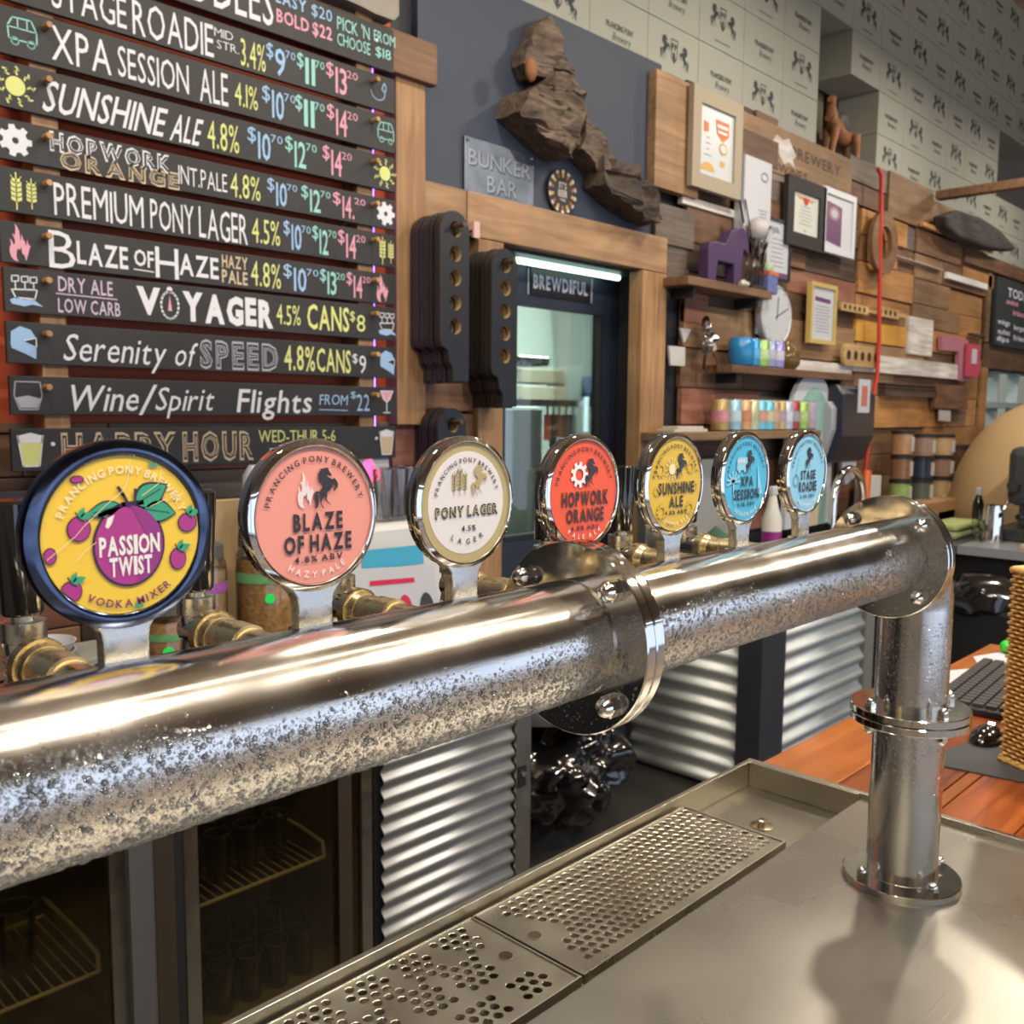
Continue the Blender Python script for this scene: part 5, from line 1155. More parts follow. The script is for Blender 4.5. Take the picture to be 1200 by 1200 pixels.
x = W3(868, 428, 2.05).x
t = thing('blue_tin', (x, 2.05, 1.895), 'large rounded bright blue tin at the left end of the middle shelf', 'tin')
MB().lathe((x, 2.05, 1.895), (0, 0, 1), [(0, 0.055), (0.01, 0.066), (0.12, 0.068), (0.145, 0.055), (0.15, 0.03)], 22).build('tin_body', mat('tin_blue', (0.02, 0.22, 0.50), 0.2, coat=0.5), t, smooth=50)
x = W3(918, 428, 2.05).x
t = thing('brown_jug', (x, 2.05, 1.895), 'round brown glass jug at the right end of the middle shelf', 'jug')
MB().lathe((x + 0.03, 2.05, 1.895), (0, 0, 1), [(0, 0.05), (0.03, 0.075), (0.09, 0.075), (0.13, 0.04), (0.155, 0.03)], 22).build('jug_body', mat('jug_brown', (0.13, 0.075, 0.02), 0.15, var=0.4), t, smooth=50)
x = W3(800, 508, 2.03).x
tag(MB().box(x - 0.14, x + 0.14, 1.98, 2.09, 1.56, 1.575).box(x - 0.10, x + 0.12, 1.99, 2.08, 1.575, 1.588).build('paper_pile', mat('paper_old', (0.55, 0.5, 0.42), 0.7), None, bevel=0.003), 'low pile of pale paper at left of the lowest shelf', 'paper')
# foil decoration
t = thing('foil_streamer', W3(825, 372, 2.1), 'crumpled silver foil streamer hanging on the timber wall', 'decoration')
M_foil = mat('silver_foil', (0.75, 0.75, 0.78), 0.12, metal=1.0)
for pts in ([(827, 370), (832, 385), (829, 400), (835, 412)], [(824, 378), (830, 390), (836, 402), (829, 410)], [(838, 396), (826, 404), (824, 418)]):
    q = [W3(a, b, 2.08 + R.uniform(-.03, .03)) for a, b in pts]; s = []
    for i in range(len(q) - 1):
        for k in range(4): s.append(q[i].lerp(q[i + 1], k / 4) + Vector((R.uniform(-.02, .02), R.uniform(-.02, .02), R.uniform(-.02, .02))))
    MB().tube(s, [R.uniform(0.008, 0.022) for _ in s], 6).build('foil_curl', M_foil, t)
for pts, w_ in (([(829, 408), (826, 420), (825, 434)], 6), ([(836, 414), (841, 424), (840, 434)], 5), ([(818, 420), (813, 432), (809, 442)], 4), ([(817, 434), (815, 450), (813, 461)], 4)):
    mb = MB(); q = [W3(a, b, 2.07) for a, b in pts]
    for i in range(len(q) - 1):
        d = Vector((w_ * 0.0045, 0.01, 0)); mb.add([q[i] - d, q[i] + d, q[i + 1] + d, q[i + 1] - d, q[i] - d + Vector((0, .004, 0)), q[i] + d + Vector((0, .004, 0)), q[i + 1] + d + Vector((0, .004, 0)), q[i + 1] - d + Vector((0, .004, 0))], [(0, 1, 2, 3), (4, 5, 6, 7), (0, 1, 5, 4), (2, 3, 7, 6)])
    mb.build('foil_ribbon', M_foil, t)
def wpoly(nm, label, cat, pts, y, th, mt, grp=None, bev=0):
    q = [W3(a, b, y) for a, b in pts]; pl = [(v.x, v.z) for v in q]
    return tag(MB().prism(pl, lambda a, b: (a, y, b), lambda a, b: (a, y + th, b)).build(nm, mt, None, bevel=bev), label, cat, grp)
M_tag = mat('tag_white', (0.5, 0.49, 0.48), 0.7)
wpoly('paper_tag', 'crumpled white triangular paper tag right of the door post', 'paper', [(797, 384), (810, 386), (802, 402)], 2.12, 0.01, M_tag)
wpoly('paper_note', 'square white note pinned low beside the door post', 'paper', [(784, 405), (803, 407), (803, 429), (786, 428)], 2.12, 0.01, M_tag)
# wooden paddles on the wall
M_pad = wood('paddle_pine', (0.50, 0.32, 0.13), (0.66, 0.46, 0.22), 0.5, rv=0.05)
def hole_board(nm, label, x0, x1, z0, z1, y, th, n, r, mt, handle=None, ring=None):
    t = thing(nm, ((x0 + x1) / 2, y + th, z0), label, 'serving paddle'); return t
def paddle_h(label, p0, p1, q0, q1, y, n, handle):
    x0, x1, z0, z1 = wrect(p0, q0, p1, q1, y); h = z1 - z0; L_ = x1 - x0
    t = thing('tasting_paddle', ((x0 + x1) / 2, y + 0.02, z0), label, 'serving paddle', 'tasting paddles on the far timber wall')
    xe = x0 + L_ * (0.72 if handle else 1.0)
    mb = MB(); r = h * 0.5; pl = [(x0 + r * 0.6 * math.cos(a) + r * 0.6, (z0 + z1) / 2 + h / 2 * math.sin(a)) for a in [PI / 2 + PI * k / 8 for k in range(9)]]
    if handle: pl += [(xe, z0), (xe + 0.02, z0 + h * .3), (x1, z0 + h * .3), (x1, z0 + h * .7), (xe + 0.02, z0 + h * .7), (xe, z1)]
    else: pl += [(xe - r * 0.6 + r * 0.6 * math.cos(a), (z0 + z1) / 2 + h / 2 * math.sin(a)) for a in [-PI / 2 + PI * k / 8 for k in range(9)]]
    mb.prism(pl, lambda a, b: (a, y, b), lambda a, b: (a, y + 0.02, b)); mb.build('paddle_board', M_pad, t)
    for k in range(n):
        x = x0 + (xe - x0) * (k + 0.75) / (n + 0.5); MB().lathe((x, y - 0.001, (z0 + z1) / 2), (0, -1, 0), [(0, h * 0.22 if not handle else h * .3), (0.0008, h * 0.22 if not handle else h * .3)], 14).build('glass_hole', M_hole, t)
paddle_h('small wooden paddle with five holes and handle, left of the red cord', 986, 1028, 353, 371, 2.12, 5, True)
paddle_h('small wooden paddle with five holes and handle, right of the red cord', 1028, 1062, 358, 376, 2.12, 4, True)
paddle_h('broad rounded wooden paddle with five holes and burnt lettering', 989, 1031, 402, 432, 2.09, 5, False)
# red cord, tape ring
t = thing('hanging_rope', W3(1031, 200, 2.08), 'bright red cord hanging down the timber wall', 'cord')
q = [W3(a, b, 2.07) for a, b in ((1029, 198), (1033, 206), (1032, 260), (1031, 330), (1030, 400), (1028, 440), (1022, 470), (1019, 510), (1014, 550), (1010, 590))]
MB().tube(q, 0.014, 8).build('rope_strand', mat('cord_red', (0.55, 0.04, 0.025), 0.5), t, smooth=60)
c = W3(1036, 285, 2.08)
t = thing('wooden_ring', (c.x, 2.08, c.z - 0.2), 'oval wooden ring hanging over the red cord', 'ring')
MB().lathe((c.x, 2.10, c.z), (0, -1, 0), [(0, 0.105), (0, 0.2), (0.03, 0.2), (0.03, 0.105), (0, 0.105)], 28, caps=False).build('ring_body', wood('ring_wood', (0.25, 0.13, 0.06), (0.36, 0.2, 0.1)), t, smooth=40)
# arch sign
def arch(cx, z0, z1, hw, n=14): return [(cx + hw * math.cos(a), z1 - hw * 1.3 + hw * 1.3 * math.sin(a)) for a in [PI * k / n for k in range(n + 1)]] + [(cx - hw, z0), (cx + hw, z0)]
xa_, xb_, za, zb_ = wrect(929, 433, 974, 600, 2.02); cx = (xa_ + xb_) / 2; hw = (xb_ - xa_) / 2
t = thing('arched_sign', (cx, 2.05, za), 'white arched board with green and orange print beside the cans', 'sign')
MB().prism(arch(cx, 1.0, zb_, hw), lambda a, b: (a, 2.03, b), lambda a, b: (a, 2.06, b)).build('arch_board', mat('arch_white', (0.55, 0.58, 0.62), 0.4), t)
MB().prism(arch(cx + 0.01, 1.0, zb_ - 0.09, hw * 0.70), lambda a, b: (a, 2.024, b), lambda a, b: (a, 2.03, b)).build('arch_panel', mat('arch_teal', (0.28, 0.48, 0.42), 0.3, var=0.5, scale=6), t)
MB().box(cx - 0.06, cx + 0.09, 2.014, 2.024, 1.0, zb_ - 0.37).build('arch_strip', mat('arch_cream', (0.58, 0.47, 0.30), 0.5), t)
# paper towel dispenser
xa_, xb_, za, zb_ = wrect(972, 450, 1010, 540, 2.0)
t = thing('towel_dispenser', ((xa_ + xb_) / 2, 2.14, za), 'black paper towel dispenser with grey side on the timber wall', 'dispenser')
pf = [(2.14, zb_), (1.98, zb_), (1.93, zb_ - 0.06), (1.93, za + 0.16), (1.99, za), (2.14, za)]
MB().prism(pf, lambda a, b: (xa_ + 0.05, a, b), lambda a, b: (xb_, a, b)).build('dispenser_body', mat('dispenser_black', (0.025, 0.025, 0.04), 0.3), t, bevel=0.012)
pf = [(2.14, zb_ - .1), (2.0, zb_ - .1), (1.97, zb_ - 0.14), (1.97, za + 0.2), (2.02, za + 0.04), (2.14, za + 0.04)]
MB().prism(pf, lambda a, b: (xa_ - 0.01, a, b), lambda a, b: (xa_ + 0.052, a, b)).build('dispenser_side', mat('dispenser_grey', (0.38, 0.40, 0.44), 0.4), t, bevel=0.008)
MB().box(xb_ - 0.26, xb_ - 0.10, 1.925, 1.931, za + 0.30, za + 0.50).build('dispenser_sticker', M_paper, t); MB().box(xb_ - 0.22, xb_ - 0.14, 1.923, 1.926, za + 0.34, za + 0.46).build('sticker_print', mat('sticker_red', (0.5, 0.15, 0.12), 0.6), t)
mb = MB().prism([(xa_ + .2, za + .01), (xa_ + .42, za + .01), (xa_ + .40, za - .10), (xa_ + .28, za - .14)], lambda a, b: (a, 2.0, b), lambda a, b: (a, 2.02, b)); mb.build('paper_towel', M_paper, t)
# pink board, red sign
wpoly('pink_board', 'dusty pink panelled board on the far timber wall', 'board', [(1104, 393), (1135, 399), (1135, 448), (1124, 446), (1124, 412), (1104, 410)], 2.11, 0.03, mat('pink_paint', (0.42, 0.16, 0.22), 0.6))
t = thing('red_sign', W3(1141, 425, 2.08), 'narrow pinkish red sign with a white stripe beside the pink board', 'sign')
xa_, xb_, za, zb_ = wrect(1135, 402, 1147, 442, 2.08); MB().box(xa_, xb_, 2.08, 2.1, za, zb_).build('sign_board', mat('sign_red', (0.5, 0.07, 0.12), 0.5), t); MB().box(xa_ + .09, xb_ - .09, 2.074, 2.08, za + .1, zb_ - .04).build('sign_stripe', M_paper, t)
for k in range(4):
    a = W3(1034, 448 + k * 4.5, 2.12); b = W3(1094, 452 + k * 3.4, 2.12); tag(MB().box(a.x, b.x, 2.10, 2.17, min(a.z, b.z) - 0.012, max(a.z, b.z)).build('plank', DRK, wall_back), ['uppermost thin dark slat under the white painted plank', 'second thin dark slat under the white painted plank', 'third thin dark slat under the white painted plank', 'lowest thin dark slat under the white painted plank'][k])
wpoly('framed_box', 'shallow honey coloured wooden box panel low on far wall', 'panel', [(1096, 450), (1134, 453), (1134, 480), (1096, 478)], 2.10, 0.04, BRN)
wpoly('white_patch', 'small white square card under the wooden box panel', 'card', [(1101, 480), (1114, 481), (1114, 494), (1101, 493)], 2.11, 0.01, M_tag)
# blackboard far right
t = thing('chalkboard', (9.0, 2.1, 2.26), 'framed blackboard with chalk writing at the right edge', 'blackboard')
xa_, xb_, za, zb_ = 8.50, 9.75, 2.24, 2.80
MB().box(xa_, xb_, 2.11, 2.14, za, zb_).build('board', mat('slate', (0.03, 0.038, 0.042), 0.6), t)
mb = MB(); f = lambda a, b: (a, 2.108, b)
text_line(mb, 'TODAY', 8.78, 9.5, 2.66, 2.74, f, 0, off=.01)
for x_, z_, s_ in ((8.75, 2.60, 'smoked'), (8.95, 2.52, 'brisket'), (8.56, 2.42, 'wings'), (8.58, 2.34, 'nachos'), (9.0, 2.40, 'burger'), (9.0, 2.31, 'fries'), (8.56, 2.28, 'dips')): text_line(mb, s_, x_, x_ + 0.32, z_, z_ + 0.045, f, 1 if z_ > 2.5 else 0, off=.02)
mb.build('chalk_lettering', [CH['w'], CH['p']], t, fix=False)
# dark log and beam at far right
t = thing('dark_log', W3(1150, 275, 2.05), 'large dark weathered slab of timber on the far ledge', 'log')
q = [W3(a, b, 2.02) for a, b in ((1108, 252), (1125, 246), (1150, 254), (1172, 268), (1190, 288), (1188, 294), (1160, 291), (1125, 278), (1112, 266))]
MB().prism([(v.x, v.z) for v in q], lambda a, b: (a, 2.02, b), lambda a, b: (a, 2.12, b)).build('log_body', wood('log_dark', (0.035, 0.03, 0.03), (0.09, 0.08, 0.075), 0.8), t, bevel=0.02)
o = MB().box(7.18, 7.27, 0.8, 2.16, 3.21, 3.27).build('roof_beam', BRN, None, bevel=0.004)
b_ = W3(1094, 226, 2.15); bm_ = o; tag(o, 'brown timber beam running from the carton stack towards the camera', 'beam')
MB().box(7.21, 7.24, 0.9, 0.93, 3.27, 5.4).build('beam_hanger', M_dark, o)
# wooden animal in the gap
xo, zo = W3(968, 150, 2.36).x + .12, 3.225
t = thing('wooden_animal', (xo + .1, 2.36, zo), 'carved wooden four-legged animal standing in the carton gap', 'carving')
Mw = wood('carving_wood', (0.30, 0.12, 0.05), (0.42, 0.2, 0.09))
MB().tube([(xo - .12, 2.34, zo + .30), (xo, 2.36, zo + .27), (xo + .12, 2.38, zo + .24), (xo + .24, 2.40, zo + .25), (xo + .3, 2.41, zo + .28)], [.03, .055, .05, .055, .03], 12).build('animal_body', Mw, t, smooth=60)
for dx, dy, sx in ((-.06, -.04, -.07), (0.0, .05, -.03), (.24, -.04, .04), (.28, .05, .06)):
    MB().tube([(xo + dx, 2.36 + dy, zo + .26), (xo + dx + sx * .5, 2.36 + dy, zo + .12), (xo + dx + sx, 2.36 + dy, zo)], [.03, .018, .014], 8).build('leg', Mw, t, smooth=60)
MB().tube([(xo - .08, 2.34, zo + .3), (xo - .12, 2.33, zo + .36), (xo - .14, 2.32, zo + .40), (xo - .2, 2.30, zo + .38)], [.04, .03, .03, .018], 8).build('neck_and_head', Mw, t, smooth=60)
MB().tube([(xo + .0, 2.35, zo + .31), (xo + .1, 2.37, zo + .33), (xo + .2, 2.38, zo + .30)], [.03, .05, .03], 8).build('saddle_cloth', mat('saddle_grey', (0.14, 0.13, 0.13), 0.8, var=0.6, scale=40), t, smooth=60)

# ================================================================== driftwood, plate, round sign
M_drift = wood('driftwood', (0.06, 0.042, 0.03), (0.20, 0.145, 0.105), 0.85, 'X', sc=1.5, rv=0.05)
M_drift2 = wood('driftwood_dark', (0.035, 0.028, 0.022), (0.12, 0.088, 0.065), 0.85, 'X', sc=1.5, rv=0.05)
t = thing('driftwood', W3(690, 180, 2.1), 'long weathered driftwood branch mounted on the navy wall', 'driftwood')
def rocky(pts, y0, th, seed, mt, nm):
    """lumpy slab: outline with a raised, broken front face"""
    rr = random.Random(seed); q = [W3(a, b, (y0 + y0 - th) / 2) for a, b in pts]; bm = bmesh.new(); pl = [Vector((v.x, v.z, 0)) for v in q]
    mb = MB(); mb.prism([(v.x, v.y) for v in pl], lambda a, b: (a, y0, b), lambda a, b: (a, y0 - th, b)); bm.free()
    me_o = mb.build(nm, mt, t)
    bm = bmesh.new(); bm.from_mesh(me_o.data); bmesh.ops.triangulate(bm, faces=bm.faces); bmesh.ops.subdivide_edges(bm, edges=bm.edges, cuts=3, use_grid_fill=True)
    bmesh.ops.subdivide_edges(bm, edges=[e for e in bm.edges if e.calc_length() > 0.03], cuts=1)
    from mathutils import noise
    off = ORG[t.name]
    for v in bm.verts:
        p = v.co + off; n = noise.noise(Vector((p.x * 9 + p.z * 5 + seed, p.z * 2.5 - p.x * 3, p.y * 3))) + 0.5 * noise.noise(Vector((p.x * 30 + seed, p.z * 12, p.y * 10)))
        if p.y < y0 - 0.01: v.co.y += -0.5 * th * max(-0.9, n) 
        v.co.x += 0.006 * noise.noise(p * 22); v.co.z += 0.008 * noise.noise(p * 25 + Vector((5, 5, 5)))
    bm.to_mesh(me_o.data); bm.free(); me_o.data.shade_smooth(); me_o.data.set_sharp_from_angle(angle=math.radians(38)); return me_o
YD = 2.16
rocky([(640, 20), (648, 40), (655, 70), (672, 92), (676, 120), (668, 128), (650, 88), (640, 86), (632, 95), (618, 92), (609, 76), (611, 60), (618, 55), (625, 30)], YD, 0.09, 3, M_drift, 'upper_branch')
rocky([(640, 86), (650, 88), (668, 118), (675, 140), (672, 165), (664, 186), (650, 184), (620, 158), (597, 134), (604, 112), (618, 104), (630, 100)], YD, 0.14, 8, M_drift, 'middle_branch')
rocky([(676, 138), (690, 148), (700, 168), (712, 186), (710, 200), (694, 202), (678, 186), (670, 178), (674, 160)], YD, 0.09, 15, M_drift, 'knuckle')
rocky([(700, 184), (722, 194), (745, 213), (762, 232), (769, 258), (764, 263), (742, 255), (715, 236), (696, 218), (698, 200)], YD, 0.12, 21, M_drift2, 'lower_branch')
c = W3(621, 82, 2.055); MB().sph((c.x, 2.05, c.z), 0.042, 10, sx=0.7, sy=.5, sz=1.1).build('cut_knot', mat('knot_orange', (0.24, 0.10, 0.04), 0.7), t, smooth=60)
MB().box(W3(640, 90, 2.16).x - .05, W3(640, 90, 2.16).x + .05, 2.155, 2.166, W3(640, 120, 2.16).z, W3(640, 80, 2.16).z).build('wall_fixing', M_dark, t)
x0, x1, z0, z1 = wrect(545, 158, 627, 246, 2.15); x0 = xw(545, 2.6, 2.15); x1 = xw(626, 2.55, 2.15); z1 = W3(545, 158, 2.15).z; z0 = W3(545, 228, 2.15).z
t = thing('metal_plate_sign', ((x0 + x1) / 2, 2.15, z0), 'beaten dark metal plate embossed BUNKER BAR on the navy wall', 'sign')
M_pl = mat('beaten_plate', (0.16, 0.19, 0.24), 0.38, metal=0.9, var=0.7, scale=9, bump=0.5)
MB().box(x0, x1, 2.152, 2.160, z0, z1).build('plate', M_pl, t, bevel=0.002)
f = lambda a, b: (a, 2.1512, b); g2 = lambda a, b: (a + .004, 2.1516, b - .004); h = z1 - z0; mb = MB()  # flat letters: offset dark copy paints their shadow, pale copy the highlight
text_line(mb, 'BUNKER', x0 + .02, x1 - .02, z0 + h * .54, z0 + h * .82, g2, 0, off=.02); text_line(mb, 'BAR', x0 + .12, x1 - .1, z0 + h * .14, z0 + h * .44, g2, 0, off=.02)
text_line(mb, 'BUNKER', x0 + .02, x1 - .02, z0 + h * .54, z0 + h * .82, f, 1, off=.0); text_line(mb, 'BAR', x0 + .12, x1 - .1, z0 + h * .14, z0 + h * .44, f, 1, off=.0)
mb.build('painted_relief_lettering', [mat('painted_letter_shadow', (0.03, 0.035, 0.045), 0.5), mat('painted_letter_highlight', (0.26, 0.31, 0.38), 0.4, metal=0.5)], t, fix=False)
for a in (x0 + .015, x1 - .015):
    for b in (z0 + .015, z1 - .015): MB().sph((a, 2.151, b), 0.007, 8, lat0=-PI / 2).build('rivet', M_ch, t)
c = W3(663, 224, 2.13); rc = 0.092
t = thing('round_beer_sign', (c.x, 2.14, c.z - rc), 'round black sign ringed with beer glasses reading ITS BEER', 'sign')
MB().lathe((c.x, 2.155, c.z), (0, -1, 0), [(0, rc), (0.008, rc)], 40).build('sign_disc', mat('disc_black', (0.03, 0.028, 0.03), 0.5), t)
f = lambda a, b: (c.x + a * rc, 2.1462, c.z + b * rc); f2 = lambda a, b: (c.x + a * rc, 2.1456, c.z + b * rc); mb = MB()
for k in range(14):
    a = 2 * PI * k / 14; u = math.sin(a); v = math.cos(a); p = lambda r_, s_: (u * r_ + v * s_, v * r_ - u * s_)
    mb.flat([p(.62, -.06), p(.62, .06), p(.88, .09), p(.88, -.09)], f, k % 2); mb.flat([p(.84, -.10), p(.84, .10), p(.95, .08), p(.95, -.08)], f2, 2)
text_line(mb, "IT'S", -.26, .26, .14, .42, f, 3, off=.03); text_line(mb, 'BEER', -.32, .32, -.22, .08, f, 3, off=.04); text_line(mb, 'TIME', -.2, .2, -.42, -.3, f, 3, off=.02)
mb.build('sign_print', [pD, mat('print_brown', (0.30, 0.12, 0.05), 0.6), mat('foam', (0.6, 0.58, 0.5), 0.6), mat('sign_pale', (0.5, 0.46, 0.42), 0.6)], t, fix=False)
# pale slab sitting over the menu
wpoly('stone_slab', 'rough pale grey slab above the menu boards at the top edge', 'slab', [(380, -12), (425, 8), (440, 16), (462, 24), (468, 18), (467, -30), (380, -40)], 2.06, 0.10, mat('slab_grey', (0.24, 0.22, 0.19), 0.8, var=0.4, scale=12, bump=0.6), bev=0.006)

# ================================================================== hanging black tasting paddles
M_pblk = mat('paddle_black', (0.012, 0.013, 0.018), 0.38, var=0.2, scale=6); M_pe = mat('paddle_edge', (0.045, 0.035, 0.028), 0.5); M_pw = mat('paddle_hole_wood', (0.42, 0.30, 0.16), 0.6)
def make_paddle(cx, zt, y, label, grp, w_=0.138, H=0.585):
    """board with a rounded top, five round holes and a stepped handle at the bottom; hole tubes show raw wood"""
    t = thing('tasting_paddle', (cx, y, zt - H), label, 'serving paddle', grp)
    hw = w_ / 2; zc = zt - hw; th = 0.016
    out = [(cx + hw * math.cos(a), zc + hw * math.sin(a)) for a in [PI * k / 10 for k in range(11)]]
    zb = zt - H * 0.80
    out += [(cx - hw, zb + .03), (cx - hw * .9, zb + .005), (cx - hw * .45, zb - .01), (cx - hw * .35, zb - .05), (cx - hw * .1, zb - .07), (cx - hw * .1, zt - H), (cx + hw, zt - H)]
    holes = [(cx + 0.004, zt - 0.062 - 0.083 * k) for k in range(5)]; rh = 0.0275; n = 18
    # front and back with holes cut by bridging: use tessellation with hole loops
    loops = [[Vector((a, b, 0)) for a, b in out]]
    for hx, hz in holes: loops.append([Vector((hx + rh * math.cos(-2 * PI * k / n), hz + rh * math.sin(-2 * PI * k / n), 0)) for k in range(n)])
    tri = tessellate_polygon(loops); fl = [v for L_ in loops for v in L_]; N_v = len(fl)
    mb = MB(); vs = [(v.x, y, v.y) for v in fl] + [(v.x, y + th, v.y) for v in fl]
    mb.add(vs, [tuple(q) for q in tri] + [tuple(i + N_v for i in q) for q in tri], 0)
    m_ = len(out); mb.add(vs, [(i, (i + 1) % m_, (i + 1) % m_ + N_v, i + N_v) for i in range(m_)], 1)
    o = m_
    for _ in holes:
        mb.add(vs, [(o + i, o + (i + 1) % n, o + (i + 1) % n + N_v, o + i + N_v) for i in range(n)], 2); o += n
    mb.build('paddle_board', [M_pblk, M_pe, M_pw], t, fix=False)
    return t
ordp = ['frontmost', 'second', 'third', 'fourth', 'fifth', 'sixth', 'seventh', 'eighth', 'ninth', 'tenth', 'eleventh']
def stack(px, pyt, yf, n, place, step=0.0185):
    a = aty(px, pyt, yf)
    for k in range(n):
        y = yf + k * step; j = R.uniform(-.004, .004) if k else 0
        if k == 0: root = make_paddle(a.x, a.z, y, 'black tasting paddle with five holes, frontmost of the %s' % place, 'black tasting paddles on the %s' % place); r0 = root.location.copy()
        else:
            c_ = copy_tree(root, None, (r0.x + j, y, r0.z + R.uniform(-.006, .003))); c_['label'] = 'black tasting paddle, %s from the front of the %s' % (ordp[k], place)
    pg = thing('paddle_peg', (a.x, yf - 0.05, a.z - 0.06), 'dark wooden peg holding the %s of paddles' % place, 'peg')
    MB().cyl((a.x + 0.006, yf - 0.045, a.z - 0.05), (a.x + 0.006, 2.199, a.z - 0.05), 0.009, 12).build('peg_rod', DRK, pg)
stack(533, 247, 1.955, 11, 'left upper stack'); stack(592, 291, 1.985, 9, 'right upper stack'); stack(530, 478, 2.02, 7, 'lower stack below')
tag(MB().box(2.50, 2.53, 2.10, 2.11, 2.30, 2.36).box(2.50, 2.53, 2.11, 2.13, 2.33, 2.345).build('pink_tag', mat('tag_pink', (0.6, 0.4, 0.38), 0.7)), 'small pink tag on the rail between the paddle stacks', 'tag')

# ================================================================== back bar on the left: fridge, condenser cover, counter
YF = 1.6
M_alu = steel('fridge_alu', (0.55, 0.51, 0.45), 0.25, 0.4, 'Z', sc=20, bump=0.1); M_brnf = mat('fridge_frame_brown', (0.045, 0.035, 0.028), 0.4); M_blk = MATS['black_gloss']
fr = thing('bar_fridge', (0.9, 1.9, 0), 'under-counter bar fridge with sliding glass doors and steel frame', 'fridge')
MB().box(-0.62, 1.66, 2.10, 2.14, 0.02, 0.86).box(-0.62, 1.66, YF + .03, 2.10, 0.0, 0.03).box(-0.62, 1.66, YF + .03, 2.10, 0.82, 0.86).box(-0.62, -0.58, YF + .03, 2.1, 0.03, 0.82).box(1.58, 1.64, YF + .03, 2.1, 0.03, 0.82).build('fridge_cabinet', mat('fridge_inner', (0.30, 0.27, 0.20), 0.5), fr)
M_fgl = pane('fridge_glass', (0.80, 0.75, 0.60), 0.05)
def door_g(x0, x1, y):
    d = MB().box(x0, x0 + .035, y, y + .025, 0.005, 0.84).box(x1 - .035, x1, y, y + .025, 0.005, 0.84).box(x0 + .035, x1 - .035, y, y + .025, 0.005, 0.035).box(x0 + .035, x1 - .035, y, y + .025, 0.80, 0.84).build('sliding_door', M_alu, fr, bevel=0.002)
    MB().box(x0 + .035, x1 - .035, y + .010, y + .014, 0.035, 0.80).build('door_glass', M_fgl, d)
door_g(-0.60, 0.22, YF); door_g(0.20, 0.905, YF + .028); door_g(1.04, 1.62, YF)
MB().box(0.905, 0.965, YF + .004, YF + .05, 0.02, 0.86).build('mullion', mat('mullion_grey', (0.10, 0.10, 0.11), 0.35), fr); MB().box(0.965, 1.015, YF + .0, YF + .05, 0.02, 0.86).build('mullion', M_brnf, fr); MB().box(1.015, 1.04, YF + .004, YF + .05, 0.02, 0.86).build('mullion', M_dark, fr)
MB().box(1.50, 1.545, YF - .004, YF, 0.02, 0.84).build('door_edge_strip', M_brnf, fr)
def wire_shelf(x0, x1, z, y0, y1, lab):
    m_ = MB().cyl((x0, y0, z), (x1, y0, z), 0.006, 8).cyl((x0, y1, z), (x1, y1, z), 0.005, 8)
    o_ = thing('wire_shelf', ((x0 + x1) / 2, y0, z - 0.01), lab, 'shelf'); m_.v = m_.v; m_.build('shelf_rail', mat('shelf_coat', (0.75, 0.71, 0.55), 0.4), o_, smooth=50)
    x = x0 + .01
    while x < x1: MB().cyl((x, y0, z + .004), (x, y1, z + .004), 0.0028, 6).build('shelf_wire', MATS['shelf_coat'], o_, smooth=50); x += 0.026
    MB().tube([(x1, y0, z), (x1 + .002, y0 + .01, z + .04), (x1 + .002, y0 + .12, z + .05), (x1 + .002, y1, z + .05)], 0.006, 8).build('shelf_side_rail', MATS['shelf_coat'], o_, smooth=50)
wire_shelf(1.05, 1.50, 0.365, YF + .07, 2.05, 'cream wire shelf inside the right-hand fridge door'); wire_shelf(0.25, 0.86, 0.29, YF + .09, 2.05, 'cream wire shelf inside the left-hand fridge door')
M_tumb = pane('tumbler_glass', (0.93, 0.94, 0.92), 0.10)
M_rimg = mat('glass_rim', (0.13, 0.125, 0.10), 0.25); M_tumbf = pane('fridge_tumbler_glass', (0.9, 0.9, 0.85), 0.05)
def tumbler(x, y, z, lab, grp, r=0.036, h=0.13, mt=None, par=None):
    t_ = thing('tumbler', (x, y, z), lab, 'glass', grp)
    MB().lathe((x, y, z), (0, 0, 1), [(0, r * .82), (h, r), (h, r * .93), (0.012, r * .74), (0.011, 0.001)], 16, caps=False).build('glass_body', mt or (M_tumbf if z < .6 else M_tumb), t_, smooth=40)
    MB().ring((x, y, z + h - .002), (0, 0, 1), r * .9, r * 1.02, 0.003, 16).build('glass_rim', M_rimg if z < .6 else M_tumb, t_, smooth=40)
    return t_
nb = 0; rows = ['front', 'second', 'third']
for j, y in enumerate((YF + .10, YF + .19, YF + .28)):
    for i in range(5):
        tumbler(1.10 + i * .085 + (j % 2) * .03, y, 0.031, 'empty beer glass at fridge bottom, %s row, %s from left' % (rows[j], ordn[i]), 'beer glasses at the bottom of the fridge')
for j, y in enumerate((YF + .15, YF + .25)):
    for i in range(4):
        tumbler(1.12 + i * .09 + (j % 2) * .03, y, 0.377, 'beer glass on right fridge shelf, %s row, %s from left' % (rows[j], ordn[i]), 'beer glasses on the right fridge shelf')
for i in range(4): tumbler(0.36 + i * .12, YF + .22, 0.302, 'beer glass on the left fridge shelf, %s from left' % ordn[i], 'beer glasses on the left fridge shelf', r=.045, h=.16)
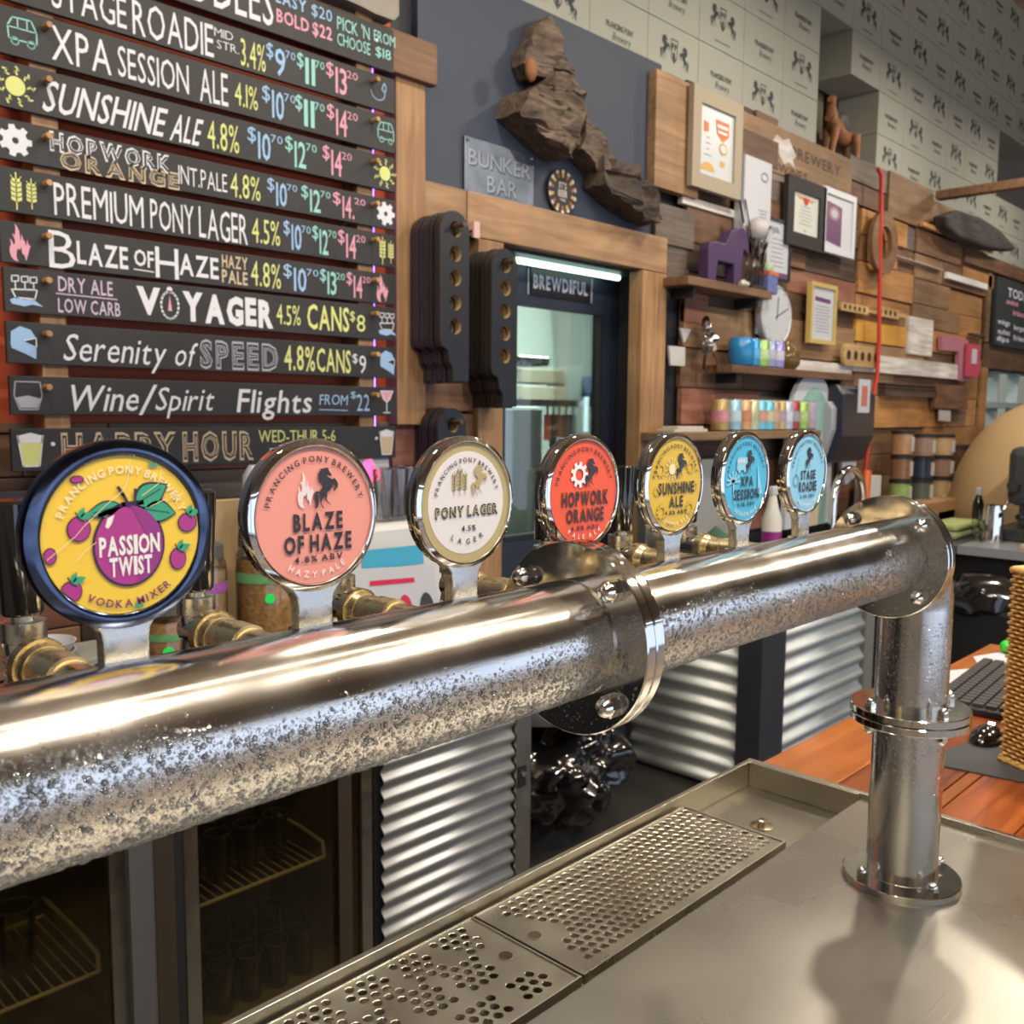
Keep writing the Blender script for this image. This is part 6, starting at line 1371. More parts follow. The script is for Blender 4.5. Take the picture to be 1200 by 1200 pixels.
# condenser bay with corrugated iron
def corrugated(nm, par, x0, x1, z0, z1, y, pitch, amp, mt, axis='x', n=12):
    """horizontal ridges running along the panel"""
    zs = []; z = z0
    N_ = int((z1 - z0) / pitch * n); vs = []; fs = []
    for i in range(N_ + 1):
        z = z0 + (z1 - z0) * i / N_; d = amp * math.cos(2 * PI * z / pitch)
        for e in (x0, x1):
            vs.append((e, y + d, z) if axis == 'x' else (y + d, e, z))
    for i in range(N_): fs.append((2 * i, 2 * i + 1, 2 * i + 3, 2 * i + 2))
    o = MB().add(vs, fs).build(nm, mt, par, smooth=60, fix=False); s_ = o.modifiers.new('thickness', 'SOLIDIFY'); s_.thickness = 0.0012; return o
M_cor = steel('corrugated_iron', (0.58, 0.61, 0.64), 0.45, 0.58, 'X', sc=8); M_cor2 = steel('corrugated_zinc', (0.64, 0.68, 0.68), 0.55, 0.68, 'X', sc=6)
cb_ = thing('condenser_bay', (1.95, 1.9, 0), 'fridge end bay clad in corrugated iron with steel lock stile', 'cabinet')
corrugated('corrugated_sheet', cb_, 1.66, 2.215, 0.02, 0.86, YF + .002, 0.0535, 0.0085, M_cor)
MB().box(1.645, 2.25, YF + .025, 2.14, 0.0, 0.86).build('bay_cabinet', M_dark, cb_)
MB().box(2.222, 2.295, YF - .008, 2.14, 0.0, 0.87).build('end_stile', M_alu, cb_, bevel=0.002)
a = W3(612, 907, YF - .01); MB().box(a.x - .018, a.x + .018, YF - .012, YF - .008, a.z - .045, a.z + .03).build('lock_plate', M_dark, cb_); MB().lathe((a.x + .004, YF - .012, a.z), (0, -1, 0), [(0, .010), (.004, .010)], 14).build('lock_barrel', M_ch, cb_)
bt = thing('back_counter', (0.8, 1.88, 0.87), 'dark back counter top above the fridges on the left', 'counter')
MB().box(-0.65, 2.30, YF - .03, 2.145, 0.872, 0.91).build('counter_top', mat('counter_dark', (0.06, 0.05, 0.042), 0.35), bt, bevel=0.003)
CT = 0.91
# jars of snacks
M_snk = mat('pretzel_mix', (0.46, 0.25, 0.09), 0.6, var=0.75, scale=70, bump=1.0); M_snk2 = mat('nut_mix', (0.42, 0.27, 0.14), 0.6, var=0.7, scale=55, bump=1.0)
M_jar_c = pane('jar_plastic', (0.95, 0.95, 0.93), 0.06)
def jar(px, y, zt, r, lab, mt, lid, band):
    x = W3(px, 700, y).x; t_ = thing('snack_jar', (x, y, CT), lab, 'jar'); h = zt - CT
    MB().lathe((x, y, CT + .002), (0, 0, 1), [(0, r * .93), (.01, r * .955), (h * .80, r * .955)], 28).build('jar_snacks', mt, t_, smooth=40)
    MB().lathe((x, y, CT), (0, 0, 1), [(0, r * .97), (.012, r), (h * .84, r), (h * .92, r * .86)], 28).build('jar_wall', M_jar_c, t_, smooth=40)
    MB().lathe((x, y, CT + h * .90), (0, 0, 1), [(0, r * .9), (h * .09, r * .9), (h * .10, r * .8)], 28).build('jar_lid', lid, t_, smooth=40)
    MB().lathe((x, y, CT + h * .66), (0, 0, 1), [(0, r * 1.006), (h * .07, r * 1.006)], 28, caps=False).build('jar_label', band, t_, smooth=40)
    MB().lathe((x - r * .45, y - r * .92, CT + h * .56), (-.4, -1, 0), [(0, .014), (.002, .014)], 14).build('price_dot', mat('dot_green', (0.02, 0.75, 0.12), 0.5), t_)
M_lidk = mat('lid_grey', (0.09, 0.085, 0.08), 0.4); M_bandg = mat('band_green', (0.12, 0.32, 0.12), 0.5, var=0.4, scale=60); M_bandp = mat('band_purple', (0.30, 0.08, 0.34), 0.5)
jar(313, 1.80, 1.31, 0.085, 'clear jar of pretzels with green label, nearest the pink badge', M_snk, M_lidk, M_bandg)
jar(233, 1.84, 1.29, 0.075, 'clear jar of nuts with purple label, left of the pretzel jar', M_snk2, M_lidk, M_bandp)
jar(196, 1.70, 1.17, 0.055, 'short jar of noodles partly behind the yellow badge', M_snk, M_lidk, M_bandg)
# things behind jars: pale board and white domed bottle
x0, x1, z0, z1 = wrect(262, 585, 292, 640, 2.05); tag(MB().box(x0 - .06, x1 + .04, 2.03, 2.06, CT, z1).build('cutting_board', mat('board_pale', (0.50, 0.36, 0.20), 0.6), None, bevel=.004), 'pale wooden board standing behind the snack jars', 'board')
x = W3(298, 560, 1.95).x; t_ = thing('squeeze_bottle', (x, 1.95, CT), 'white squeeze bottle behind the pink badge', 'bottle'); zt = W3(298, 545, 1.95).z
MB().lathe((x, 1.95, CT), (0, 0, 1), [(0, .045), (zt - CT - .14, .045), (zt - CT - .1, .035), (zt - CT - .03, .034), (zt - CT, .015)], 20).build('bottle_body', mat('bottle_white', (0.6, 0.6, 0.66), 0.3), t_, smooth=50)
MB().lathe((x - .03, 1.90, zt - .22), (0, -1, 0), [(0, .022), (.003, .022)], 14).build('bottle_label', mat('label_lemon', (0.55, 0.5, 0.05), 0.5), t_)
# bowls, till trays at left
x = W3(46, 740, 1.75).x; zb = CT + 0.04
for k in range(6):
    o = MB().lathe((x, 1.75, CT + .03 + k * .022), (0, 0, 1), [(0, .045), (.005, .05), (.06, .078), (.06, .074), (.01, .045)], 26).build('snack_bowl', mat('bowl_grey', (0.42, 0.43, 0.46), 0.35), None, smooth=40)
    tag(o, ['lowest white bowl of the stack at left', 'second lowest white bowl of the stack at left', 'third white bowl up in the stack at left', 'fourth white bowl up in the stack at left', 'fifth white bowl up in the stack at left', 'topmost white bowl of the stack at left'][k], 'bowl', 'stacked white bowls on the back counter')
tag(MB().lathe((x, 1.75, CT), (0, 0, 1), [(0, .06), (.03, .05)], 20).build('bowl_stand', M_dark), 'dark round stand under the white bowl stack', 'stand')
xa_ = W3(62, 750, 1.72).x
for k in range(5):
    o = MB().box(xa_ + .02, xa_ + .2, 1.68, 1.86, CT + .001 + k * .032, CT + .029 + k * .032).build('coaster_pack', mat('coaster_grey', (0.22, 0.22, 0.20), 0.6, var=.3), None, bevel=.003)
    tag(o, ['lowest grey tray of the stack below the yellow badge', 'second grey tray up below the yellow badge', 'middle grey tray of the stack below the yellow badge', 'fourth grey tray up below the yellow badge', 'topmost grey tray of the stack below the yellow badge'][k], 'tray', 'stacked grey trays on the back counter')
# white appliance with papers and glasses
t_ = thing('white_chiller', (1.9, 1.98, CT), 'white countertop chiller carrying glasses, between pink and white badges', 'appliance')
MB().box(1.60, 2.14, 1.86, 2.14, CT + .015, 1.285).build('chiller_body', mat('chiller_white', (0.60, 0.60, 0.60), 0.35), t_, bevel=.02)
MB().box(1.62, 2.12, 1.852, 1.862, 1.19, 1.20).build('chiller_seam', M_dark, t_)
for x in (1.66, 2.08):
    for y in (1.9, 2.1): MB().cyl((x, y, CT), (x, y, CT + .016), .015, 10).build('foot', M_dark, t_)
for k, (px, y) in enumerate(((450, 1.93), (466, 1.93), (483, 1.94), (458, 2.02), (475, 2.03))):
    x = W3(px, 600, y).x; tumbler(x, y, 1.287, ['leftmost front pint glass on the white chiller', 'middle front pint glass on the white chiller', 'rightmost front pint glass on the white chiller', 'rear left pint glass on the white chiller', 'rear right pint glass on the white chiller'][k], 'pint glasses standing on the white chiller', r=.038, h=.17)
a = W3(404, 532, 2.09); b = W3(456, 600, 2.09)
t_ = thing('display_card', ((a.x + b.x) / 2, 2.09, 1.287), 'white card with a pink neon pony standing on the chiller', 'card')
MB().box(a.x, b.x, 2.09, 2.10, 1.287, a.z).build('card_sheet', M_paper, t_)
mb = MB(); pony(mb, b.x - .085, a.z - .15, .13, lambda p, q: (p, 2.088, q)); mb.build('neon_pony', mat('neon_pink', (1.0, 0.08, 0.25), emit=2.5), t_, fix=False)
def leaflet(nm, lab, pts, y, ms, pr):
    q = [W3(a_, b_, y) for a_, b_ in pts]; q[2].z = q[3].z = CT + .001; t__ = thing(nm, (sum(v.x for v in q) / 4, y, min(v.z for v in q)), lab, 'leaflet')
    MB().prism([(v.x, v.z) for v in q], lambda a_, b_: (a_, y, b_), lambda a_, b_: (a_, y + .004, b_)).build('leaflet_sheet', ms[0], t__)
    f_b = lambda u, v: tuple(((q[0] * (1 - u) + q[1] * u) * v + (q[3] * (1 - u) + q[2] * u) * (1 - v)) + Vector((0, -.0012, 0)))
    mb_ = MB(); pr(mb_, f_b); mb_.build('leaflet_print', ms, t__, fix=False)
pb = mat('print_blue', (0.03, 0.25, 0.50), 0.5); pm = mat('print_magenta', (0.5, 0.04, 0.2), 0.5); pk = mat('print_black', (0.05, 0.05, 0.06), 0.5); prd = mat('print_red2', (0.6, 0.03, 0.08), 0.5)
def l1(mb_, f): 
    for u, mi in ((.12, 2), (.38, 1), (.62, 4), (.86, 3)): mb_.flat(ell(u, .42, .085, .24, 16), f, mi)
    mb_.flat([(.25, .8), (.75, .8), (.75, .86), (.25, .86)], f, 4)
leaflet('card_leaflet', 'white leaflet with four coloured dots leaning on the counter', [(405, 668), (508, 662), (520, 700), (405, 716)], 1.72, [M_paper, pb, pm, pk, prd], l1)
def l2(mb_, f): mb_.flat([(0, .8), (1, .8), (1, 1), (0, 1)], f, 1); mb_.flat([(.0, 0), (.25, 0), (.1, .6), (0, .6)], f, 2); mb_.flat([(.4, 0.02), (.75, 0.02), (.75, .16), (.4, .16)], f, 3)
leaflet('booklet', 'blue topped white booklet behind the dotted leaflet', [(425, 645), (495, 638), (502, 672), (420, 690)], 1.77, [mat('paper_lilac', (0.52, 0.54, 0.66), .6), mat('print_cyan', (0.06, 0.36, 0.55), .5), pb, pG], l2)

# rubbish bin and bags right of the fridge
t_ = thing('waste_bin', (2.68, 1.95, 0), 'dark grey round waste bin lined with a black bag, beyond the fridge', 'bin')
cx, cy = 2.66, 1.90
MB().lathe((cx, cy, 0), (0, 0, 1), [(0, .20), (.40, .24), (.40, .22), (.02, .18)], 32).build('bin_body', mat('bin_grey', (0.028, 0.03, 0.034), 0.45), t_, smooth=40)
MB().lathe((cx, cy, .53), (0, 0, 1), [(0, .335), (.05, .34), (.08, .32), (.13, .22), (.15, .05)], 40).build('bin_lid', mat('bin_lid', (0.09, 0.095, 0.11), 0.4), t_, smooth=40)
bm = bmesh.new(); bmesh.ops.create_icosphere(bm, subdivisions=5, radius=1)
from mathutils import noise
for v in bm.verts:
    p = v.co.copy(); n_ = noise.noise(p * 2.0) * .25 + abs(noise.noise(p * 3.0)) * .30 - abs(noise.noise(p * 5 + Vector((3, 1, 2)))) * .10
    v.co = Vector((p.x * .32, p.y * .32, p.z * .22)) * (1 + n_)
me = bpy.data.meshes.new('bin_bag'); bm.to_mesh(me); bm.free(); me.shade_smooth(); me.set_sharp_from_angle(angle=math.radians(50)); me.materials.append(mat('bag_black', (0.006, 0.006, 0.007), 0.13, coat=1.0))
o = bpy.data.objects.new('bin_bag', me); COL.objects.link(o); o.parent = t_; o.location = Vector((cx, cy, .30)) - Vector(t_.location); 
tag(MB().box(3.02, 3.40, 2.02, 2.10, 0, 0.62).build('step_board', M_dark), 'dark board leaning low in the doorway', 'board')

# ================================================================== sink bench behind the taps
M_colm = mat('column_dark', (0.03, 0.033, 0.042), 0.5, var=.2)
sb = thing('sink_bench', (4.0, 1.8, 0), 'bench clad in corrugated zinc with dark corner post', 'bench')
MB().box(3.52, 4.60, 1.42, 2.14, 0.0, 0.86).build('bench_carcass', M_dark, sb)
corrugated('corrugated_side', sb, 1.50, 2.06, 0.02, 0.86, 3.505, 0.082, 0.011, M_cor2, axis='y')
MB().box(3.488, 3.69, 1.385, 1.50, 0.0, 0.87).build('corner_post', M_colm, sb, bevel=.003); MB().box(3.488, 3.52, 2.06, 2.14, 0, 0.87).build('corner_post', M_colm, sb)
corrugated('corrugated_front', sb, 3.695, 4.52, 0.02, 0.86, 1.405, 0.082, 0.011, M_cor2)
MB().box(4.52, 4.62, 1.39, 1.46, 0.0, 0.87).build('end_post', mat('post_grey', (0.20, 0.19, 0.18), .5), sb)
MB().box(3.48, 4.64, 1.375, 2.145, 0.872, 0.905).build('bench_top', M_deck, sb, bevel=.003)
BZ = 0.905
x = W3(905, 600, 1.8).x; t_ = thing('spray_bottle', (x, 1.8, BZ), 'white and purple spray bottle standing behind the blue badges', 'bottle')
MB().lathe((x, 1.8, BZ), (0, 0, 1), [(0, .05), (.22, .05), (.28, .03), (.34, .018)], 20).build('bottle_body', mat('spray_white', (0.6, 0.6, 0.55), .35), t_, smooth=50); MB().box(x - .02, x + .07, 1.785, 1.815, BZ + .34, BZ + .385).build('spray_trigger', M_paper, t_, bevel=.006); MB().lathe((x, 1.8, BZ + .04), (0, 0, 1), [(0, .0505), (.12, .0505)], 20, caps=False).build('bottle_label', mat('label_purple', (0.22, 0.10, 0.38), .5, var=.5, scale=20), t_, smooth=50)
M_gc = mat('cloth_green', (0.04, 0.10, 0.06), .8, var=.6, scale=12, bump=.6); M_wc = mat('cloth_pale', (0.42, 0.44, 0.42), .8, var=.3, scale=14, bump=.6)
def cloth_heap(nm, lab, c, s, mt, seed):
    bm = bmesh.new(); bmesh.ops.create_icosphere(bm, subdivisions=3, radius=1)
    for v in bm.verts:
        p = v.co.copy(); n_ = noise.noise(p * 1.8 + Vector((seed, 0, 0))) * .35 + abs(noise.noise(p * 4)) * .2
        v.co = Vector((p.x * s[0], p.y * s[1], max(-.45, p.z) * s[2])) * (1 + n_)
    zm = min(v.co.z for v in bm.verts)
    for v in bm.verts: v.co.z -= zm
    me = bpy.data.meshes.new(nm); bm.to_mesh(me); bm.free(); me.shade_smooth(); me.materials.append(mt); o = bpy.data.objects.new(nm, me); COL.objects.link(o); o.location = c; return tag(o, lab, 'cloth')
cloth_heap('bar_cloth', 'dark green cloth heap on the bench behind the yellow badge', (W3(845, 640, 1.7).x, 1.70, BZ), (.20, .14, .13), M_gc, 1)
cloth_heap('bar_cloth', 'pale grey cloth bundle on the bench beside the green heap', (W3(876, 640, 1.50).x, 1.48, BZ), (.14, .1, .08), M_wc, 4)
x0, x1, z0, z1 = wrect(838, 572, 862, 640, 2.08); tag(MB().box(3.95, 4.35, 2.06, 2.10, BZ, 1.42).build('splash_panel', mat('splash_grey', (0.30, 0.31, 0.30), .5), None, bevel=.003), 'grey splash panel on the wall behind the yellow badge', 'panel')
x0, x1, z0, z1 = wrect(732, 575, 752, 700, 2.0); tag(MB().box(3.50, 3.62, 2.0, 2.05, BZ, 1.36).build('steel_bracket', M_alu, None, bevel=.003), 'upright steel panel at the left end of the bench', 'panel')
# gooseneck tap and sink, orange hose
fx0 = W3(975, 620, 1.95).x; fx1 = W3(1012, 570, 1.95).x; zt = W3(998, 549, 1.95).z
fs_ = thing('sink_unit', (5.25, 1.85, 0), 'stainless hand basin bench below the towel dispenser', 'sink')
MB().box(4.70, 5.60, 1.55, 2.14, 0, 0.92).build('sink_body', M_alu, fs_, bevel=.004); MB().box(4.78, 5.5, 1.62, 2.05, 0.921, 0.93).build('sink_rim', M_tray, fs_)
t_ = thing('gooseneck_tap', (fx0, 1.95, 0.93), 'chrome gooseneck tap below the towel dispenser', 'tap')
rr_ = (fx1 - fx0) / 2; MB().tube([(fx0, 1.95, .93), (fx0, 1.95, zt - rr_)] + [(fx0 + rr_ - rr_ * math.cos(a), 1.95, zt - rr_ + rr_ * math.sin(a)) for a in [PI * k / 12 for k in range(1, 12)]] + [(fx1, 1.95, zt - rr_ - .03)], .022, 14).build('tap_spout', M_ch, t_, smooth=60)
MB().cyl((fx0, 1.95, .93), (fx0, 1.95, .96), .04, 16).build('tap_base', M_ch, t_, smooth=40)
tag(MB().tube([W3(1016, 552, 2.0), W3(1013, 590, 1.98), W3(1008, 620, 1.95)], .03, 10).build('orange_hose', mat('hose_orange', (0.6, 0.12, 0.02), .4), None, smooth=60), 'orange hose hanging beside the gooseneck tap', 'hose')
a = W3(1016, 558, 2.05); tag(MB().box(a.x, a.x + .16, 2.02, 2.13, .92, a.z).build('white_board', mat('board_white', (0.55, .56, .56), .5), None, bevel=.004), 'upright white board right of the orange hose', 'board')

# ================================================================== coffee corner at far right
cc = thing('coffee_counter', (6.4, 1.8, 0), 'dark corner counter with grey front edge at far right', 'counter')
MB().box(5.62, 8.3, 1.42, 2.14, 0, 0.86).box(5.72, 8.3, 0.35, 1.42, 0, 0.86).build('counter_body', mat('counter_black', (0.012, 0.012, 0.014), .4), cc)
MB().box(5.60, 8.3, 1.36, 2.145, 0.862, 0.905).build('counter_top', mat('top_dark', (0.05, 0.05, 0.055), .3), cc); MB().box(5.66, 8.3, 0.30, 1.36, 0.855, 0.905).build('counter_top', mat('top_grey', (0.24, 0.26, 0.28), .35), cc)
# dome oven
dm = thing('dome_oven', (7.25, 1.30, 0.905), 'large beige dome of a pizza oven behind the coffee machine', 'oven')
prof = [(0, .64)] + [(.87 * math.sin(a), .66 * math.cos(a)) for a in [PI / 2 * k / 16 for k in range(16)]] + [(.87, .001)]
MB().lathe((7.33, 1.32, .905), (0, 0, 1), prof, 48).build('dome_shell', mat('dome_beige', (0.52, 0.37, 0.20), .6, var=.18, scale=3), dm, smooth=60)
MB().cyl((7.33, 1.32, 1.765), (7.33, 1.32, 1.84), .12, 20).build('flue_collar', mat('dome_beige2', (0.42, 0.3, 0.17), .6), dm, smooth=40)
# canister shelves
t_ = thing('canister_rack', (6.95, 2.0, .905), 'dark rack holding coffee canisters against the timber wall', 'rack')
def rk(px): return W3(px, 560, 2.0).x
xs_ = (rk(1045), rk(1062), rk(1068), rk(1086), rk(1090), rk(1108), rk(1112), rk(1128))
zr = [W3(1060, q, 1.95).z for q in (590, 556)]
MB().box(rk(1040), rk(1142), 1.86, 2.12, zr[0] - .02, zr[0]).build('rack_board', DRK, t_); MB().box(rk(1041), rk(1041) + .03, 1.88, 2.1, .905, zr[0] - .02).build('rack_leg', M_dark, t_); MB().box(rk(1140), rk(1140) + .05, 1.88, 2.1, .905, zr[0] - .02).build('rack_leg', M_dark, t_)
cols_ = [(xs_[0], xs_[1], 503, 'first'), (xs_[2], xs_[3], 508, 'second'), (xs_[4], xs_[5], 509, 'third'), (xs_[6], xs_[7], 523, 'fourth')]
fillc = [(.30, .42, .12), (.25, .13, .07), (.45, .25, .12), (.10, .12, .10), (.03, .05, .09), (.33, .22, .16), (.42, .3, .16), (.28, .18, .14), (.5, .36, .2), (.2, .12, .1), (.12, .06, .04), (.4, .3, .2)]
fi = 0
for x0, x1, q, nm in cols_:
    zt = W3(1075, q, 1.98).z; n_ = 3 if q < 515 else 2; hc = (zt - zr[0]) / n_; r = (x1 - x0) / 2 * .60; cx = (x0 + x1) / 2
    for k in range(n_):
        z = zr[0] + hc * k + .001; lv = ['lowest', 'middle', 'top'][k] if n_ == 3 else ['lower', 'upper'][k]
        tc_ = thing('coffee_canister', (cx, 1.99, z), 'glass coffee canister, %s of the %s column from left' % (lv, nm), 'canister', 'stacked coffee canisters on the rack')
        MB().lathe((cx, 1.99, z), (0, 0, 1), [(0, r * .92), (hc * .82, r * .92)], 18).build('canister_body', mat('canister_%d' % fi, fillc[fi % 12], .3, coat=.5, var=.4, scale=20), tc_, smooth=40)
        MB().lathe((cx, 1.99, z + hc * .82), (0, 0, 1), [(0, r), (hc * .13, r), (hc * .15, r * .9)], 18).build('canister_lid', M_dark, tc_, smooth=40)
        MB().box(cx - r * .3, cx + r * .3, 1.99 - r * .97, 1.99 - r * .9, z + hc * .12, z + hc * .7).build('canister_label', M_tag, tc_); fi += 1
# boxes under the rack, towels, brush
for k, (p0, q0, p1, q1, c_, lab) in enumerate(((1038, 592, 1075, 606, (.42, .36, .20), 'olive box lying left on the corner counter'), (1040, 608, 1082, 628, (.33, .28, .13), 'long olive carton below, left on the corner counter'), (1088, 590, 1138, 604, (.38, .22, .10), 'flat brown carton under the canister rack'), (1100, 600, 1140, 612, (.45, .36, .16), 'yellowish carton under the brown carton'))):
    y = 1.80; x0, x1, z0, z1 = wrect(p0, q0, p1, q1, y); z0 = max(z0, .906)
    if k == 1: z0 = .906
    tag(MB().box(x0, x1, y, y + .16, z0, z1).build('supply_carton', mat('carton_s%d' % k, c_, .7, var=.15), None, bevel=.003), lab, 'carton')
t_ = thing('folded_towel', (6.1, 1.55, .906), 'folded pale green towel pile on the corner counter', 'towel')
for k, q in enumerate((.906, .955)):
    MB().box(5.86 + k * .01, 6.28, 1.44, 1.62, q, q + .046).build('towel_fold', mat('towel_green%d' % k, ((.34, .40, .16) if k else (.26, .30, .15)), .9, var=.2, scale=20, bump=.5), t_, bevel=.018)
# espresso machine
ex, ey = 5.95, 1.0
em = thing('coffee_machine', (6.3, 0.95, .905), 'dark grey espresso machine at the right edge', 'coffee machine')
prof_ = [(1.28, 1.0), (1.30, 1.20), (1.25, 1.42), (1.10, 1.50), (0.55, 1.52), (0.5, .95), (1.2, .95)]
MB().box(6.05, 6.75, .55, 1.24, 1.12, 1.47).build('machine_body', mat('machine_grey', (0.05, 0.055, 0.06), .3), em, bevel=.05)
MB().box(6.05, 6.75, .50, 1.30, .905, .985).build('machine_base', mat('machine_base', (0.04, 0.04, 0.042), .4), em, bevel=.01); MB().box(6.35, 6.75, .55, 1.24, .985, 1.12).build('machine_back', mat('machine_mid', (0.20, 0.22, 0.23), .3), em)
MB().cyl((6.12, 1.05, 1.12), (6.12, 1.05, 1.06), .05, 18).build('group_head', M_ch, em, smooth=40); MB().tube([(6.1, 1.05, 1.08), (5.9, 1.12, 1.07)], .018, 10).build('portafilter_handle', M_blk, em, smooth=40)
MB().lathe((6.03, 1.18, 1.24), (-1, .2, 0), [(0, .035), (.03, .035)], 18).build('steam_knob', M_blk, em, smooth=40); MB().tube([(6.1, 1.22, 1.16), (6.02, 1.24, 1.08), (6.0, 1.24, .99)], .009, 8).build('steam_wand', M_ch, em, smooth=60)
MB().sph((6.04, .98, 1.30), .055, 12, sx=.4).build('pressure_gauge', M_ch, em, smooth=60)
def jug(nm, lab, x, y, z, r, h, mt):
    t__ = thing(nm, (x, y, z), lab, 'jug' if 'jug' in nm else 'glass'); MB().lathe((x, y, z), (0, 0, 1), [(0, r), (h * .7, r * .95), (h, r * .82), (h, r * .76), (.01, r * .9)], 22).build('vessel_body', mt, t__, smooth=40)
    if 'jug' in nm: MB().tube([(x + r * .8, y, z + h * .85), (x + r * 1.6, y, z + h * .7), (x + r * 1.5, y, z + h * .3), (x + r * .9, y, z + h * .2)], r * .1, 8).build('vessel_handle', mt, t__, smooth=60)
a = W3(1168, 600, 1.25); jug('milk_jug', 'steel milk jug left of the coffee machine', a.x, 1.27, .906, .06, .22, M_ch)
for k, (px, y) in enumerate(((1155, 1.30), (1146, 1.36))):
    a = W3(px, 620, y); tumbler(a.x, y, .906, ['small clear glass in front of the milk jug', 'small clear glass left of the milk jug'][k], 'small glasses by the coffee machine', r=.036, h=.13)
x = W3(1146, 600, 1.5).x; t_ = thing('syrup_bottle', (x, 1.5, .906), 'dark syrup bottle with white cap on the corner counter', 'bottle'); MB().lathe((x, 1.5, .906), (0, 0, 1), [(0, .035), (.18, .035), (.24, .015)], 16).build('bottle_body', M_blk, t_, smooth=50); MB().cyl((x, 1.5, 1.146), (x, 1.5, 1.19), .022, 14).build('bottle_cap', M_paper, t_)
a = W3(1110, 592, 1.93); b = W3(1136, 586, 1.93)
tag(MB().tube([(a.x - .1, 1.93, zr[0] + .012), (a.x + .2, 1.93, zr[0] + .02), (a.x + .5, 1.93, zr[0] + .045), (a.x + .62, 1.93, zr[0] + .05)], [.008, .012, .04, .035], 10).build('white_scoop', M_paper, None, smooth=50), 'white plastic scoop lying on the rack board', 'scoop')
tag(MB().box(5.72, 5.80, .72, 1.05, .906, .935).build('tamper_mat', mat('wood_pale', (0.48, .36, .24), .6), None, bevel=.004), 'pale wooden block on the grey counter edge', 'block')
# black bag bins under the counter
t_ = thing('bin_with_bag', (5.5, 1.15, 0), 'tall bin lined with a shiny black bag below the corner counter', 'bin')
MB().box(5.30, 5.60, .95, 1.33, 0, .62).build('bin_body', mat('bin_black', (0.012, .012, .013), .35), t_, bevel=.02)
bm = bmesh.new(); bmesh.ops.create_icosphere(bm, subdivisions=3, radius=1)
for v in bm.verts:
    p = v.co.copy(); v.co = Vector((p.x * .18, p.y * .22, p.z * .13)) * (1 + abs(noise.noise(p * 5)) * .35)
me = bpy.data.meshes.new('bag'); bm.to_mesh(me); bm.free(); me.materials.append(MATS['bag_black']); me.shade_smooth(); me.set_sharp_from_angle(angle=math.radians(30)); o = bpy.data.objects.new('bin_bag', me); COL.objects.link(o); o.parent = t_; o.location = Vector((5.45, 1.14, .66)) - Vector(t_.location)

# ================================================================== on the timber bar top
TZ = 0.9505
kb = thing('keyboard', (2.55, .19, TZ), 'black computer keyboard lying on the timber bar', 'keyboard')
A = Vector((2.30, .085, 0)); ux = Vector((1, .05, 0)).normalized(); uy = Vector((-.05, 1, 0)).normalized()
Mk = Matrix.Translation(Vector((2.30, .10, TZ))) @ Matrix.Rotation(math.radians(4), 4, 'Z')
M_kb = mat('keyboard_black', (0.018, .018, .02), .45); M_key = mat('key_grey', (0.05, .05, .052), .4)
MB().box(0, .50, 0, .19, 0, .018, M=Mk).build('keyboard_case', M_kb, kb, bevel=.004)
keys = 0
for r_ in range(6):
    for c_ in range(18):
        if r_ == 0 and 3 <= c_ <= 8: continue
        x = .014 + c_ * .0265; y = .012 + r_ * .029
        MB().box(x, x + .022, y, y + .023, .018, .026, M=Mk).build('key', M_key, kb)
MB().box(.014 + 3 * .0265, .014 + 8 * .0265 + .022, .012, .035, .018, .026, M=Mk).build('space_bar', M_key, kb)
mm_ = thing('mouse_mat', (2.15, .09, TZ), 'dark grey mouse mat on the timber bar', 'mat')
MB().prism([(1.90, .165), (2.32, .085), (2.26, -.12), (1.93, -.02)], lambda a, b: (a, b, TZ), lambda a, b: (a, b, TZ + .003)).build('mat_sheet', mat('mat_grey', (0.05, .052, .058), .6), mm_)
ms = thing('mouse', (2.13, .10, TZ + .003), 'glossy black computer mouse on the mat', 'mouse')
MB().sph((2.13, .105, TZ + .004), .05, 18, sx=1.15, sy=.68, sz=.62, lat0=0).build('mouse_shell', MATS['black_gloss'], ms, smooth=60)
MB().cyl((2.165, .10, TZ + .026), (2.165, .112, TZ + .026), .008, 10).build('scroll_wheel', M_ch, ms)
sp = thing('hand_blender', (2.13, -.03, TZ), 'grey handled gold mesh strainer on the mouse mat', 'strainer')
MB().tube([(2.12, .02, TZ + .012), (2.19, .035, TZ + .012)], [.010, .012], 8).build('strainer_mesh', steel('mesh_gold', (.6, .5, .3), .3, .5, sc=200), sp); MB().sph((2.10, -.01, TZ + .02), .024, 14, sx=1.4).build('strainer_handle', M_ch, sp, smooth=60)
for k, (pts, lab) in enumerate((([(2.48, .33), (2.62, .385), (2.72, .33), (2.60, .27)], 'white sheet of paper beside the keyboard, nearest the post'), ([(2.72, .30), (2.86, .37), (2.98, .33), (2.86, .24)], 'white sheet of paper near the far end of the timber bar'))):
    tag(MB().prism(pts, lambda a, b: (a, b, TZ), lambda a, b: (a, b, TZ + .002)).build('paper_sheet', M_paper), lab, 'paper')
a = atz(1180, 758, TZ + .02); x, y = a.x, a.y; t_ = thing('green_stopper', (x, y, TZ), 'small bright green ball stopper by the basket rim', 'stopper'); MB().sph((x, y, TZ + .02), .02, 14).build('ball', mat('ball_green', (0.03, .65, .06), .4), t_, smooth=60)
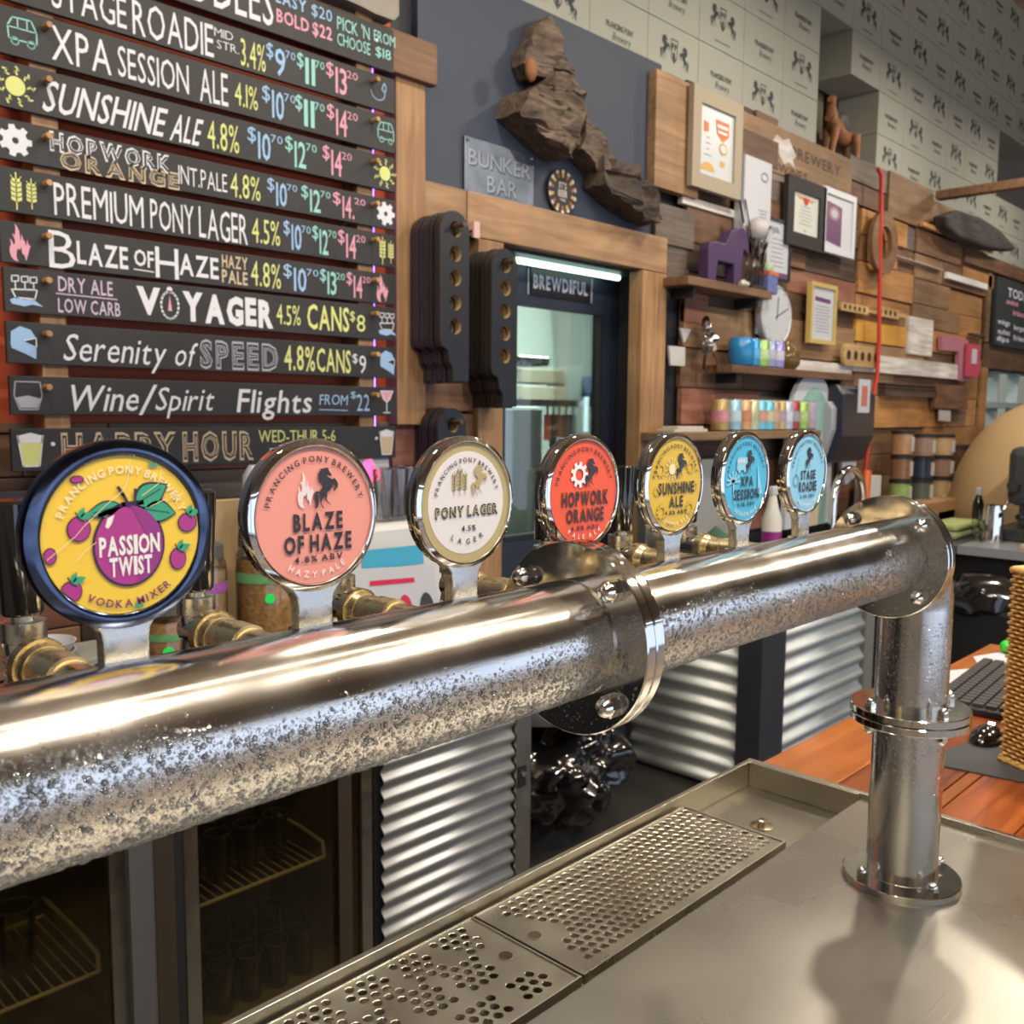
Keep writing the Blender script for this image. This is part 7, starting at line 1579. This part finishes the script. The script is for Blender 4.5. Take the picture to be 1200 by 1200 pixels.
# wicker basket
bk = thing('wicker_basket', (2.1, -.1, TZ), 'tall honey coloured wicker basket at the right edge', 'basket')
c0_ = Vector((2.022, .044, TZ)); e1 = Vector((-.475, -.88, 0)).normalized(); e2 = Vector((.88, -.475, 0)).normalized(); LW, LD, HB = .30, .22, .395
M_wick = wood('wicker', (0.62, 0.32, 0.08), (0.82, 0.52, 0.18), .45, rv=.05)
cor = [c0_, c0_ + e1 * LW, c0_ + e1 * LW + e2 * LD, c0_ + e2 * LD]
MB().prism([(v.x, v.y) for v in [q + (sum(cor, Vector()) / 4 - q) * .04 for q in cor]], lambda a, b: (a, b, TZ), lambda a, b: (a, b, TZ + HB * .97)).build('basket_lining', mat('wicker_dark', (0.10, .045, .012), .7), bk)
nrow = 46; wm = MB()
for r_ in range(nrow):
    z = TZ + .005 + HB * r_ / nrow; pts = []
    for i in range(4):
        p, q = cor[i], cor[(i + 1) % 4]; d = (q - p); nn = Vector((-d.y, d.x, 0)).normalized() * -1
        cen = sum(cor, Vector()) / 4
        if (p + d / 2 - cen).dot(nn) < 0: nn = -nn
        n_ = int(d.length / .011)
        for k in range(n_):
            t2 = k / n_; amp = .0028 * (1 if (k + r_) % 2 else -1); pts.append(Vector((p.x, p.y, z)) + Vector((d.x, d.y, 0)) * t2 + nn * (amp + .001))
    wm.tube(pts, .0036, 5, closed=True)
o = wm.build('wicker_weave', M_wick, bk, smooth=60, fix=False); o['kind'] = 'stuff'
rim = [Vector((v.x, v.y, TZ + HB)) for v in cor]; MB().tube([rim[0], rim[0].lerp(rim[1], .5), rim[1], rim[1].lerp(rim[2], .5), rim[2], rim[2].lerp(rim[3], .5), rim[3], rim[3].lerp(rim[0], .5)], .008, 8, closed=True).build('basket_rim', M_wick, bk, smooth=60)
MB().tube([Vector((v.x, v.y, TZ + .008)) for v in (rim[0], rim[0].lerp(rim[1], .5), rim[1], rim[1].lerp(rim[2], .5), rim[2], rim[2].lerp(rim[3], .5), rim[3], rim[3].lerp(rim[0], .5))], .008, 8, closed=True).build('basket_foot', M_wick, bk, smooth=60)
